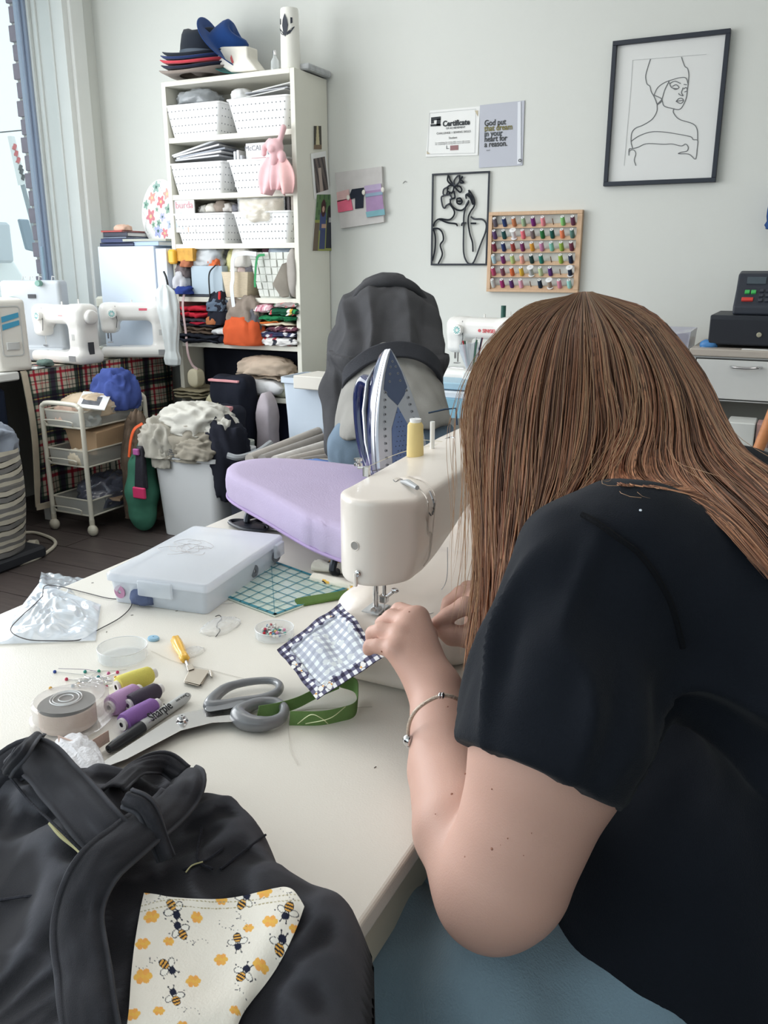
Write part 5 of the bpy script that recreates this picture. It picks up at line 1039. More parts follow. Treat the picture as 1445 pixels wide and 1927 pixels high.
# ================================================================ COUNTER WITH CASH REGISTER
CT=.94; cx0=-.405; cf=3.575
ct=thing('counter','white counter with grey wood top, drawer and chrome handle','counter',(0,3.8,0))
m=MB(); m.box(cx0,cf-.01,CT-.028,1.0,WB-.02,CT); m.build('worktop',mat('grey_wood',(192,182,172),rough=.5,var=.07,vscale=8,stretch=(2,12,2)),ct,world=True,smooth=False,mods=[('bevel',.004)])
cwm=mat('counter_white',(222,222,220),rough=.55,var=.03)
m=MB(); m.box(cx0+.01,cf+.005,CT-.20,1.0,WB-.03,CT-.028); m.build('body',cwm,ct,world=True,smooth=False)
m=MB(); m.box(cx0+.03,cf-.006,CT-.19,.34,cf+.005,CT-.04); dr=m.build('drawer',cwm,ct,world=True,smooth=False,mods=[('bevel',.002)])
m=MB(); m.box(cx0+.025,cf+.002,CT-.195,.345,cf+.0045,CT-.035); m.build('drawer_gap',mat('gap_dark',(60,60,58)),ct,world=True,smooth=False)
h1=ay(1374,691,cf-.03);h2=ay(1432,693,cf-.03)
m=MB(); m.tube(spl([h1+np.array([0,.025,0]),h1+np.array([.012,-.0,.0]),(h1+h2)/2+np.array([0,-.006,-.002]),h2+np.array([-.012,0,0]),h2+np.array([0,.025,0])]),.0045,8); m.build('handle',chrome,dr,world=True)
m=MB(); m.box(cx0+.02,3.9,0,1.0,3.93,CT-.2); m.build('back_panel',mat('panel_grey',(176,172,164),rough=.6),ct,world=True,smooth=False)
for x in (cx0+.01,.9): m=MB(); m.box(x,cf+.02,0,x+.03,WB-.04,CT-.2); m.build('side_panel',cwm,ct,world=True,smooth=False)
# register
rgx0=ay(1338,592,3.66)[0]; 
rr=thing('cash_box','black metal cash drawer with round lock on counter','cash drawer',(rgx0+.2,3.8,CT))
m=MB(); m.box(rgx0,3.64,CT+.012,rgx0+.42,4.02,CT+.125,r=.006); m.build('drawer_body',mat('till_black',(36,40,48),rough=.5),rr,world=True)
m=MB(); m.box(rgx0+.004,3.636,CT+.018,rgx0+.416,3.641,CT+.108); m.build('drawer_front',mat('till_black2',(30,33,42),rough=.55),rr,world=True,smooth=False)
for dx in (.02,.38): m=MB(); m.cyl((rgx0+dx,3.7,CT),(rgx0+dx,3.7,CT+.012),.012,10); m.build('foot',bk,rr,world=True)
lk=ay(1428,630,3.634); m=MB(); m.lathe([(.001,.004),(.007,.004),(.008,.003),(.0095,.003),(.0095,0)],18,M=place(lk,rx=90)); m.build('lock',mat('lock_brass',(196,188,166),rough=.25,metal=1),rr,world=True)
cr=thing('cash_register','black cash register with red and green keys on the cash drawer','cash register',(rgx0+.25,3.8,CT+.125))
kx=rgx0+.085
pr_=[(3.68,0),(3.68,.035),(3.76,.10),(3.80,.155),(3.88,.165),(3.96,.12),(3.96,0)]
m=MB(); m.loft([[(kx-.01,y,CT+.126+z_) for y,z_ in pr_],[(kx+.006,y,CT+.126+z_+.0) for y,z_ in pr_],[(kx+.38,y,CT+.126+z_) for y,z_ in pr_]]); m.build('register_body',mat('register_grey',(48,52,62),rough=.5),cr,world=True,smooth=False,mods=[('bevel',.008,3)])
def kp(fx,fy,off=.003): # on key slope between (3.68,.035) and (3.76,.10)
    y=3.68+.08*fy; z_=.035+.065*fy; nrm=Vector((0,-.065,.08)).normalized(); return (kx+fx,y+nrm.y*off,CT+.126+z_+nrm.z*off)
def key(fx,fy,w,h,c,parent):
    m=MB(); m.M=place(kp(fx,fy,0),rx=39); m.box(-w,-h,-.002,w,h,.007,r=.002); m.build('key',mat('key_%d_%d_%d'%c,c,rough=.4),parent,world=True)
key(.038,.32,.021,.009,(206,64,56),cr); key(.033,.74,.009,.009,(70,180,92),cr); key(.056,.74,.009,.009,(70,180,92),cr)
for i in range(7):
    for j in range(3): key(.085+i*.023,.28+j*.27,.0075,.0075,(58,60,70),cr)
m=MB(); y_=3.782; m.M=place((kx+.06,3.778,CT+.126+.128),rx=54); m.box(-.035,-.016,-.002,.035,.016,.002); m.build('display',mat('lcd',(74,84,92),rough=.15),cr,world=True,smooth=False)
# small clutter
o=heap('blue_tape',(cx0+.06,3.66,CT),(.03,.025,.02),mat('tape_blue',(70,130,190),rough=.4),seed=140,n=24); tag(o,'small blue and white roll beside the cash drawer','tape')
m=MB(); m.M=place((rgx0+.13,3.60,CT),rz=-2); m.box(0,-.01,0,.19,.03,.002); o=m.build('paper_slip',paper,smooth=False); tag(o,'white paper strip in front of cash drawer','paper')
pbx=thing('clear_organizer','clear plastic organizer with pink items left of counter','box',(-.50,3.75,.83))
p=ay(1290,650,3.75)
m=MB(); m.loft([[(-.62,3.68,.84),(-.43,3.68,.86),(-.43,3.9,.86),(-.62,3.9,.84)],[(-.62,3.68,.955),(-.42,3.68,.995),(-.42,3.9,1.0),(-.62,3.9,1.0)]]); m.build('organizer_body',film('clear_box',(190,190,206),.4,.15),pbx,world=True,smooth=False)
for i,(x,c) in enumerate(((-.58,(226,160,170)),(-.53,(226,200,214)),(-.49,(150,150,180)),(-.46,(120,104,110)))):
    m=MB(); m.cyl((x,3.74,.86),(x+.01,3.76,.98),.016,10); m.build('item',mat('it%d'%i,c),pbx,world=True)
m=MB(); m.box(-.66,3.65,.0,-.425,4.0,.835); o=m.build('low_shelf',mat('shelf_brown',(170,140,104),rough=.6),smooth=False); tag(o,'brown low shelf unit supporting the clear organizer','shelf')
p=ay(1370,790,3.5); m=MB(); m.box(p[0],3.45,p[2]-.09,p[0]+.10,3.6,p[2],r=.006); ob=m.build('white_box',white); tag(ob,'white box below counter beside the woman’s hair','box')
m=MB(); m.box(p[0]-.05,3.42,0,p[0]+.3,3.7,p[2]-.09); ob=m.build('grey_drawer_unit',mat('panel_grey2',(150,150,150))); tag(ob,'grey unit standing on the floor below the white box','cabinet')
m=MB(); m.box(p[0]+.105,3.46,p[2]-.1,p[0]+.15,3.56,p[2]+.0,r=.005); ob=m.build('pink_packet',mat('dusty_pink',(190,150,146))); tag(ob,'dusty pink packet right of the white box','packet')
# chair back, wooden
wch=thing('wooden_chair','wooden chair, only its slanting post showing at right edge','chair',tuple(np.array(ad(1440,840,2.2))*np.array([1,1,0])))
m=MB(); m.tube([ad(1425,850,2.2),ad(1462,760,2.2),ad(1475,720,2.2)],[.014,.016,.014],10); m.build('post',mat('orange_wood',(190,124,78),rough=.4,var=.1,stretch=(2,2,12)),wch,world=True)
q=ad(1425,850,2.2); m=MB(); m.tube([q,(q[0]-.02,q[1]-.02,.45),(q[0]-.02,q[1]-.02,0)],.016,10); m.box(q[0]-.04,q[1]-.4,.42,q[0]+.4,q[1]+.0,.45,r=.02); m.build('seat_and_leg',mat('orange_wood',(190,124,78)),wch,world=True)
# dark blue garment top right
p=ay(1452,430,YW_-.05); mh=heap('blue_garment',(p[0]+.06,YW_-.08,p[2]-.0),(.075,.05,.13),cloth('garment_blue',(46,76,128)),seed=150,n=44,flat=.1); tag(mh,'dark blue garment hanging on wall at right edge','clothing')
# ================================================================ FRONT WORKTABLE
TT=.75
def tp(px,py,z=TT): return az(px,py,z)
wt=thing('worktable','large white worktable filling the foreground','table',(-.65,.8,0))
tabm=mat('table_laminate',(229,225,216),rough=.38,bump=.12,bscale=500,var=.015,vscale=3)
m=MB(); m.box(-1.035,-.25,TT-.022,-.26,1.78,TT); m.build('tabletop',tabm,wt,world=True,smooth=False,mods=[('bevel',.004,3)])
trm=mat('table_edge_cream',(206,198,180),rough=.5)
m=MB(); m.box(-1.0,-.2,TT-.075,-.268,1.74,TT-.026); m.build('apron',trm,wt,world=True,smooth=False,mods=[('bevel',.003)])
for x in (-1.0,-.33):
    for y in (-.2,1.68): m=MB(); m.box(x,y,0,x+.06,y+.06,TT-.075); m.build('leg',trm,wt,world=True,smooth=False,mods=[('bevel',.003)])
# ---- ironing board
il=cloth('lavender_cover',(183,170,198),var=.05,vscale=6,bump=.3,bscale=300)
ib=thing('ironing_board','small tabletop ironing board with lavender fabric cover','ironing board',(-.8,1.35,TT))
ol=[(p[0],p[1]) for p in spl([(-.585,1.115),(-.70,1.158),(-.86,1.258),(-.985,1.335),(-1.035,1.385),(-1.06,1.445),(-1.035,1.50),(-.95,1.535),(-.78,1.535),(-.62,1.53),(-.575,1.50),(-.572,1.30),(-.572,1.14)],10,closed=True)]
n=len(ol); cx_=-.78; cy_=1.36
def inset(k): return [(cx_+(x-cx_)*(1-k),cy_+(y-cy_)*(1-k)) for x,y in ol]
rings=[]
for k,z in ((.09,.792),(.02,.793),(.0,.80),(-.012,.815),(-.012,.832),(.0,.845),(.03,.851),(.12,.853),(.35,.8535),(.7,.8535),(.97,.8535)):
    r_=[]
    for i,(x,y) in enumerate(inset(k)):
        w_=.0022*math.sin(i*1.9+4*pn(i*.07,z*30,1)) if .799<z<.84 else 0; w_+=.006*pn(x*18,y*18,z*20) if z<.85 else .0015*pn(x*14,y*14,0)
        if -.72<x<-.66 and y<1.25 and z<.85: w_+=.006*math.sin((x+.72)*160)
        r_.append((x+w_,y-w_,z+w_*.5+.0015*pn(x*9,y*9,3)))
    rings.append(r_)
m=MB(); m.loft(rings); m.build('padded_cover',il,ib,world=True,angle=180)
m=MB(); m.tube([(p[0],p[1],.797) for p in inset(.0)],.0035,6,closed=True); m.build('elastic_hem',cloth('lavender_hem',(170,150,190)),ib,world=True)
for q in ((-.95,1.42),(-.66,1.25)):
    m=MB(); m.tube(spl([(q[0],q[1]-.08,.79),(q[0],q[1]-.08,.757),(q[0],q[1]+.08,.757),(q[0],q[1]+.08,.79)],6),.0065,8); m.build('leg',mat('dark_metal',(50,54,62),rough=.4,metal=.5),ib,world=True)
# ---- iron standing on its heel
ir=thing('steam_iron','dark blue steam iron standing on its heel on the lavender board','iron',(-.650,1.435,.848),0)
IM=rotm(rx=-13,rz=60); navy=mat('iron_navy',(30,40,84),rough=.12,coat=.6); steel=mat('iron_steel',(168,170,178),rough=.28,metal=.85); ichr=mat('iron_grey',(150,152,158),rough=.25,metal=.6)
def sole(k=1.0,n=20):
    L=.245; out=[]
    for i in range(n+1):
        t=i/n; w=.060*math.sin(math.pi/2*min(1,(1-t)**.82*1.02))*(1 if t>.08 else .96)*k; out.append((w,.015+L*t*(.985+.015*k)))
    return [(w,z) for w,z in out]+[(-w,z) for w,z in out[::-1][1:]]
def irl(pr): return [tuple(IM@Vector((x,y,z))) for x,y,z in pr]
m=MB(); m.loft([irl([(x,0,z) for x,z in sole(.96)]),irl([(x,.004,z) for x,z in sole(1.0)]),irl([(x,.009,z) for x,z in sole(1.0)])]); m.build('soleplate',steel,ir,smooth=False,mods=[('bevel',.0012)])
m=MB(); m.loft([irl([(x,.009,z) for x,z in sole(1.02)]),irl([(x,.014,z) for x,z in sole(1.05)]),irl([(x,.02,z) for x,z in sole(1.03)])]); m.build('silver_trim',ichr,ir,angle=40)
bd=[]
for y,k,zt in ((.02,1.0,1.0),(.04,.95,.97),(.06,.84,.90),(.078,.66,.78),(.088,.45,.66)): bd.append(irl([(x*k,y,.015+(z-.015)*zt) for x,z in sole(1.0)]))
m=MB(); m.loft(bd); m.build('body',navy,ir,angle=60)
m=MB(); m.tube([tuple(IM@Vector(p)) for p in spl([(0,.075,.20),(0,.11,.21),(0,.135,.17),(0,.14,.09),(0,.12,.035),(0,.075,.03)],6)],.013,12); m.build('handle',navy,ir)
m=MB(); m.loft([irl([(x*1.0,.06+.03*abs(x)/.05*0,z) for x,z in ((-.05,.0),(.05,.0),(.05,.02),(-.05,.02))]),irl([(x*.8,.135,z) for x,z in ((-.05,.0),(.05,.0),(.05,.02),(-.05,.02))])]); m.build('heel_rest',ichr,ir,smooth=False,mods=[('bevel',.004)])
for sg in (1,-1):
    m=MB(); m.tube([tuple(IM@Vector((sg*(.056*k),y,z))) for k,y,z in ((1.0,.03,.03),(.93,.044,.09),(.74,.054,.15),(.42,.058,.205),(.1,.05,.235))],[.002,.0045,.005,.004,.001],8); m.build('silver_side_line',ichr,ir)
# tip shield and steam holes
m=MB(); m.add(irl([(0,-.0006,.257),(.0185,-.0006,.215),(.027,-.0006,.185),(.018,-.0006,.17),(0,-.0006,.152),(-.018,-.0006,.17),(-.027,-.0006,.185),(-.0185,-.0006,.215)]),[tuple(range(8))]); m.build('tip_shield',mat('tip_blue',(78,88,112),rough=.25,metal=.6),ir,smooth=False)
m=MB(); m.add(irl([(0,-.0005,.150),(.020,-.0005,.11),(.030,-.0005,.03),(-.030,-.0005,.03),(-.020,-.0005,.11)]),[tuple(range(5))]); m.build('blue_centre',mat('sole_blue',(96,112,150),rough=.3,metal=.6),ir,smooth=False)
hr=MB(); hd=MB(); dots=MB()
def shole(x,z,r=.0028):
    hr.lathe([(r,.0),(r*.95,.0012),(r*.6,.0012)],12,M=IM@place((x,-.0006,z),rx=90)); hd.lathe([(.0001,.0008),(r*.62,.0008)],10,M=IM@place((x,-.0006,z),rx=90))
for i in range(12):
    t=.03+i*.0135; w=.047*math.sin(math.pi/2*min(1,(1-(t-.015)/.245)**.82))*.86
    for sg in (1,-1): shole(sg*w,t)
for x,z in ((0,.235),(-.006,.225),(.006,.225),(-.009,.212),(.009,.212),(-.012,.198),(.012,.198)): shole(x,z,.0024)
for i in range(12):
    for j in range(-3,4):
        x=j*.008+(i%2)*.004; z=.04+i*.009
        if abs(x)<.024*(1-(z-.03)/.14): dots.lathe([(.0001,.0),(.0011,.0)],6,M=IM@place((x,-.0009,z),rx=90))
for mb_,nm,mm in ((hr,'steam_holes',ichr),(hd,'hole_centres',mat('hole_dark',(36,38,44))),(dots,'small_dots',mat('hole_dark',(36,38,44)))): o=mb_.build(nm,mm,ir); o['kind']='stuff'
text('Tefal',.024,IM@place((.0535,.03,.12),ry=90)@Matrix.Rotation(R(90),4,'Z')@rotm(0,0,180)@rotm(0,0,0),mat('ink_white',(225,228,232)),ir,bold=.0004)
# ---- front sewing machine (long axis along +Y, needle end towards us)
sm_=thing('sewing_machine','large white sewing machine in front, needle over the gingham fabric','sewing machine',(-.46,1.1,TT),0)
mw=mat('machine_cream_white',(236,227,218),rough=.33,coat=.25)
XC=-.462; HWD=.0535
def marm(X,Y,Z):
    q=np.abs((X-XC)/HWD); yf=.878+.052*q**2.3; zt=.972+.012*np.clip((Y-.95)/.3,0,1)+.006*(1-q**2); s_=np.clip((Y-.955)/.19,0,1); zb=.866+.052*(s_*s_*(3-2*s_))
    hw=HWD-.006*np.clip((.90-Z)/.04,0,1)
    ds=[np.abs(X-XC)-hw,(yf-Y)*.75,Y-1.44,Z-zt,(zb-Z)*.96]; d=ds[0]
    for e in ds[1:]:
        k=.006; h=np.maximum(k-np.abs(d-e),0)/k; d=np.maximum(d,e)+h*h*k*.25
    return d
s=SDF((-.60,.76,.742),(-.30,1.48,1.0),.0028)
s.box((-.435,1.185,.787),(.105,.25,.037),.03,k=.004); s.box((-.432,1.0,.787),(.078,.168,.035),.03,k=.03); s.box((-.46,1.37,.87),(.05,.07,.10),.02,k=.02)
sl_,X,Y,Z=s._sub((-.6,.8,.8),(-.3,1.48,1.0),0); s._mix(sl_,marm(X,Y,Z).astype(np.float32),.012)
zt_=.978
for pts,r_ in (([az(752,902,zt_),az(775,910,zt_),az(795,926,zt_),az(805,945,zt_-.004),ax(805,975,-.408),ax(806,1000,-.408),ax(812,1005,-.408),ax(808,1045,-.409),ax(797,1065,-.41)],.0022),([az(765,898,zt_),az(795,905,zt_),az(812,920,zt_),az(819,940,zt_-.004),ax(816,980,-.408),ax(811,1030,-.409)],.0012)):
    P_=spl([tuple(p) for p in pts],4)
    for i in range(len(P_)-1): s.cap(P_[i],P_[i+1],r_,r_,sub=True,k=.002)
    m=MB(); m.tube([tuple(p) for p in P_],r_*.45,6); m.build('seam_groove',mat('groove_grey',(186,177,168),rough=.6),sm_,world=True)
s.obj('body',mw,sm_,relax=1)
def march(px,py,f,t0=.6,t1=1.6):
    r_=ray(px,py); t=t0
    while t<t1:
        p=OO+r_*t
        if f(p[0],p[1],p[2])<0: return p
        t+=.0008
    return OO+r_*1.0
# circular hole in the face plate, thread cutter, front dial, levers
p=march(668,1027,marm); p2=march(676,1027,marm); nrm=Vector((.35,-.93,0)) ; 
def facing(p): 
    e=.002; f=marm; g=Vector((f(p[0]+e,p[1],p[2])-f(p[0]-e,p[1],p[2]),f(p[0],p[1]+e,p[2])-f(p[0],p[1]-e,p[2]),f(p[0],p[1],p[2]+e)-f(p[0],p[1],p[2]-e))); return g.normalized()
g=facing(p); q=g.to_track_quat('Z','Y').to_matrix().to_4x4(); M=Matrix.Translation(Vector(p)-Vector(sm_.location)+g*.0006)@q
m=MB(); m.lathe([(.0001,0),(.0052,0)],24,M=M); m.build('screw_hole',mat('hole_grey',(150,146,142),rough=.6),sm_)
m=MB(); m.lathe([(.0052,0),(.0058,.0006),(.0064,0)],24,M=M); m.build('hole_rim',mw,sm_)
p=march(672,1083,marm); g=facing(p); m=MB(); m.box(-.0018,-.003,-.008,.0018,.002,.008,r=.001); m.M=Matrix.Identity(4)
m=MB(); m.M=Matrix.Translation(Vector(p)+g*.002); m.box(-.003,-.002,-.014,.001,.002,.003,r=.001); m.build('thread_cutter',mw,sm_,world=True); m=MB(); m.M=Matrix.Translation(Vector(p)+g*.004+Vector((.003,0,.004))); m.ball((0,0,0),.004,10,(1,.5,1.2)); m.build('cutter_blade',chrome,sm_,world=True)
dp=ax(905,945,-.408); m=MB(); rings=[]
for zz,rr_ in ((0,.034),(.004,.036),(.022,.035),(.026,.032),(.026,.001)):
    rings.append([tuple(np.array(dp)+np.array([zz,(rr_+(.0009*(1 if k%2 else -1) if rr_>.03 and .003<zz<.023 else 0))*math.cos(2*math.pi*k/72),(rr_+(.0009*(1 if k%2 else -1) if rr_>.03 and .003<zz<.023 else 0))*math.sin(2*math.pi*k/72)])) for k in range(72)])
m.loft(rings); m.build('stitch_dial',mw,sm_,world=True,angle=25)
lv=az(768,908,.983); lv2=az(785,918,.983); m=MB(); m.tube([tuple(az(755,906,.980)),tuple(lv),tuple(lv2)],[.002,.0042,.003],8); m.build('tension_lever',mat('lever_grey2',(158,160,162),rough=.4),sm_,world=True)
m=MB(); m.tube(spl([az(809,925,.982),az(816,945,.979),ax(817,955,-.4065),ax(814,968,-.4065)],4),.0012,6); m.tube([ax(811,970,-.4065),ax(806,964,-.4065)],.001,5); m.build('tension_marks',mat('ink_mark',(110,110,112)),sm_,world=True)
m=MB(); m.tube(spl([az(740,903,.9795),az(744,907,.979),az(750,903,.9795)],4),.0006,5); m.tube([az(752,901,.98),az(757,902,.98)],.0006,5); m.tube(spl([az(700,886,.9795),az(712,884,.9797),az(722,881,.98)],4),.0006,5); m.build('thread_path_marks',mat('ink_mark',(110,110,112)),sm_,world=True)
yN=.905
def n_(px,py,dy=0): return ay(px,py,yN+dy)
m=MB(); m.cyl(n_(707,1095),n_(707,1142),.0036,12); m.build('presser_bar',chrome,sm_,world=True)
m=MB(); m.cyl(n_(723,1095),n_(723,1122),.0028,12); m.build('needle_bar',chrome,sm_,world=True)
m=MB(); a=n_(723,1122); m.box(a[0]-.006,a[1]-.005,a[2]-.008,a[0]+.005,a[1]+.005,a[2]+.002,r=.002); m.cyl(a+np.array([.0,0,-.003]),np.array(n_(742,1112))+np.array([0,-.004,0]),.0022,8); m.ball(n_(743,1111,-.004),.0042,10,(1.3,.8,.8)); m.build('needle_clamp',chrome,sm_,world=True)
m=MB(); m.cyl(n_(723,1125),n_(724,1157),.0007,6); m.build('needle',chrome,sm_,world=True)
m=MB(); a=n_(708,1155); m.box(a[0]-.006,a[1]-.006,a[2]-.008,a[0]+.005,a[1]+.008,a[2]+.010,r=.003); m.build('presser_ankle',mat('ankle_white',(232,236,240),rough=.3),sm_,world=True)
m=MB(); a=n_(703,1148,-.008); m.lathe([(.001,.002),(.0035,.002),(.004,0)],12,M=place(a,rx=90)); m.build('ankle_screw',chrome,sm_,world=True)
m=MB(); a=n_(712,1166); m.box(a[0]-.018,a[1]-.012,.8255,a[0]+.006,a[1]+.02,.8272); m.build('presser_foot',film('foot_clear',(225,228,230),.3,.05),sm_,world=True,smooth=False)
a=az(735,1152,.8245); m=MB(); m.M=place((a[0],a[1],.8245),rz=-20); m.box(-.02,-.012,-.0005,.022,.014,.0008); m.build('needle_plate',mat('plate_steel',(190,190,186),rough=.3,metal=.8),sm_,world=True,smooth=False)
# thread guide at back-left corner, spool pins, wire loop
tg=az(688,880,.985); m=MB(); m.box(tg[0]-.003,tg[1]-.004,tg[2]-.012,tg[0]+.006,tg[1]+.004,tg[2]+.002,r=.001); m.build('guide_bracket',chrome,sm_,world=True)
m=MB(); m.lathe([(.001,0),(.006,0),(.006,.003),(.003,.004),(.003,.006),(.006,.007),(.006,.010),(.001,.010)],18,M=place(az(674,876,.985))); m.cyl(az(674,880,.983),tg,.002,6); m.build('bobbin_tension_disc',chrome,sm_,world=True)
sb=az(781,858,.982); csp=thing('cream_thread_spool','cream yellow thread spool standing on the front sewing machine','thread spool',tuple(sb))
m=MB(); m.lathe([(.001,0),(.0125,0),(.0125,.004),(.0115,.046),(.009,.050),(.001,.050)],28); m.build('thread',mat('thread_cream',(240,214,146),rough=.6,bump=.5,bscale=1200,stretch=(1,1,6)),csp)
m=MB(); m.lathe([(.001,.049),(.008,.049),(.0085,.055),(.001,.055)],20); m.build('spool_tip',mat('spool_white',(240,240,240)),csp)
p=az(813,850,.980); m=MB(); m.cyl(p,p+np.array([0,0,.046]),.0036,12); m.build('spool_pin',mat('pin_white',(240,240,238),rough=.3),sm_,world=True)
p=az(845,830,.985); P_=[p+np.array([.009*math.cos(q_),.012*math.sin(q_),.004*math.sin(q_)]) for q_ in [2*math.pi*k/16 for k in range(16)]]; m=MB(); m.tube(P_,.0013,6,closed=True); m.cyl(P_[12],P_[12]-np.array([0,0,.01]),.0013,6); m.build('thread_loop',chrome,sm_,world=True)
thm=mat('thread_pale',(226,222,200),rough=.6)
m=MB(); m.tube(spl([sb+np.array([.012,0,.025]),az(812,829,.99),az(842,832,.986)],6),.0004,4); m.tube(spl([az(842,833,.986),az(760,850,.985),az(692,878,.984)],6),.0004,4); o=m.build('machine_thread',thm); tag(o,'pale thread running from cream spool over machine top','thread')
m=MB(); m.tube(spl([ax(842,1030,-.407),az(841,1085,.86),az(830,1110,.83),az(805,1125,.826),az(785,1140,.825),az(800,1155,.8245),az(830,1150,.8245)],8),.0005,4); o=m.build('loose_thread',mat('thread_grey',(170,170,176))); tag(o,'loose grey thread curving down over the machine bed','thread')
# ---- organiser box (frosted)
ob_=thing('organizer_box','translucent compartment box with closed lid, left on the worktable','box',(-.848,1.052,TT+.001),7.3)
fr=film('frosted_plastic',(226,232,240),.62,.25); fr2=film('frosted_lid',(232,236,244),.62,.2)
W_,L_=.089,.131
m=MB(); 
def rg(a,z_): return [(x,y,z_) for x,y in rrect(-W_+a,-L_+a,W_-a,L_-a,.008,3)]
m.loft([rg(.008,0),rg(.004,.04),rg(.0065,.04),rg(.010,.002)]); m.build('tray',fr,ob_)
m=MB(); m.loft([rg(0,.037),rg(0,.046),rg(.002,.049),rg(.004,.0495)]); m.loft([rg(.0,.037),rg(.002,.037),rg(.004,.045)],caps=False); m.build('lid',fr2,ob_,angle=50)
for i in range(1,5): 
    m=MB(); y=-L_+.262*i/5; m.box(-W_+.008,y-.0006,.002,W_-.008,y+.0006,.036); m.build('divider',fr,ob_,smooth=False)
for x in (-.03,.03): m=MB(); m.box(x-.0006,-L_+.008,.002,x+.0006,L_-.008,.036); m.build('divider',fr,ob_,smooth=False)
m=MB(); m.box(-.03,-L_-.004,.02,.03,-L_+.001,.045,r=.003); m.build('latch',fr,ob_)
m=MB(); m.box(W_-.001,.09,.018,W_+.006,.12,.042,r=.002); m.build('latch',fr,ob_)
def bob(nm,label,loc,c,rx=90,rz=0,r=.0105,holes=True):
    t=thing('bobbin',label,'bobbin',loc,0,'bobbins in the organizer box'); Mm=rotm(rx=rx,rz=rz)
    m=MB()
    for z_ in (-.0055,.0045): m.lathe([(.003,z_),(r,z_),(r,z_+.001),(.003,z_+.001)],22,M=Mm)
    m.build('flanges',mat('bobbin_metal',(120,122,130),rough=.4,metal=.4) if c=='m' else mat('bob_'+nm,c,rough=.4),t,angle=40)
    m=MB(); m.lathe([(.003,-.0045),(r*.8,-.0045),(r*.8,.0045),(.003,.0045)],18,M=Mm); m.build('thread',mat('bobt_'+nm,(200,190,200) if c!='m' else (170,172,180),rough=.7),t); return t
LM=ob_.matrix_basis
from mathutils import Euler
LM=Matrix.Translation(ob_.location)@rotm(rz=7.3)
bob('a','pink bobbin at the left front corner of organizer box',LM@Vector((-.068,-.12,.018)),(180,130,160)); bob('b','dark metal bobbin at far right corner of organizer box',LM@Vector((.082,.105,.018)),'m',90,80)
bob('c','white bobbin in the middle of organizer front',LM@Vector((.0,-.115,.016)),(200,200,206)); bob('d','grey bobbin on the right side of organizer box',LM@Vector((.078,.03,.016)),'m',90,90)
for i,(x,y,c,l) in enumerate(((-.03,-.11,(90,100,130),'dark blue scrap seen through the organizer front'),(.01,.06,(170,172,196),'lilac-grey packet under the organizer lid, rear'),(.05,-.03,(176,178,204),'lilac-grey packet under the organizer lid, near right edge'),(.02,.0,(232,222,196),'cream scrap in the middle of organizer box'))):
    o=heap('sewing_notion',tuple(LM@Vector((x,y,.004))),(.02,.022,.018),cloth('not%d'%i,c),seed=160+i,n=24); tag(o,l,'sewing notion','things inside the organizer box')
tl_=MB(); random.seed(11)
for k in range(7):
    c=(random.uniform(-.05,.0),random.uniform(-.04,.05)); P_=[tuple(LM@Vector((c[0]+.022*math.cos(a_*1.1+k)*(1+.3*math.sin(a_*2+k)),c[1]+.02*math.sin(a_+k),.0505+.001*(k%2)))) for a_ in np.linspace(0,5,9)]; tl_.tube(spl(P_,4),.0003,3)
o=tl_.build('tangled_threads',mat('thread_taupe',(186,178,176))); tag(o,'tangle of fine threads lying on the organizer lid','thread')
# ---- quilting ruler
Pq=[tp(*c,TT+.0008) for c in ((510,1056),(404,1118),(517,1161),(657,1109))]
rl=thing('quilting_ruler','square turquoise-lined clear quilting ruler beside organizer box','ruler',tuple(sum(Pq)/4))
m=MB(); m.loft([[tuple(q+np.array([0,0,.0022])) for q in Pq],[tuple(q) for q in Pq]]); m.build('clear_plate',mat('ruler_glass',(214,226,214),rough=.1,spec=.6),rl,world=True,smooth=False)
def rp(u,v,z=.0032): return (Pq[0]*(1-u)*(1-v)+Pq[3]*u*(1-v)+Pq[2]*u*v+Pq[1]*(1-u)*v)+np.array([0,0,z])
teal=mat('ruler_teal',(52,140,158),rough=.4); teal2=mat('ruler_teal_pale',(120,176,178),rough=.4)
maj=MB(); mnr=MB()
def rline(mb_,a,b,w):
    A=rp(*a); B=rp(*b); d=(B-A)/np.linalg.norm(B-A); nn=np.array([-d[1],d[0],0])*w; mb_.add([tuple(A-nn),tuple(B-nn),tuple(B+nn),tuple(A+nn)],[(0,1,2,3)])
for k in range(0,27):
    t_=k/26; rline(mnr,(t_,0),(t_,1),.00016); rline(mnr,(0,t_),(1,t_),.00016)
for k in range(1,7): t_=k/7; rline(maj,(t_,0),(t_,1),.0008); rline(maj,(0,t_),(1,t_),.0008)
for a,b in (((0,0),(1,1)),((.0,.5),(.5,0)),((.5,1),(1,.5))): rline(maj,a,b,.0004)
for a,b in (((0,.02),(1,.02)),((0,.98),(1,.98)),((.02,0),(.02,1)),((.98,0),(.98,1))): rline(maj,a,b,.0028)
o=mnr.build('fine_grid_lines',teal2,rl,world=True,smooth=False); o['kind']='stuff'; o=maj.build('grid_lines',teal,rl,world=True,smooth=False); o['kind']='stuff'
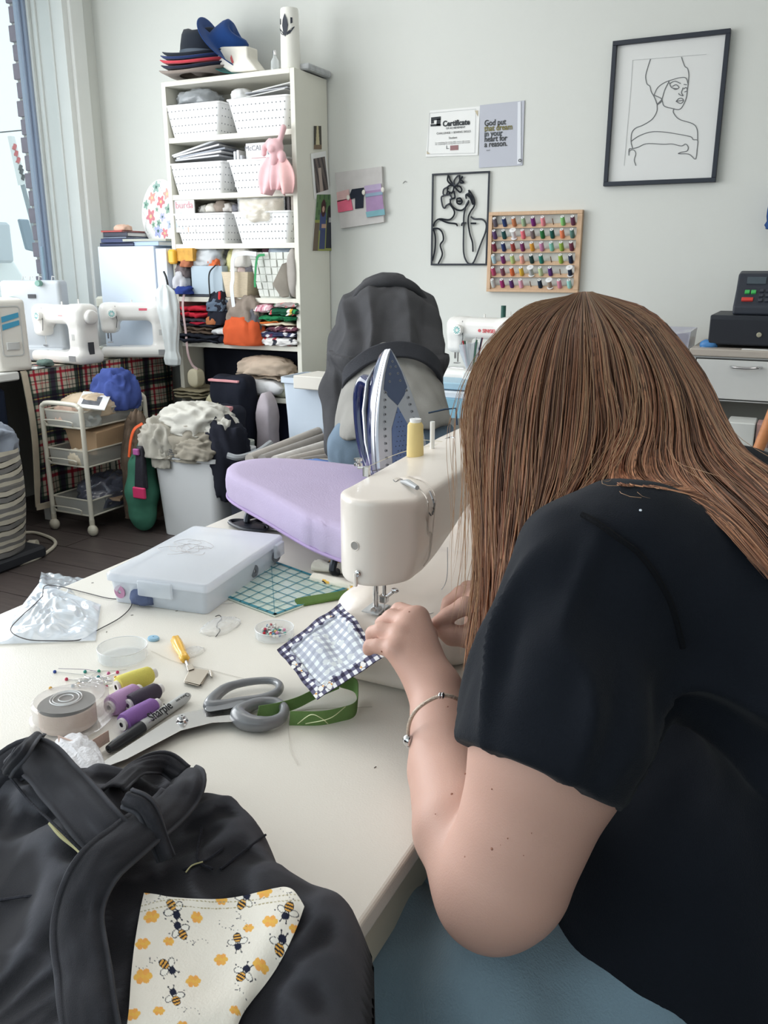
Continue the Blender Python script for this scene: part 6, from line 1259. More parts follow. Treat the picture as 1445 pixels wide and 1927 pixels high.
# ---- rolled bee fabric and green tape pieces
def beecol(u,v,seed=3,scale=1.0):
    c=np.tile([242.,236,222],(len(u),1)); rng=np.random.RandomState(seed)
    for _ in range(9):
        a,b=rng.rand(2); c=paint(c,((u-a)**2*16+(v-b)**2*5)<.02,(240,190,90))
    for _ in range(7):
        a,b=rng.rand(2); c=paint(c,((u-a)**2*30+(v-b)**2*8)<.012,(60,60,70))
    return c
def roll(name,label,a,b,r,seed,flat=.5,z=None):
    A=np.array(a);B=np.array(b); d=B-A; L=np.linalg.norm(d); d/=L; nn=np.array([-d[1],d[0],0]); t=thing(name,label,'fabric',tuple((A+B)/2),0,'folded bee print fabric')
    def pos(u,v):
        q=2*math.pi*v; rr=r*(1+.25*pn(u*4+seed,math.cos(q),math.sin(q))); return A+d*(L*u)+nn*rr*math.cos(q)+np.array([0,0,rr*flat*(1+math.sin(q))])
    printed('print_layer',PC,pos,lambda u,v:beecol(u,v,seed),80,50,t); return t
roll('bee_print_fabric','folded bee fabric strip lying behind, under the machine head',tp(592,1072),tp(690,1082),.017,5,.5)
roll('bee_print_fabric','bee fabric roll with orange flowers touching the ruler',tp(590,1092),tp(720,1122),.011,7,.6)
roll('bee_print_fabric','pale rolled fabric end beside the needle bar',tp(660,1112),tp(722,1128),.009,9,.6)
o=slab('green_tape_piece',-.014,-.05,0,.014,.05,.006,cloth('olive_green',(88,114,60)),seed=171,amp=.002,M=Matrix.Translation(Vector(tp(613,1128)))@rotm(rz=-38)); 
o.location=(0,0,0); tag(o,'flat piece of folded green tape in front of the ruler','ribbon')
# ---- black handled scissors at back
def scissors(name,label,pts_u,pts_l,blade1,blade2,piv,hm,r1,zb):
    t=thing(name,label,'scissors',tuple(tp(*piv,TT)))
    for nm,pp,rr in (('upper_handle',pts_u,r1),('lower_handle',pts_l,r1)):
        P_=spl([tp(*p,zb+.004) for p in pp],6,closed=True); n=len(P_); m=MB(); m.tube(P_,[rr*(1+.25*math.sin(2*math.pi*i/n+1)) for i in range(n)],10,closed=True); m.build(nm,hm,t,world=True)
    for k,bl in enumerate((blade1,blade2)):
        P_=[tp(*p,zb+k*.0018-.001) for p in bl]; m=MB(); m.loft([[tuple(q) for q in P_],[tuple(q+np.array([0,0,.0018])) for q in P_]]); m.build('blade',mat('blade_steel',(196,196,198),rough=.22,metal=.9),t,world=True,smooth=False,mods=[('bevel',.0004)])
    c=tp(*piv,zb+.003); m=MB(); m.lathe([(.001,.006),(.0032,.006),(.0034,.004),(.005,.003),(.0055,0)],18,M=place(c)); m.build('pivot_screw',chrome,t,world=True); return t
blkh=mat('handle_black',(40,44,54),rough=.4); 
bs=scissors('scissors','black handled scissors lying by the lavender board',[(462,978),(478,972),(500,976),(505,986),(492,990),(474,987)],[(432,983),(455,980),(500,990),(498,998),(460,996)],[(498,987),(527,992),(585,997),(527,998),(498,997)],[(494,984),(526,988),(575,1001),(525,1000),(494,994)],(527,991),blkh,.0035,TT+.004)
m=MB(); m.loft([[tuple(tp(*p,TT+.002)) for p in ((430,985),(455,979),(500,988),(499,998),(462,995))],[tuple(tp(*p,TT+.011)) for p in ((433,984),(456,979),(498,988),(497,996),(462,993))]]); m.build('grip_plate',blkh,bs,world=True,mods=[('bevel',.002)])
# ---- big grey handled shears
gh=mat('shear_grey',(120,122,126),rough=.3,coat=.3)
sh=thing('tailor_shears','large shears with grey handles, blades pointing lower left','scissors',tuple(tp(343,1357)))
zb=TT+.004
def loft2(pts,z0,z1,nm,mm,par,bev=.0006,ins=None):
    m=MB(); m.loft([[tuple(tp(*p,z0)) for p in pts],[tuple(tp(*p,z1)) for p in (ins or pts)]]); return m.build(nm,mm,par,world=True,smooth=False,mods=[('bevel',bev)])
stl=mat('shear_steel',(204,202,200),rough=.2,metal=.85)
loft2([(168,1452),(190,1436),(330,1346),(352,1340),(386,1334),(420,1328),(420,1342),(380,1352),(350,1362),(330,1375),(230,1428),(178,1451)],zb,zb+.003,'blade',stl,sh)
loft2([(172,1453),(240,1428),(340,1375),(400,1360),(438,1358),(436,1345),(380,1350),(345,1352),(330,1362)],zb+.0035,zb+.006,'blade',stl,sh)
def hloop(pts,rs,nm,flat=.8,z=.0):
    P_=spl([tuple(tp(px,py,TT+.010+z)) for px,py in pts],6,closed=True); n=len(P_); R_=[rs[int(i*len(rs)/n)%len(rs)] for i in range(n)]
    R_=[(R_[i-2]+R_[i-1]+R_[i]+R_[(i+1)%n]+R_[(i+2)%n])/5 for i in range(n)]
    m=MB(); m.tube(P_,R_,12,closed=True); return m.build(nm,gh,sh,world=True,angle=180)
hloop([(394,1328),(408,1308),(432,1292),(470,1283),(510,1281),(526,1290),(520,1304),(494,1314),(450,1321),(415,1328)],[.0075,.0065,.005,.0045,.0045,.0052,.0055,.0055,.006,.0075],'upper_handle')
loft2([(384,1334),(398,1318),(425,1316),(462,1318),(470,1324),(430,1334),(392,1340)],TT+.004,TT+.014,'handle_shank',gh,sh,.002)
hloop([(448,1346),(462,1332),(490,1322),(520,1322),(535,1334),(528,1352),(500,1362),(468,1360)],[.009,.007,.006,.0055,.006,.007,.009,.0105],'lower_handle')
c=tp(343,1357,zb+.006); m=MB(); m.lathe([(.001,.007),(.0035,.007),(.0037,.004),(.0055,.0035),(.006,.001),(.0068,0)],20,M=place(c)); m.build('pivot_screw',chrome,sh,world=True)
# ---- spools lying on the table
def lspool(label,a,b,c,r,name='thread_spool',cap=True,extra=0,zz=0):
    A=np.array(tp(*a,TT+r+zz));B=np.array(tp(*b,TT+r+zz)); L=np.linalg.norm(B-A); t=thing(name,label,'thread spool',tuple((A+B)/2),0,'thread spools lying on the worktable')
    d=Vector(B-A).normalized(); M=Matrix.Translation(Vector(A))@d.to_track_quat('Z','Y').to_matrix().to_4x4()
    m=MB(); m.lathe([(r*.45,0),(r*.92,.001),(r,.004),(r*.98,L*.5),(r*.86,L-.004),(r*.7,L-.001),(r*.45,L)],28,M=M); m.build('thread',mat('sp_%d_%d_%d'%c,c,rough=.65,bump=.6,bscale=1300),t,world=True,angle=60)
    m=MB(); m.lathe([(r*.25,-.003),(r*.62,-.003),(r*.62,.001),(r*.25,.001)],20,M=M); m.lathe([(r*.25,L-.001),(r*.55,L-.001),(r*.5,L+.005),(r*.25,L+.005)],20,M=M); m.build('spool_core',mat('core_white',(226,222,220),rough=.4),t,world=True); return t
lspool('yellow thread spool, farthest of the spools by the pins',(222,1292),(286,1268),(228,216,104),.0125)
lspool('lilac thread spool lying next to the tape dispenser',(208,1330),(258,1300),(190,150,196),.0125)
lspool('black thread spool between yellow and purple spools',(244,1326),(298,1298),(58,48,66),.0115)
lspool('purple thread spool lying along the marker pen',(232,1362),(292,1326),(142,98,172),.0115)
m=MB(); 
for pts in ([(270,1270),(240,1285),(200,1280),(175,1262),(110,1258)],[(255,1330),(262,1318),(290,1322),(300,1340),(280,1360)]): m.tube(spl([tp(*p,TT+.012) for p in pts],6),.0004,4)
o=m.build('spool_threads',mat('thread_lilac',(150,140,160))); tag(o,'loose thread ends trailing from the spools','thread')
# ---- marker pen
A=np.array(tp(203,1411,TT+.007));B=np.array(tp(356,1308,TT+.007)); d=Vector(B-A).normalized(); L=np.linalg.norm(B-A); M=Matrix.Translation(Vector(A))@d.to_track_quat('Z','Y').to_matrix().to_4x4()
mk_=thing('marker_pen','silver-grey permanent marker with black cap beside the shears','pen',tuple((A+B)/2))
m=MB(); m.lathe([(.001,0),(.0045,.001),(.006,.012),(.0072,.045),(.0072,.052),(.001,.052)],24,M=M); m.build('cap',mat('pen_black',(38,42,48),rough=.35),mk_,world=True)
m=MB(); m.lathe([(.001,.052),(.0068,.052),(.0068,.06),(.0063,.061),(.0063,L-.012),(.005,L-.004),(.003,L),(.001,L)],24,M=M); m.build('barrel',mat('pen_grey',(190,192,192),rough=.35),mk_,world=True)
up=Vector((0,0,1)); sd_=d.cross(up).normalized(); nn=(up*.8+sd_*.6).normalized(); yy=nn.cross(d).normalized()
Mt=Matrix(((d.x,yy.x,nn.x,0),(d.y,yy.y,nn.y,0),(d.z,yy.z,nn.z,0),(0,0,0,1)))
Pp=Vector(A)+d*(.062)+nn*.0066-yy*.0032
text('Sharpie',.0155,Matrix.Translation(Pp-mk_.location)@Mt,mat('pen_ink',(30,32,36)),mk_,align='LEFT',depth=.0001,bold=.0002,sx=.78)
text('FINE POINT',.0035,Matrix.Translation(Pp+d*.045+yy*.003-mk_.location)@Mt,mat('pen_ink',(30,32,36)),mk_,align='LEFT',depth=.0001)
m=MB(); M2=Matrix.Translation(Pp+d*.064+yy*.003)@Mt; m.lathe([(.0022,0),(.0027,0),(.0027,.0002),(.0022,.0002)],20,M=M2); m.build('round_mark',mat('pen_ink',(30,32,36)),mk_,world=True)
# ---- clear ribbon reel dispenser
td=thing('ribbon_dispenser','clear plastic dispenser with beige ribbon roll, left of spools','dispenser',tuple(tp(140,1362)))
cl_=film('clear_hard',(232,228,226),.8,.04); ctr=tp(130,1364,TT); 
def dsh(r_,z_,k=0):
    out=[]
    for i in range(40):
        a_=2*math.pi*i/40; x=r_*math.cos(a_); y=r_*math.sin(a_)
        e=max(0,math.cos(a_-R(75)))**3*.014*(r_/.042); out.append((ctr[0]+x+e*math.cos(R(75)),ctr[1]+y*.92+e*math.sin(R(75)),z_))
    return out
m=MB(); m.loft([dsh(.040,TT+.001),dsh(.043,TT+.003),dsh(.043,TT+.012),dsh(.0395,TT+.014),dsh(.039,TT+.030),dsh(.036,TT+.033)]); m.build('clear_case',cl_,td,world=True,angle=40)
m=MB(); m.lathe([(.012,.004),(.031,.004),(.031,.027),(.012,.027)],40,M=Matrix.Translation(Vector(ctr))); m.lathe([(.012,.027),(.031,.027)],40,M=Matrix.Translation(Vector(ctr))); m.build('beige_ribbon_roll',cloth('ribbon_beige',(212,192,178)),td,world=True,angle=50)
m=MB(); 
for r_ in (.0075,.0135,.0165): m.lathe([(r_,.0335),(r_+.0006,.0348),(r_+.0012,.0335)],32,M=Matrix.Translation(Vector(ctr)))
m.build('hub_rings',film('clear_ring',(245,245,245),.2,.03),td,world=True)
m=MB(); p=tp(186,1310,TT+.012); m.cyl(p,p+np.array([0,0,.02]),.007,20); m.build('clear_core',cl_,td,world=True)
m=MB(); m.strip(spl([tp(110,1395,TT+.015),tp(160,1408,TT+.012),tp(205,1385,TT+.012)],6),Vector((0,0,.014)),.0003); m.build('ribbon_tail',cloth('ribbon_peach',(222,196,184)),td,world=True)
# ---- dishes
def dish(name,label,c,r,h,mm):
    t=thing(name,label,'dish',tuple(tp(*c))); m=MB(); m.lathe([(.001,.001),(r*.96,.001),(r*.99,.002),(r,h),(r*.965,h),(r*.955,.003),(.001,.003)],40); m.build('dish_body',mm,t,angle=40)
    m=MB(); m.tube([(r*.985*math.cos(2*math.pi*k/40),r*.985*math.sin(2*math.pi*k/40),h) for k in range(40)],.0006,5,closed=True); m.build('rim',film('rim_clear',(240,242,244),.15,.03),t); return t
cdm=film('dish_clear',(228,232,234),.86,.03)
dish('petri_dish','empty round clear plastic lid beside the pale blue chalk',(232,1238),.0325,.017,cdm)
pd_=dish('pin_dish','small clear dish filled with coloured pins',(517,1198),.0275,.014,cdm)
o=MB(); o.lathe([(.001,0),(.0078,0),(.009,.002),(.0078,.0042),(.001,.005)],24,M=place(tp(289,1204))@Matrix.Diagonal((1,.8,1,1))); o=o.build('tailors_chalk',mat('chalk_blue',(150,190,216),rough=.8)); tag(o,'pale blue oval chalk beside the clear lid','chalk')
# pins
hc_=[(60,150,140),(190,60,90),(70,130,170),(220,180,110),(220,150,180),(235,235,230),(50,80,150),(140,190,180),(200,40,60)]
random.seed(21)
def pin(label,a,b,c,z0=.0015,z1=.0015,grp='pins scattered on the worktable'):
    A=np.array(tp(*a,TT+z0));B=np.array(tp(*b,TT+z1)); t=thing('sewing_pin',label,'pin',tuple(A),0,grp)
    m=MB(); m.ball(A,.0023,10); m.build('pin_head',mat('ph_%d_%d_%d'%c,c,rough=.3),t,world=True); m=MB(); m.cyl(A,B,.0004,5); m.build('shaft',chrome,t,world=True)
PL=[((103,1264),(160,1270),(40,70,150),'dark blue headed pin, farthest left of the cluster'),((125,1278),(170,1283),(190,60,90),'red headed pin left of the pin cluster'),((95,1295),(165,1293),(216,170,90),'ochre headed pin, lowest left of the cluster'),((160,1264),(190,1266),(60,150,140),'teal headed pin at the top of the cluster'),((186,1263),(150,1285),(60,160,130),'green headed pin top right of the cluster'),((221,1265),(190,1276),(200,60,110),'magenta headed pin, rightmost of the cluster'),((137,1291),(190,1280),(60,130,160),'teal-blue headed pin low in the cluster'),((148,1288),(200,1285),(220,180,120),'amber headed pin low in the middle of the cluster'),((200,1292),(150,1284),(190,70,110),'pink headed pin at the lower right of the cluster'),((204,1267),(160,1290),(210,110,160),'pale pink headed pin near the yellow spool'),((185,1274),(140,1278),(60,140,150),'blue-green headed pin in the middle of the cluster'),((78,1334),(108,1325),(170,60,130),'purple headed pin left of the ribbon dispenser'),((217,1275),(180,1285),(220,160,70),'orange headed pin beside the yellow spool'),((545,1204),(575,1200),(170,180,180),'grey headed pin outside the pin dish'),((400,1136),(440,1134),(150,160,160),'silver pin at the ruler’s left corner')]
for a,b,c,l in PL: pin(l,a,b,c)
for k in range(34):
    a_=random.uniform(0,6.28); rr=22*math.sqrt(random.random()); cx__,cy__=515,1187
    pin('coloured pin lying in the small clear dish',(cx__+rr*math.cos(a_)*1.2,cy__+rr*math.sin(a_)*.55),(cx__+random.uniform(-22,22),cy__+random.uniform(-9,9)),random.choice(hc_+[(235,235,230)]*8),.004+.005*random.random(),.003+.004*random.random(),'pins in the dish')
sp_=MB()
for k in range(9):
    c=(150+random.uniform(0,52),1272+random.uniform(0,18)); a_=random.uniform(-.6,.6); P_=[tp(c[0]-15*math.cos(a_),c[1]-6*math.sin(a_),TT+.003),tp(c[0]+13*math.cos(a_),c[1]+6*math.sin(a_),TT+.004),tp(c[0]+15*math.cos(a_),c[1]+6*math.sin(a_)+3,TT+.004),tp(c[0]-14*math.cos(a_),c[1]-6*math.sin(a_)+4,TT+.003)]
    m=MB(); m.tube(spl(P_,3,closed=True),.0005,4,closed=True); o=m.build('safety_pin',chrome); tag(o,'small metal safety pin in the pin cluster by the yellow spool','safety pin','safety pins in the cluster')
# ---- yellow handled screwdriver and metal presser foot
yd=thing('small_screwdriver','small yellow handled screwdriver on the worktable','screwdriver',tuple(tp(340,1220)))
A=Vector(tp(330,1203,TT+.007));B=Vector(tp(349,1242,TT+.005)); d=(B-A); L=d.length; M=Matrix.Translation(A)@d.to_track_quat('Z','Y').to_matrix().to_4x4()
m=MB(); rings=[]
for z_,r_ in ((0,.005),(.002,.0068),(L*.35,.0072),(L*.6,.006),(L*.75,.0052),(L*.82,.0062),(L*.95,.006),(L,.0035)):
    rings.append([tuple(M@Vector((r_*(1+.08*math.cos(6*2*math.pi*k/36))*math.cos(2*math.pi*k/36),r_*(1+.08*math.cos(6*2*math.pi*k/36))*math.sin(2*math.pi*k/36),z_))) for k in range(36)])
m.loft(rings); m.build('handle',mat('yellow_handle',(240,186,66),rough=.25,coat=.3),yd,world=True,angle=60)
m=MB(); m.tube([tuple(B),tuple(tp(355,1258,TT+.004))],[.0018,.0018],8); m.build('shaft',chrome,yd,world=True)
mf=thing('metal_guide_foot','folded metal guide plate in front of the yellow screwdriver','sewing notion',tuple(tp(372,1270)))
stm=mat('foot_steel',(206,196,182),rough=.3,metal=.7)
loft2([(346,1281),(358,1256),(394,1262),(376,1289)],TT+.004,TT+.0055,'top_plate',stm,mf); loft2([(350,1252),(362,1250),(366,1258),(353,1262)],TT+.002,TT+.007,'back_tab',stm,mf); loft2([(394,1260),(400,1264),(400,1274),(396,1272)],TT+.0005,TT+.006,'side_tab',stm,mf); loft2([(346,1282),(376,1290),(373,1291),(346,1284)],TT+.0,TT+.0045,'front_fold',stm,mf); loft2([(352,1283),(392,1266),(380,1288)],TT,TT+.004,'side_fold',stm,mf)
# ---- glossy plastic bag at left and dark cord
def bagpos(u,v):
    c=[(2,1215),(178,1200),(190,1120),(82,1082),(-12,1160)]
    a=np.array(tp(-15,1215))*(1-u)+np.array(tp(180,1208))*u; b=np.array(tp(75,1098))*(1-u)+np.array(tp(190,1140))*u; p=a*(1-v)+b*v
    h=.002+.006*(math.sin(math.pi*u)*math.sin(math.pi*v))**.5*(1+1.6*pn(u*5,v*5,2))+.007*ridge(u*8+2*pn(u*3,v*3,7),v*9,1,1)*.8*math.sin(math.pi*u)*math.sin(math.pi*v)
    return p+np.array([0,0,max(.001,h)])
m=MB(); m.grid(bagpos,90,60); o=m.build('clear_plastic_bag',film('glossy_bag',(225,236,250),.55,.05),angle=180); tag(o,'crinkled shiny clear plastic bag on the worktable edge at left','bag')
def bag2(u,v):
    a=np.array(tp(70,1125))*(1-u)+np.array(tp(150,1120))*u; b=np.array(ad(78,1080,1.55))*(1-u)+np.array(ad(158,1092,1.5))*u; p=a*(1-v)+b*v; return p+np.array([0,0,.004+.006*pn(u*6,v*6,4)])
m=MB(); m.grid(bag2,30,20); o=m.build('clear_bag_flap',film('glossy_flap',(215,226,236),.7,.06),angle=180); tag(o,'flap of clear plastic bag hanging over the table’s left edge','bag')
m=MB(); m.tube(spl([tp(80,1122,TT+.006),tp(84,1103,TT+.006),tp(110,1103,TT+.003),tp(160,1115,TT+.002),tp(205,1126,TT+.002),tp(243,1129,TT+.002),tp(246,1142,TT+.002),tp(225,1163,TT+.002),tp(185,1185,TT+.002),tp(150,1204,TT+.003),tp(100,1206,TT+.008),tp(50,1203,TT+.010),tp(20,1186,TT+.012),tp(40,1160,TT+.015),tp(62,1140,TT+.012),tp(80,1122,TT+.008)],6),.0008,5); o=m.build('dark_elastic',mat('elastic_dark',(84,82,84),rough=.7)); tag(o,'thin dark elastic looping around the plastic bag','elastic')
m=MB(); m.tube(spl([tp(405,1160,TT+.004),tp(413,1158,TT+.005),tp(417,1165,TT+.004),tp(410,1172,TT+.004),tp(408,1180,TT+.003),tp(414,1186,TT+.003),tp(406,1198,TT+.002)],5),.0007,5); o=m.build('dark_hook_wire',mat('wire_dark',(70,66,68))); tag(o,'tiny twisted dark hook wire in front of the ruler','wire')
def clearbit(label,c,s_,seed): o=heap('clear_wrapper',tuple(tp(*c)),s_,film('wrap_%d'%seed,(236,238,240),.85,.05),seed=seed,n=36,flat=.1); tag(o,label,'wrapper')
clearbit('scrap of clear wrapper around the dark hook wire',(415,1180),(.02,.03,.006),181); clearbit('small clear wrapper scrap right of the yellow screwdriver',(362,1228),(.012,.016,.003),182)
random.seed(33); tb_=MB()
for pts in ([(285,1225),(330,1245),(400,1262),(470,1280),(520,1292)],[(470,1135),(500,1128),(540,1120)],[(700,1330),(560,1340),(545,1400),(560,1440)],[(180,1390),(150,1400),(90,1412)],[(238,1260),(215,1262),(170,1262)]): tb_.tube(spl([tp(*p,TT+.0008) for p in pts],6),.0003,3)
o=tb_.build('loose_threads',mat('thread_pale2',(196,190,180))); tag(o,'fine loose thread ends lying across the white table','thread')
lint=MB(); 
for c in ((349,1445),(704,1445),(172,1097),(262,1133),(262,1140),(246,1158),(330,1150),(200,1190),(300,1455)): p=tp(*c,TT+.0004); lint.tube([p,np.array(p)+np.array([.003*random.uniform(-1,1),.003,0])],.0005,3)
o=lint.build('lint_bits',mat('lint_dark',(110,106,104))); o['kind']='stuff'; tag(o,'tiny dark lint specks scattered on the white tabletop','lint',kind='stuff')
# ---- green ribbon
gm=cloth('ribbon_olive',(108,140,84),var=.06)
gr_=thing('green_ribbon','olive green ribbon looping under shears and gingham fabric','ribbon',tuple(tp(620,1345)))
m=MB(); m.strip(spl([tp(545,1352,TT+.008),tp(600,1352,TT+.008),tp(640,1345,TT+.008),tp(668,1334,TT+.009),tp(673,1310,TT+.010),tp(668,1290,TT+.014),tp(640,1280,TT+.02)],8),Vector((0,.003,.017)),.0004); m.build('long_strand',gm,gr_,world=True)
m=MB(); m.strip(spl([tp(485,1340,TT+.012),tp(520,1334,TT+.010),tp(560,1322,TT+.008),tp(600,1302,TT+.012),tp(640,1285,TT+.02)],8),Vector((.0,.006,.013)),.0004); m.build('short_strand',gm,gr_,world=True)
m=MB(); m.tube(spl([tp(560,1362,TT+.004),tp(585,1345,TT+.02),tp(605,1352,TT+.018),tp(617,1362,TT+.003)],6),.0005,4); m.tube(spl([tp(575,1362,TT+.004),tp(620,1352,TT+.018),tp(650,1330,TT+.02)],6),.0005,4); m.build('thread_end',mat('thread_lime',(214,222,176)),gr_,world=True)
# ---- gingham fabric square being sewn
gf=thing('gingham_fabric','black and white gingham bee fabric square under the needle','fabric',tuple(tp(620,1225,.8)))
c00=np.array(az(521,1226,.79)); c10=np.array(az(597,1320,.785)); c01=np.array(az(640,1138,.832)); c11=np.array(az(728,1236,.842))
def gpos(u,v):
    # u: left->bottom edge direction, v: from left towards top right
    p=c00*(1-u)*(1-v)+c10*u*(1-v)+c01*(1-u)*v+c11*u*v
    bow=math.sin(math.pi*u)*math.sin(math.pi*v); p=p+np.array([0,0,+.004*bow+.004*pn(u*4,v*4,1)+.0025*math.sin(v*14+u*5)*(1-abs(2*u-1))])
    e=min(u,v,1-u,1-v); 
    if e<.14: p=p+np.array([0,0,.0022])
    return p
def gcol(u,v):
    N=10; s=(u*N%1<.5); t=(v*N%1<.5); lay=(s.astype(int)+t.astype(int))
    edge=np.minimum(np.minimum(u,v),np.minimum(1-u,1-v)); wob=.11+.03*np.sin(u*40)*np.sin(v*37); bord=edge<wob
    c=np.zeros((len(u),3)); dark=np.array([[226,226,228],[96,94,118],[48,44,66]],float); pale=np.array([[222,228,230],[178,182,194],[160,164,178]],float)
    c=np.where(bord[:,None],dark[lay],pale[lay])
    rng=np.random.RandomState(7)
    for _ in range(26):
        a,b=rng.rand(2); th=rng.rand()*6.28; x=(u-a)*np.cos(th)+(v-b)*np.sin(th); y=-(u-a)*np.sin(th)+(v-b)*np.cos(th)
        wing=((x-.012)**2/.0004+(y-.02)**2/.0009<1)|((x+.012)**2/.0004+(y-.02)**2/.0009<1)|((x)**2/.0002+(y+.015)**2/.0009<1)
        out=((x-.012)**2/.0006+(y-.02)**2/.0013<1)|((x+.012)**2/.0006+(y-.02)**2/.0013<1)|((x)**2/.0004+(y+.015)**2/.0013<1)
        c=np.where((out&bord)[:,None],np.array([[54,50,66]]),c); c=np.where((wing&bord)[:,None],np.array([[228,226,224]]),c)
        c=np.where((wing&~bord)[:,None],np.array([[200,204,206]]),c); c=np.where(((x**2+(y+.018)**2<.00012)&bord)[:,None],np.array([[224,160,70]]),c)
    return c
printed('fabric_print',mat('gingham_print',(255,255,255),rough=.85,attr=True,bump=.2,bscale=700,spec=.2,translucent=.0),gpos,gcol,170,170,gf,mods=[('solid',.0008)])
# ---- white wadding behind the jeans
o=heap('white_lace',tuple(tp(150,1455)),(.055,.022,.016),cloth('lace_soft',(226,226,230),bump=.8,bscale=250),seed=190,n=64,rz=-35,amp=.18); tag(o,'fluffy white lace trim bunch behind the jeans','lace')
# ================================================================ PERSON BENDING OVER AT THE BACK
def PB(px,py,t): return ad(px,py,t)
p2=thing('person','person seen from behind bending over in charcoal hoodie and jeans','person',tuple(np.array(ad(735,850,2.6))*np.array([1,1,0])))
skin=mat('skin',(202,161,146),rough=.5,var=.03,vscale=9,bump=.12,bscale=700,sss=.08,spec=.35)
hip=np.array(ad(738,850,2.55)); wst=np.array(ad(738,735,2.62)); che=np.array(ad(730,640,2.86)); shd=np.array(ad(727,590,3.0)); 
la=_r
flo_=lambda p,z: np.array([p[0],p[1],z])
s=SDF(np.array([hip[0]-.55,hip[1]-.35,-.02]),np.array([hip[0]+.45,hip[1]+.85,1.3]),.009)
kn1=flo_(hip-la*.10+_fh*.04,.42); kn2=flo_(hip+la*.10+_fh*.04,.42)
an1=flo_(hip-la*.11,.08); an2=flo_(hip+la*.11,.08)
for hp,kn,an in ((hip-la*.08,kn1,an1),(hip+la*.08,kn2,an2)): s.chain([hp,kn,an],[.09,.055,.04],k=.02); s.cap(an,an+_fh*.14-np.array([0,0,.045]),.04,.03,k=.02)
s.chain([hip,wst,che,shd],[.13,.12,.13,.09],k=.03); hd_c=shd+_fh*.10-np.array([0,0,.14]); s.cap(shd,hd_c,.05,.06); s.ell(hd_c+_fh*.02,(.085,.085,.11)); s.cap(hd_c+_fh*.05,hd_c+_fh*.10-np.array([0,0,.03]),.02,.012)
for sg in (-1,1):
    a=shd+la*sg*.09-np.array([0,0,.02]); e=a+la*sg*.03+_fh*.06-np.array([0,0,.24]); wv=e+_fh*.12-np.array([0,0,.22]); s.chain([a,e,wv],[.042,.036,.026],k=.02); 
    for k in range(4): s.cap(wv-np.array([0,0,.02])+la*(.018*(k-1.5)),wv-np.array([0,0,.13-.012*abs(k-1.3)])+la*(.020*(k-1.5))+_fh*.02,.010,.007,k=.006)
    s.cap(wv-np.array([0,0,.03]),wv-np.array([0,0,.08])+la*(-sg*.045),.011,.008,k=.008); s.cap(wv,wv-np.array([0,0,.06]),.026,.028)
s.obj('body',skin,p2)
jm=cloth('jeans_blue',(110,127,144),var=.25,vscale=9)
s=SDF(np.array([hip[0]-.4,hip[1]-.3,.0]),np.array([hip[0]+.4,hip[1]+.5,1.0]),.008)
s.ell(hip+la*.03,(.165,.135,.15)); s.cap(hip,wst,.13,.12,k=.03)
for hp,kn,an in ((hip-la*.085,kn1,an1),(hip+la*.085,kn2,an2)): s.chain([hp,kn,an+np.array([0,0,.02])],[.115,.08,.065],k=.03)
def wr(sc,am):
    def f(P,N): return P+N*np.array([[am*pn(p[0]*sc,p[1]*sc,p[2]*sc*.5)+am*.5*pn(p[0]*sc*2.7,p[1]*sc*2.7,p[2]*sc)] for p in P])
    return f
jo=s.obj('jeans',jm,p2,deform=wr(14,.008))
m=MB(); m.tube([ad(x,y,2.36) for x,y in ((806,777),(838,770),(858,768),(860,800))],.0025,5); m.build('pocket_seam',cloth('seam_dark',(60,76,96)),p2,world=True)
# grey t-shirt
w2=np.array(ad(738,690,2.66))
s=SDF(np.array([hip[0]-.4,hip[1]-.3,.5]),np.array([hip[0]+.4,hip[1]+.5,1.2]),.007)
hb=hip-np.array([0,0,.0]); up_=np.array([0,0,1.]); 
s.chain([hip+up_*.04+la*.01,wst],[.165,.135],k=.03); s.chain([hip+up_*.04-la*.03,wst-la*.02],[.14,.13],k=.04); s.chain([hip+up_*.04+la*.045,wst+la*.03],[.14,.125],k=.04)
sl,X,Y,Z=s._sub(s.lo,s.lo+s.h*s.n,0)
lat=(X-hip[0])*la[0]+(Y-hip[1])*la[1]; cut=(hip[2]+.075+.14*lat)-Z+0*lat; s.g=np.maximum(s.g,cut.astype(np.float32))
s.obj('t_shirt',cloth('tee_grey',(150,148,144),var=.08),p2,deform=wr(10,.010))
# hoodie
hm=cloth('hoodie_charcoal',(70,70,73),var=.12,bump=.6,bscale=350)
s=SDF(np.array([hip[0]-.5,hip[1]-.2,.5]),np.array([hip[0]+.5,hip[1]+.95,1.35]),.006)
w2=np.array(ad(738,690,2.66)); 
c2_=np.array(ad(728,625,2.84)); s3=np.array(ad(727,585,2.98))
for k,(a,ra) in enumerate(((w2,.15),(c2_,.165),(s3,.13))): pass
for sg in (-1,0,1):
    s.chain([w2+la*.055*sg,c2_+la*.05*sg,s3+la*.04*sg],[.105,.122,.105],k=.04)
s.ell(s3+_fh*.08+up_*.01,(.13,.12,.12)); s.ell(np.array(ad(730,578,3.0)),(.125,.09,.095),k=.03)     # hood bunched over the upper back
for sg,pts,rs in ((-1,[(678,600,2.95),(652,655,2.85),(634,740,2.72),(636,845,2.60)],[.085,.07,.05,.036]),(1,[(780,600,2.95),(795,640,2.9),(808,690,2.86),(808,760,2.86)],[.085,.06,.04,.035])):
    s.chain([ad(*q) for q in pts],rs,k=.04)
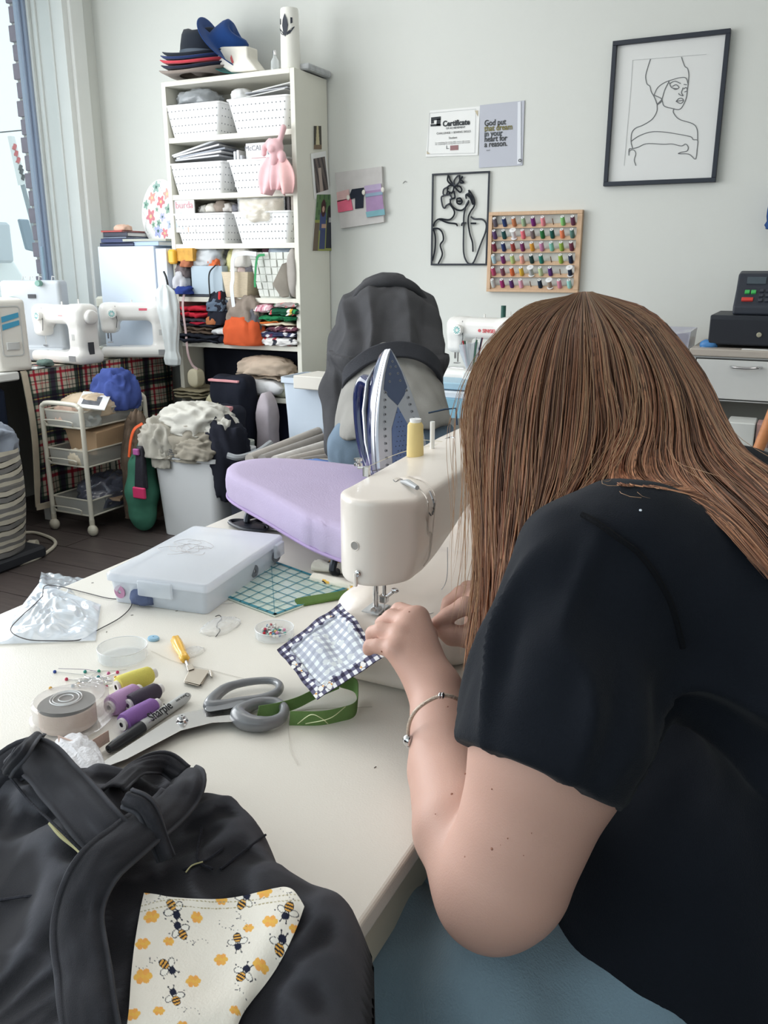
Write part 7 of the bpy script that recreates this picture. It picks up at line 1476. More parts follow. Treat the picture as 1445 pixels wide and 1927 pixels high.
def hoodfold(P,N):
    out=P.copy(); ctr=w2
    for i,p in enumerate(P):
        lt=(p-ctr)@la; hgt=p[2]-w2[2]; fw=(p-ctr)@_fh
        a=.015*(1-2*abs(math.sin(lt*31+1.6*pn(lt*8,hgt*5,1)+2)))*math.exp(-((hgt-.09)/.12)**2)+.009*pn(lt*16,hgt*7,fw*7)+.004*pn(lt*40,hgt*16,fw*16)
        if hgt<.035 and fw<.1 and abs(lt)<.2: a+=.016*math.exp(-((hgt-.02)/.03)**2)
        out[i]=p+N[i]*a
    return out
s.obj('hoodie',hm,p2,deform=hoodfold)
# ribbed hem band, arched over the lower back
arc=[(648,735,2.58),(650,708,2.54),(672,686,2.51),(702,667,2.49),(738,658,2.485),(775,660,2.49),(804,672,2.51),(824,692,2.55),(830,716,2.60)]
P_=spl([tuple(ad(*q)) for q in arc],6); m=MB(); m.strip([tuple(p) for p in P_],Vector((0,0,.045))+Vector(tuple(_fh*.018)),.007); m.build('hem_band',cloth('band_charcoal',(62,63,68),bump=.8,bscale=250),p2,world=True,mods=[('bevel',.004)])
P_=spl([tuple(np.array(ad(x,y,t))) for x,y,t in ((655,575,2.86),(690,540,2.84),(735,530,2.83),(775,540,2.85),(808,572,2.90))],8)
m=MB(); m.tube([tuple(p) for p in P_],[.006+.016*math.sin(math.pi*i/(len(P_)-1)) for i in range(len(P_))],10); m.build('hood_roll',hm,p2,world=True,angle=180)
# ================================================================ WOMAN SEWING
wp_=thing('person','woman with long brown hair in black t-shirt bent over sewing machine','person',(.12,.8,0))
Hc=np.array(ad(1075,750,.88)); SL=np.array(ad(1130,1085,.68)); EL=np.array(ad(930,1672,.67)); WR=np.array(ad(820,1300,.872))
s=SDF((-.60,.36,.34),(.36,1.22,1.28),.003)
UA=np.array(ad(1040,1400,.655))
s.chain([SL,UA,np.array(ad(960,1632,.665))],[.055,.059,.049],k=.02)
s.chain([np.array(ad(930,1665,.68)),np.array(ad(870,1560,.728)),np.array(ad(842,1450,.80)),WR],[.041,.042,.037,.0265],k=.006)
s.ell(np.array(ad(928,1676,.675)),(.042,.044,.041),k=.03)
# left hand: palm bridge and curled fingers
K=[(786,1162,.935),(768,1174,.925),(753,1196,.908),(742,1222,.892)]
for q,r_ in zip(K,(.0135,.0135,.013,.012)): s.cap(WR,ad(*q),.0195,r_,k=.014)
s.cap(ad(775,1185,.945),ad(755,1225,.915),.012,.011,k=.014)
F=[[K[0],(752,1150,.962),(735,1163,.982),(729,1176,.984)],[K[1],(737,1163,.946),(720,1174,.960),(717,1186,.962)],[K[2],(719,1187,.922),(702,1192,.932),(699,1203,.934)],[K[3],(714,1215,.903),(697,1215,.910),(693,1224,.912)]]
for f_,rs in zip(F,([.0115,.0102,.0088,.0075],[.0115,.0102,.0088,.0075],[.011,.0098,.0085,.0072],[.010,.0088,.0076,.0066])): s.chain([ad(*q) for q in f_],rs,k=.0035)
s.chain([ad(812,1235,.93),ad(800,1195,.965),ad(772,1185,.99),ad(752,1190,1.0)],[.014,.0125,.0105,.008],k=.008)
for a_,b_ in zip(F[:3],F[1:]):   # clefts between the fingers
    g_=[(np.array(ad(*a_[j]))+np.array(ad(*b_[j])))/2-ray(a_[j][0],a_[j][1])*.0075 for j in (0,1,2)]
    g_[0]=g_[0]*.35+g_[1]*.65; s.cap(g_[0],g_[1],.0008,.0022,k=.004,sub=True); s.cap(g_[1],g_[2],.0022,.0024,k=.003,sub=True)
for a_ in F: s.ell(np.array(ad(*a_[0]))-ray(a_[0][0],a_[0][1])*.006,(.0085,.0085,.0075),k=.006)
# right hand coming in from behind the hair
RW=np.array(ad(985,1185,1.01)); s.chain([ad(905,1140,1.02),RW],[.022,.022],k=.012); s.chain([ad(905,1175,1.0),RW],[.020,.02],k=.012)
s.chain([ad(915,1145,1.0),ad(875,1140,.985),ad(843,1158,.985),ad(820,1172,.985)],[.0120,.0108,.0092,.0072],k=.004)
s.chain([ad(905,1120,1.03),ad(868,1118,1.03),ad(846,1134,1.03),ad(838,1150,1.03)],[.0115,.0105,.009,.0075],k=.004)
s.chain([ad(915,1112,1.05),ad(880,1108,1.06),ad(868,1126,1.06),ad(866,1140,1.06)],[.011,.010,.0085,.007],k=.004)
s.chain([ad(920,1108,1.07),ad(894,1112,1.08),ad(886,1136,1.075),ad(882,1152,1.07)],[.010,.0088,.0075,.0065],k=.004)
s.chain([ad(925,1205,.99),ad(885,1198,.985),ad(850,1196,.985),ad(835,1190,.985)],[.016,.0135,.0115,.0085],k=.005)
RE=np.array([-.02,1.10,.86]); RS=np.array([-.06,.95,.95]); s.chain([RW,RE],[.024,.042],k=.02); s.chain([RE,RS],[.045,.055],k=.02)
# torso, neck, head with face turned down to the work
s.chain([(.14,.80,.50),(.12,.80,.72),(.07,.80,.95)],[.13,.12,.12],k=.03); s.cap((-.07,.68,1.01),(-.06,.92,1.01),.06,.06,k=.03)
s.cap((-.04,.81,1.03),tuple(Hc+np.array([.03,0,-.03])),.052,.05,k=.02)
HM=rotm(ry=-40,rz=0); s.ell(Hc,(.098,.074,.098),HM,k=.01); s.ell(Hc+np.array([-.045,0,-.065]),(.06,.05,.06),k=.02)
s.cap(Hc+np.array([-.06,0,-.07]),Hc+np.array([-.082,0,-.10]),.010,.010,k=.01)                # nose
s.cap(Hc+np.array([-.09,.018,-.105]),Hc+np.array([-.09,-.018,-.105]),.007,.007,k=.006)         # lips
for sg in (-1,1):
    s.ell(Hc+np.array([-.088,sg*.03,-.035]),(.013,.015,.012),k=.006); s.ell(Hc+np.array([.01,sg*.076,-.03]),(.018,.008,.028),k=.005)
def smarch(S,px,py,t0=.45,t1=1.3):
    r_=ray(px,py); t=t0
    while t<t1:
        p=OO+r_*t; i=np.round((p-S.lo)/S.h).astype(int)
        if (i>=0).all() and (i<S.n).all() and S.g[tuple(i)]<0: return p
        t+=.001
    return None
moles=MB()
for x,y,r_ in ((850,1495,.0022),(926,1597,.0021),(876,1612,.0019),(817,1497,.0009),(875,1456,.0012),(819,1532,.0008),(828,1492,.0009),(925,1485,.0009),(955,1578,.0009),(942,1590,.0008),(941,1640,.0009),(953,1644,.0008),(842,1330,.0016),(1025,1650,.0012),(770,1152,.0020),(718,1226,.0018),(1000,1568,.0007),(985,1610,.0007)):
    p=smarch(s,x,y)
    if p is not None: moles.ball(p,r_*.62,8)
bdy=s.obj('body',skin,wp_,relax=2)
o=moles.build('moles',mat('mole_brown',(160,112,94),rough=.7),wp_,world=True); o['kind']='stuff'
# bracelet
brc=thing('bracelet','silver snake chain bracelet with charm on the woman’s left wrist','bracelet',tuple(ad(815,1340,.84)))
P_=spl([tuple(ad(*q)) for q in ((771,1400,.825),(768,1372,.812),(777,1345,.802),(798,1324,.798),(832,1309,.803),(862,1316,.815),(880,1335,.845),(868,1370,.89),(825,1400,.90),(785,1410,.87))],8,closed=True)
bsl=mat('bracelet_silver',(206,190,176),rough=.22,metal=1,bump=1,bscale=900)
m=MB(); n=len(P_)*3; PP=[]; 
for i in range(len(P_)):
    for k in range(3): PP.append(P_[i]*(1-k/3)+P_[(i+1)%len(P_)]*(k/3))
m.tube([tuple(p) for p in PP],[.0021 if i%2 else .00175 for i in range(len(PP))],8,closed=True); m.build('chain',bsl,brc,world=True,angle=180)
m=MB(); 
for a_ in ((828,1309,.8),(833,1309,.8)): 
    c=Vector(ad(*a_)); m.ball(c,.0032,12,(.55,1,1.1))
o=m.build('stopper_rings',chrome,brc,world=True); 
m=MB(); m.ball(ad(768,1393,.815),.0055,14,(1,1,1.1)); m.build('clasp_bead',chrome,brc,world=True)
m=MB(); m.ball(ad(770,1403,.818),.0035,10); m.build('small_bead',chrome,brc,world=True)
# black t-shirt: torso plus cut sleeve
tb=cloth('tshirt_black',(19,23,31),bump=.35,bscale=900,var=.12,vscale=12,sheen=.05)
lo,hi=(-.28,.36,.44),(.46,1.16,1.16)
s=SDF(lo,hi,.005)
for yy in (.72,.80,.90): s.chain([(.16,yy,.48),(.13,yy,.70),(.08,yy,.90)],[.17,.165,.130],k=.05)
s.cap((-.075,.69,.995),(-.07,.93,.995),.07,.075,k=.05); s.ell((.03,.80,.965),(.13,.2,.09),k=.04)
s.cap(SL,(.02,.76,.94),.064,.09,k=.05)
s.chain([ad(1420,1420,.80),ad(1300,1600,.80),ad(1258,1760,.80),ad(1290,2050,.80)],[.10,.112,.118,.12],k=.06)
s.cap((-.07,.95,.99),(-.03,1.09,.89),.075,.072,k=.03)
s2=SDF(lo,hi,.005)
E2=np.array(ad(990,1500,.635)); s2.chain([SL+np.array([0,0,.004]),np.array(ad(1055,1330,.645)),E2],[.068,.068,.066],k=.03)
# hem plane through the photographed hem line, leaning with the arm
h1=np.array(ad(853,1388,.61)); h2=np.array(ad(1160,1522,.60)); axis=(E2-SL)/np.linalg.norm(E2-SL); hv=(h2-h1)/np.linalg.norm(h2-h1); nrm_=axis-hv*(axis@hv); nrm_/=np.linalg.norm(nrm_)
sl,X,Y,Z=s2._sub(s2.lo,s2.lo+s2.h*s2.n,0)
cut=(X-h1[0])*nrm_[0]+(Y-h1[1])*nrm_[1]+(Z-h1[2])*nrm_[2]; s2.g=np.maximum(s2.g,(cut+0*s2.g).astype(np.float32))
# open cuff
k_=.03; h_=np.maximum(k_-np.abs(s.g-s2.g),0)/k_; s.g=(np.minimum(s.g,s2.g)-h_*h_*k_*.25).astype(np.float32)
def folds(P,N):
    out=P.copy(); A=SL; ax_=axis
    for i,p in enumerate(P):
        d=p-A; al=d@ax_; pr=d-ax_*al; ang=math.atan2(pr@hv,pr@np.cross(ax_,hv))
        q=.007*(1-2*abs(math.sin(ang*3.5+2.5*pn(al*7,math.cos(ang)*1.6,math.sin(ang)*1.6))))*max(0,min(1,(al+.02)/.1))+.012*pn(p[0]*13,p[1]*13,p[2]*7)+.003*pn(p[0]*34,p[1]*34,p[2]*20)
        q-=.0016*math.exp(-(((p-h1)@nrm_+.020)/.0022)**2)
        f=abs((d-ax_*al)@hv-(.03-al*.15)); 
        dd=abs(al-.0); 
        out[i]=p+N[i]*q*(1 if al<.10 else max(.15,1-(al-.10)*14))
    return out
TS=s; s.obj('t_shirt',tb,wp_,deform=folds)
def onshirt(px,py,lift=.001):
    p=smarch(s,px,py,.4,1.2); 
    return None if p is None else p-ray(px,py)*lift
for nm,pts in (('shoulder_seam',[(1095,968),(1125,985),(1160,1010),(1210,1050),(1260,1130),(1285,1220)]),):
    P_=[onshirt(*q,.0015 if 'seam' in nm else .001) for q in pts]; P_=[p for p in P_ if p is not None]
    if len(P_)>3 and pts:
        m=MB(); m.tube(spl([tuple(p) for p in P_],6),.0022 if 'seam' in nm else .0008,6); m.build(nm,cloth('seam_black',(9,11,16)),wp_,world=True)
p=onshirt(1205,961,.001); m=MB(); m.ball(p,.0013,8); m.build('lint_speck',mat('lint_white',(220,225,235)),wp_,world=True)
# trousers (plain blue-grey)
tmm=cloth('trousers_bluegrey',(122,144,158),bump=.5,bscale=500,var=.10,sheen=.3)
s=SDF((-.55,.40,.0),(.40,1.15,.78),.006)
s.ell((.16,.80,.50),(.19,.20,.15)); 
s.chain([(.12,.69,.55),(-.16,.60,.60),(-.40,.60,.60)],[.125,.105,.085],k=.04); s.chain([(.12,.91,.55),(-.20,.93,.585),(-.42,.95,.58)],[.12,.10,.08],k=.04)
s.chain([(-.40,.60,.60),(-.36,.60,.12)],[.08,.06],k=.03); s.chain([(-.42,.95,.58),(-.38,.95,.12)],[.08,.06],k=.03)
def tf(P,N):
    return P+N*np.array([[.014*math.sin(p[0]*46+16*p[1]+3*pn(p[0]*6,p[1]*6,0))*max(0,min(1,(p[2]-.5)*9))+.006*pn(p[0]*20,p[1]*20,p[2]*20)] for p in P])
s.obj('trousers',tmm,wp_,deform=tf)
for y in (.60,.95):
    q=MB(); q.M=place((-.37,y,0)); q.box(-.16,-.045,0,.08,.045,.075,r=.03); q.build('shoe',mat('shoe_dark',(40,42,48)),wp_,world=True)
st=thing('stool','round stool under the seated woman','stool',(.16,.80,0))
m=MB(); m.lathe([(.001,.30),(.19,.30),(.2,.31),(.2,.345),(.001,.35)],32); m.build('seat',cloth('stool_black',(40,40,44)),st)
for q in ((-.12,-.12),(.12,-.12),(.12,.12),(-.12,.12)): m=MB(); m.cyl((q[0],q[1],.30),(q[0]*1.25,q[1]*1.25,0),.014,10); m.build('leg',chrome,st)
# ---------------------------------------------------------------- hair
G=[ # guide strands, each from the crown outwards (picture x, y, distance)
[(1072,556,.87),(985,580,.865),(905,670,.86),(876,760,.85),(880,850,.835),(893,940,.82),(897,1060,.80),(893,1160,.785),(887,1275,.775)],
[(1075,554,.855),(992,590,.83),(925,680,.81),(900,790,.80),(902,900,.79),(908,1000,.78),(912,1100,.768),(905,1190,.76),(893,1262,.76)],
[(1080,552,.85),(1005,604,.81),(960,700,.785),(940,810,.775),(935,920,.765),(935,1010,.757),(934,1090,.75),(926,1170,.745),(908,1235,.745)],
[(1086,551,.845),(1035,610,.80),(1000,710,.77),(985,820,.76),(978,920,.75),(972,1000,.742),(966,1070,.735),(955,1130,.73),(940,1180,.73)],
[(1092,550,.845),(1065,615,.79),(1050,710,.76),(1040,810,.75),(1028,900,.74),(1012,965,.735),(996,1020,.73),(984,1060,.728),(968,1100,.726)],
[(1098,549,.845),(1100,620,.79),(1100,710,.757),(1094,800,.748),(1080,880,.74),(1062,935,.735),(1044,975,.73),(1028,1005,.728),(1010,1030,.726)],
[(1104,549,.845),(1135,625,.79),(1150,715,.757),(1165,800,.748),(1150,855,.742),(1128,895,.736),(1105,925,.732),(1085,945,.728),(1062,968,.724)],
[(1108,549,.848),(1165,630,.795),(1195,720,.76),(1195,800,.75),(1175,850,.738),(1168,890,.72),(1180,912,.695),(1225,915,.675),(1270,905,.67)],
[(1111,549,.85),(1190,630,.80),(1228,720,.765),(1235,800,.752),(1225,855,.735),(1230,895,.70),(1270,925,.675),(1340,970,.66),(1450,1090,.645)],
[(1114,549,.855),(1208,612,.81),(1265,715,.775),(1285,795,.757),(1290,850,.735),(1310,895,.705),(1350,940,.685),(1410,1000,.67),(1500,1110,.66)],
[(1116,550,.865),(1222,600,.83),(1300,710,.795),(1335,785,.772),(1360,835,.75),(1395,870,.73),(1440,905,.715),(1490,950,.70),(1560,1020,.69)],
[(1117,551,.885),(1226,588,.87),(1318,695,.85),(1362,780,.83),(1392,835,.81),(1425,868,.79),(1465,895,.77),(1510,925,.76),(1570,980,.75)],
]
def onto(gi,k,q):
    # hair over the shoulder and back rests on the shirt
    x,y,t=q
    if gi>=7 and k>=5:
        p=smarch(TS,x,y,.4,1.2) if x<1700 else None
        if p is not None: t=min(t,float((p-OO)@_f)-.014)
    return ad(x,y,t)
GP=np.array([[onto(gi,k,q) for k,q in enumerate(g)] for gi,g in enumerate(G)])            # guides x points x 3
NG,NP=GP.shape[:2]
def cr(P,t):   # catmull-rom through axis 0 of P at scalar t in [0,n-1]
    n=len(P); i=int(min(max(t,0),n-1.0001)); f=t-i; p1=P[i];p2=P[min(i+1,n-1)];p0=P[i-1] if i>0 else 2*p1-p2; p3=P[i+2] if i+2<n else 2*p2-p1
    return .5*((2*p1)+(-p0+p2)*f+(2*p0-5*p1+4*p2-p3)*f*f+(-p0+3*p1-3*p2+p3)*f**3)
rng=np.random.RandomState(12)
NS=20
def strand(u,inward,seed,length=1.0,fl=1.0):
    g=cr(GP,u); pts=np.array([cr(g,k/(NS-1)*(NP-1)*length) for k in range(NS)])
    # clump offsets: strands drift in bundles
    for k in range(NS):
        s_=k/(NS-1); r_=pts[k]-OO; r_=r_/np.linalg.norm(r_)
        cl_=.010*pn(u*5.0,s_*1.8,3)*s_+.006*pn(u*17,s_*2.5,9)*(s_**.5)
        pts[k]+=r_*(inward+ .012*abs(pn(u*9,s_*1.2,5))-.006)+_r*(cl_+fl*.004*pn(seed*7.1,s_*3,0)*s_)
    return pts
cur=[];rad=[];col=[]
base=np.array([[124,86,68],[150,106,82],[96,68,54],[184,136,106],[142,92,70],[204,154,118]],float)
def addstrand(pts,r,c): cur.append(pts); rad.append(r); col.append(c)
for i in range(8200):
    u=rng.rand()*(NG-1) if i%6 else rng.rand()**1.5*1.6; layer=rng.rand()
    gap=max(0,1-abs(u-6.5)/.5)
    inw=.004+.022*layer**1.5; L=(1-.16*rng.rand()**2)*(1-.42*min(1,gap*2.2)*(.75+.25*rng.rand()))
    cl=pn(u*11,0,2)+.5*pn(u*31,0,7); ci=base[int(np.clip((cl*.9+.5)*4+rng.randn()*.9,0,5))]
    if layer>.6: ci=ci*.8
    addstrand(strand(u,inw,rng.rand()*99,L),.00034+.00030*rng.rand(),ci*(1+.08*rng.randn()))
for i in range(170):   # fly-away hairs on the outline and over the shoulder
    u=abs(rng.randn())*.5 if i%2 else rng.rand()*(NG-1); p=strand(u,rng.rand()*.01-.012,rng.rand()*99,1-.4*rng.rand(),2)
    off=rng.randn(3)*.010; w_=np.linspace(0,1,NS)[:,None]**1.3; p=p+off[None,:]*w_*1.2-_r*abs(rng.randn())*.006*w_*(1 if i%2 else 0); addstrand(p,.00018,np.array([172,138,108.]))
cur=np.array(cur); rad=np.array(rad); col=np.clip(np.array(col),30,255)
N_=len(cur); T_=np.gradient(cur,axis=1); T_/=np.maximum(np.linalg.norm(T_,axis=2,keepdims=True),1e-9)
ref=np.tile(_f,(N_,NS,1)); A_=np.cross(T_,ref); A_/=np.maximum(np.linalg.norm(A_,axis=2,keepdims=True),1e-9); B_=np.cross(T_,A_)
tp_=np.linspace(0,1,NS); tap=np.minimum(1,(1-tp_)*6+.15)*np.minimum(1,.5+tp_*4); V=[]
for q in (0,2.094,4.189): V.append(cur+(A_*math.cos(q)*1.5+B_*math.sin(q))*(rad[:,None]*tap[None,:])[:,:,None])
V=np.stack(V,2).reshape(-1,3)           # strand, sample, 3
ids=np.arange(N_*NS*3).reshape(N_,NS,3); Fq=[]
for k in range(3): Fq.append(np.stack([ids[:,:-1,k],ids[:,:-1,(k+1)%3],ids[:,1:,(k+1)%3],ids[:,1:,k]],-1).reshape(-1,4))
Fq=np.concatenate(Fq)
def npmesh(name,V,F,mm,parent,cols=None):
    off=np.zeros(3); r=parent
    while r is not None: off+=np.array(r.location); r=r.parent
    me=bpy.data.meshes.new(name); V=V-off; me.vertices.add(len(V)); me.vertices.foreach_set('co',V.astype(np.float32).ravel()); me.loops.add(F.size); me.loops.foreach_set('vertex_index',F.astype(np.int32).ravel()); me.polygons.add(len(F)); me.polygons.foreach_set('loop_start',np.arange(0,F.size,4,dtype=np.int32)); me.update(calc_edges=True); me.materials.append(mm)
    if cols is not None:
        c=cols/255; c=np.where(c<=.04045,c/12.92,((c+.055)/1.055)**2.4); a=me.color_attributes.new('print','FLOAT_COLOR','POINT'); a.data.foreach_set('color',np.concatenate([c,np.ones((len(c),1))],1).ravel().astype(np.float32))
    return finish(name,me,parent,True,(),180)
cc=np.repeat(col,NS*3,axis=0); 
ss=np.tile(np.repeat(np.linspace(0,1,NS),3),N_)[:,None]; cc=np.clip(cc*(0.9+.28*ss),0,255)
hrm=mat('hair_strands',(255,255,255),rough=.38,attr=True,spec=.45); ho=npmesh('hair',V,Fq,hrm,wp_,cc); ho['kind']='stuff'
# denser hair mass beneath the strands
nu,nv=150,70; sh_=np.zeros((nv,nu,3))
for i in range(nu):
    st_=strand(i/(nu-1)*(NG-1),.028,0,.93-.40*max(0,min(1,(1-abs(i/(nu-1)*(NG-1)-6.5)/.55)*2)),0)
    for j in range(nv): sh_[j,i]=cr(st_,j/(nv-1)*(NS-1))
Vs=sh_.reshape(-1,3); rr_=Vs-OO; rr_/=np.linalg.norm(rr_,axis=1,keepdims=True); Vb=Vs+rr_*.02
idx=np.arange(nu*nv).reshape(nv,nu); Q=np.stack([idx[:-1,:-1],idx[:-1,1:],idx[1:,1:],idx[1:,:-1]],-1).reshape(-1,4)
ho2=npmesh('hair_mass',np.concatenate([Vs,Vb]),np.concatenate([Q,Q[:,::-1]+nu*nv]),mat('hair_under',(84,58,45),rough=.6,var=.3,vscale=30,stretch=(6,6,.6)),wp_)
s=SDF(Hc-.16,Hc+.16,.005); s.ell(Hc+np.array([.004,.004,.0]),(.096,.078,.092),HM); s.ell(Hc+np.array([.03,.01,-.03]),(.075,.08,.08),k=.03); s.ell(Hc+np.array([.0,.07,-.06]),(.07,.03,.12),k=.03)
s.obj('hair_cap',mat('hair_under',(88,64,50)),wp_)
# ================================================================ BLACK JEANS IN FRONT
jd=cloth('denim_black',(255,255,255),bump=.5,bscale=1600,var=.2,vscale=26,sheen=.06,attr=True)
DB=np.array([35,35,40.]); DW=np.array([84,85,92.]); 
bj=thing('black_jeans','black denim jeans heaped at the near corner of the worktable','clothing',tuple(tp(330,1750)))
def sstep(a,b,x): 
    t=np.clip((x-a)/(b-a),0,1); return t*t*(3-2*t)
# plan outline of the heap on the table (picture points on the table top)
hp_=[(-160,1500),(0,1470),(60,1445),(150,1478),(215,1495),(300,1462),(345,1480),(375,1545),(450,1580),(520,1640),(556,1700),(600,1725),(660,1760),(700,1800),(706,1880),(690,1990),(600,2120),(200,2200),(-250,2200)]
hpw=np.array([tp(*q) for q in hp_])[:,:2]; hpw=np.array(spl([tuple(q) for q in hpw],6,closed=True))
def pdist(x,y):
    P=np.stack([x,y],-1)[:,None,:]; A=hpw[None]; B=np.roll(hpw,-1,0)[None]; d=B-A; t=np.clip(((P-A)*d).sum(-1)/np.maximum((d*d).sum(-1),1e-12),0,1); D=np.linalg.norm(P-A-d*t[...,None],axis=-1).min(1)
    inside=np.zeros(len(x),bool); n=len(hpw)
    for i in range(n):
        x1,y1=hpw[i]; x2,y2=hpw[(i+1)%n]; c=((y1>y)!=(y2>y)); xi=(x2-x1)*(y-y1)/(y2-y1+1e-12)+x1; inside^=c&(x<xi)
    return np.where(inside,D,-D)
lo2=hpw.min(0)-.02; hi2=hpw.max(0)+.02; hs=.0032; gx=np.arange(lo2[0],hi2[0],hs); gy=np.arange(lo2[1],hi2[1],hs); GX,GY=np.meshgrid(gx,gy); fx=GX.ravel(); fy=GY.ravel(); D=pdist(fx,fy)
def seg(x,y,a,b):
    a=np.array(tp(*a))[:2];b=np.array(tp(*b))[:2]; d=b-a; t=np.clip(((x-a[0])*d[0]+(y-a[1])*d[1])/(d@d),0,1); return np.hypot(x-a[0]-t*d[0],y-a[1]-t*d[1]),t
hh=.052*(1-np.exp(-np.maximum(D,0)/.018))
for a,b,w_,am in (((0,1560),(160,1720),.035,.022),((170,1500),(330,1560),.02,-.014),((230,1640),(160,1850),.03,.016),((400,1600),(520,1660),.028,.018),((300,1640),(250,1700),.018,-.012),((560,1750),(640,1900),.05,.012),((0,1680),(110,1700),.012,-.012),((430,1640),(560,1700),.010,-.006),((0,1600),(90,1680),.012,.008),((300,1520),(280,1600),.010,-.008),((90,1760),(120,1900),.02,.008),((200,1560),(350,1540),.012,.010)):
    ds,t_=seg(fx,fy,a,b); hh=hh+am*np.exp(-(ds/w_)**2)*sstep(0,.02,D)
nz=np.array([pn(a*9,b*9,1)*.014+(1-2*abs(noise.noise(Vector((a*13+1.5*pn(a*5,b*5,4),b*13,4)))))*.006+pn(a*38,b*38,2)*.0024+(1-2*abs(noise.noise(Vector((a*30+2*pn(a*8,b*8,6),b*17,9)))))*.0032 for a,b in zip(fx,fy)]); hh=hh+nz*sstep(0,.015,D)
hz=TT+.0005+np.maximum(hh,0)*(D>0); hz=np.where((D<=0)&(fx>-.2605),TT-.16,hz)
IDm=np.arange(len(fx)).reshape(GX.shape); Q=np.stack([IDm[:-1,:-1],IDm[:-1,1:],IDm[1:,1:],IDm[1:,:-1]],-1).reshape(-1,4); keep=(D[Q]>-.002).all(1); Q=Q[keep]
us=np.unique(Q); rm=np.full(len(fx),-1); rm[us]=np.arange(len(us)); VV=np.stack([fx,fy,hz],1)[us]
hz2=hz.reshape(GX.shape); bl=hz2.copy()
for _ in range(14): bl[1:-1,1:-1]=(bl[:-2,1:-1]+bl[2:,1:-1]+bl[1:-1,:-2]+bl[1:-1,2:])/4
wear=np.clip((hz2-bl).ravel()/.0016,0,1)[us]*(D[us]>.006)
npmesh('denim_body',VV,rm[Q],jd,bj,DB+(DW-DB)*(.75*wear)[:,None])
def hat_(px,py,lift=.0):
    # point on the heap surface seen at this pixel
    r_=ray(px,py); t=.3
    while t<1.6:
        p=OO+r_*t; i=int((p[1]-gy[0])/hs); j=int((p[0]-gx[0])/hs)
        z=TT
        if 0<=i<len(gy) and 0<=j<len(gx): z=hz[i*len(gx)+j]
        if p[2]<z: return p+np.array([0,0,lift])
        t+=.0015
    return p
def band(name,pts,w,lift,mm=jd,th=.0022,par=None,up=None,bow=0,stitch=True):
    P_=[hat_(x,y,0)+np.array([0,0,l]) for x,y,l in pts]; P_=[Vector(tuple(p)) for p in spl([tuple(p) for p in P_],8)]; n=len(P_); m=MB(); K=13; rows=[]
    for i,p in enumerate(P_):
        t=(P_[min(i+1,n-1)]-P_[max(i-1,0)]).normalized(); d=t.cross(up).normalized(); nn=d.cross(t).normalized()
        if nn.dot(up)<0: nn=-nn
        rows.append([tuple(p+d*(w*(k/(K-1)-.5))+nn*(.0035*math.cos(math.pi*(k/(K-1)-.5))*1.0+.0022*pn(p.x*40+k*.25,p.y*40,k*.3)-(.0022 if k in (1,K-2) else 0))) for k in range(K)])
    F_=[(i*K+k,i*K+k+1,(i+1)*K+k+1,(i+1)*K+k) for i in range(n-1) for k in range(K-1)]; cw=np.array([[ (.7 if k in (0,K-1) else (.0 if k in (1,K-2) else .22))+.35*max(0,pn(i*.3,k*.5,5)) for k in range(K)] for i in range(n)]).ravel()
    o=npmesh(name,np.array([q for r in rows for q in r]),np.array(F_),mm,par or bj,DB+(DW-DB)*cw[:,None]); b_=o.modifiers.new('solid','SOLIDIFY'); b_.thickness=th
    return o
tow=-_f*.75+np.array([0,0,.6]); tow=Vector(tuple(tow/np.linalg.norm(tow)))
seam=cloth('denim_seam',(40,41,48),bump=.8,bscale=400)
band('waistband',[(-20,1495,.012),(60,1462,.02),(120,1520,.022),(190,1600,.02),(250,1660,.018)],.034,0,up=tow)
band('waistband',[(340,1492,.015),(352,1530,.03),(330,1580,.034),(262,1640,.034),(190,1700,.03),(152,1770,.022),(158,1850,.012),(170,1950,.010),(190,2080,.010)],.034,0,up=tow)
band('waistband_back',[(215,1500,.008),(262,1478,.018),(310,1470,.02),(345,1490,.018)],.02,0,up=tow)
for q in (((75,1440,.03),(50,1480,.034),(20,1510,.03)),((245,1595,.044),(285,1622,.045),(318,1660,.02))): band('belt_loop',list(q),.013,0,th=.003,up=tow)
def seamline(pts,lift=.002,r=.0011,mm=seam,nm='seam'):
    m=MB(); m.tube(spl([tuple(hat_(x,y,lift)) for x,y in pts],6),r,5); m.build(nm,mm,bj,world=True)
seamline([(0,1698),(60,1690),(140,1690)]); seamline([(20,1490),(60,1540),(110,1590),(170,1650)],.016); seamline([(415,1640),(460,1605),(500,1575)]); seamline([(200,1760),(160,1800),(140,1860),(148,1925)],.004); seamline([(345,1640),(390,1622),(420,1600)]); seamline([(380,1560),(372,1620),(400,1640)])
seamline([(96,1566),(118,1592),(150,1618),(176,1650)],.008,.0016,mat('thread_khaki',(170,164,120)),'zip_edge'); seamline([(350,1648),(362,1635),(382,1628)],.003,.0006,mat('thread_khaki',(170,164,120)),'loose_stitch')
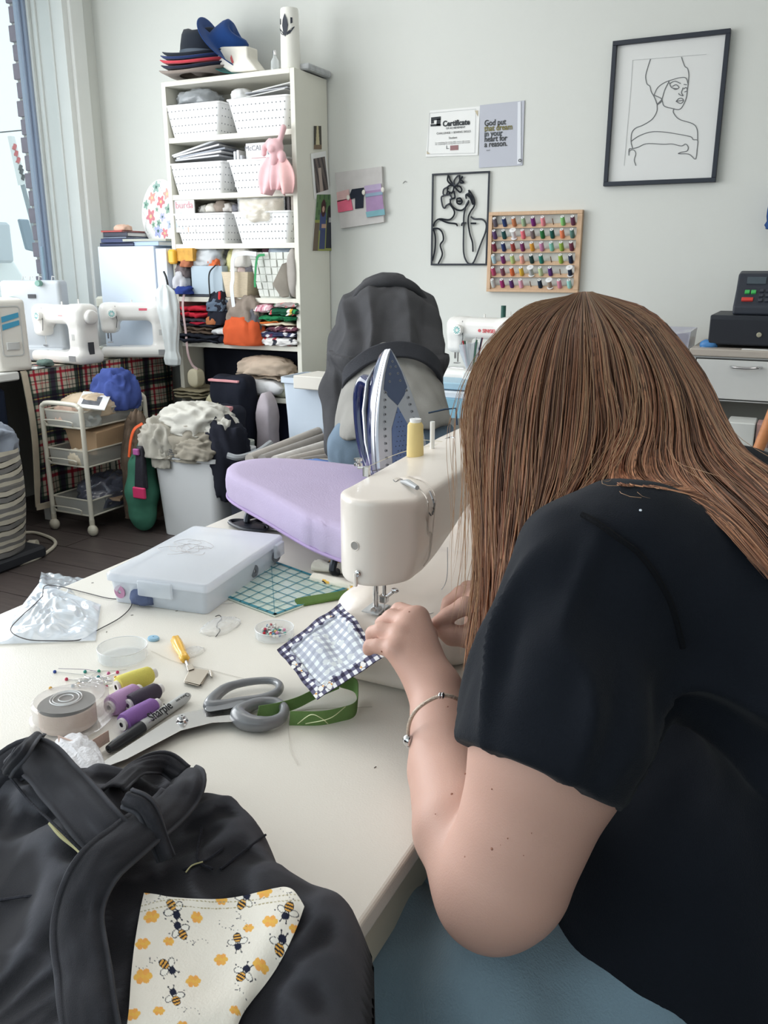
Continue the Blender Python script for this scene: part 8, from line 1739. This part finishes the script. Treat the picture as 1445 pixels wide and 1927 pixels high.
# pocket bag of bee print cotton spilling out
ob2=[(272,1690),(330,1712),(420,1706),(500,1690),(545,1688),(573,1718),(545,1780),(500,1850),(450,1927),(430,1990),(235,1990),(245,1860),(262,1740)]
def beeprint(X,Y):
    c=np.tile([240.,234,224],(len(X),1)); K=lambda zx,zy:(240+zx*360/1445,1640+zy*287/1152)
    for zx,zy,r_ in ((185,412,62),(525,408,50),(930,495,46),(1090,455,62),(120,615,60),(310,600,45),(715,740,60),(1010,780,60),(120,860,75),(500,895,62),(1040,215,62),(715,275,48),(45,1140,62),(240,1130,48),(160,205,30),(810,1140,40),(1260,490,40),(420,1250,50),(620,1330,60)):
        cx,cy=K(zx,zy); r_=r_*.249*.55
        hit=np.zeros(len(X),bool)
        for k in range(7):
            ox,oy=(0,0) if k==6 else (r_*1.12*math.cos(k*1.047),r_*.85*math.sin(k*1.047)); h_=((X-cx-ox)**2+(Y-cy-oy)**2)<(r_*.60)**2; c=paint(c,h_&~hit,(240,188-8*(k%3),92)); hit|=h_
    def bee(zx,zy,ang,s=1.0):
        nonlocal c
        cx,cy=K(zx,zy); th=R(ang); x=((X-cx)*math.cos(th)+(Y-cy)*math.sin(th))/s; y=(-(X-cx)*math.sin(th)+(Y-cy)*math.cos(th))/s
        for sg in (-1,1):
            wx=x*math.cos(.5*sg)+0; wx,wy=(x-sg*13),(y+1); q=(wx*math.cos(sg*.4)+wy*math.sin(sg*.4)); w2=(-wx*math.sin(sg*.4)+wy*math.cos(sg*.4)); e=(q/11)**2+(w2/7.5)**2
            c=paint(c,e<1,(40,42,56)); c=paint(c,e<.66,(242,238,230)); 
            c=paint(c,((x-sg*25)**2+(y+8)**2)<3,(60,60,72))
        e=(x/9.5)**2+((y-9)/12.5)**2; c=paint(c,e<1,(44,44,52)); st=(np.mod(y+1,7.5)<3.6)&(e<.8); c=paint(c,st,(236,176,84))
        c=paint(c,((x/8)**2+((y+13)/8)**2)<1,(36,40,60))
        for sg in (-1,1): c=paint(c,(np.abs(x-sg*(4+(-y-18)*.25))<1.0)&(y<-18)&(y>-27),(40,42,56)); c=paint(c,((x-sg*6.5)**2+(y+27)**2)<4,(40,42,56))
        # dashed flight path
        tt=np.linspace(0,1,26)
        for i,t in enumerate(tt):
            if i%2: continue
            px=-2+34*t+9*math.sin(t*9); py=24+22*t-10*math.cos(t*9)*t+4; c=paint(c,((x-px)**2+(y-py)**2)<1.4,(70,72,84))
    for b in ((345,370,150),(400,515,-35),(300,790,125),(360,1020,-20),(845,600,175),(885,275,30),(1215,370,-160),(885,860,35),(1160,610,20)): bee(*b,s=.86)
    st=((np.abs(Y-(1708+10*np.cos((X-300)/150)+ (X-272)*-.02))<.9)&(np.mod(X,7)<4.5)); c=paint(c,st,(178,166,130)); st=((np.abs(Y-(1719+10*np.cos((X-300)/150)+(X-272)*-.02))<.9)&(np.mod(X,7)<4.5)); c=paint(c,st,(178,166,130)); return c
obp=np.array(ob2,float); top=spl([(272,1690),(330,1712),(420,1706),(500,1690),(545,1688),(573,1718)],10); bot=spl([(228,2000),(280,2000),(330,2000),(380,2000),(420,2000),(440,1960)],10)
lft=spl([(272,1690),(262,1745),(250,1830),(242,1927),(228,2000)],10); rgt=spl([(573,1718),(548,1780),(505,1848),(460,1910),(440,1960)],10)
def coons(u,v):
    g=lambda L,t: L[min(int(t*(len(L)-1)),len(L)-2)]*(1-(t*(len(L)-1)-min(int(t*(len(L)-1)),len(L)-2)))+L[min(int(t*(len(L)-1)),len(L)-2)+1]*(t*(len(L)-1)-min(int(t*(len(L)-1)),len(L)-2))
    return (1-v)*g(top,u)+v*g(bot,u)+(1-u)*g(lft,v)+u*g(rgt,v)-((1-u)*(1-v)*top[0]+u*(1-v)*top[-1]+(1-u)*v*bot[0]+u*v*bot[-1])
nu_,nv_=210,210; PXY=np.array([[coons(i/(nu_-1),j/(nv_-1)) for i in range(nu_)] for j in range(nv_)]).reshape(-1,2)
# lift the lining smoothly above the denim (low-frequency surface)
cg=np.array([[hat_(*coons(i/12,j/12)) for i in range(13)] for j in range(13)]); 
for _ in range(2): cg[1:-1,1:-1]=(cg[1:-1,1:-1]*2+cg[:-2,1:-1]+cg[2:,1:-1]+cg[1:-1,:-2]+cg[1:-1,2:])/6
def lp(u,v):
    a=cr(cg,v*12); p=cr(a,u*12); return p+np.array([0,0,.004+.004*math.sin(math.pi*u)+.003*pn(u*3,v*3,5)+.003*math.sin(u*9+v*3)*(1-v)])
lcol=beeprint(PXY[:,0],PXY[:,1])
printed('pocket_lining',mat('bee_print',(255,255,255),rough=.85,attr=True,bump=.25,bscale=600,spec=.2),lp,lambda u,v:lcol,nu_,nv_,bj,mods=[('solid',.0012)])
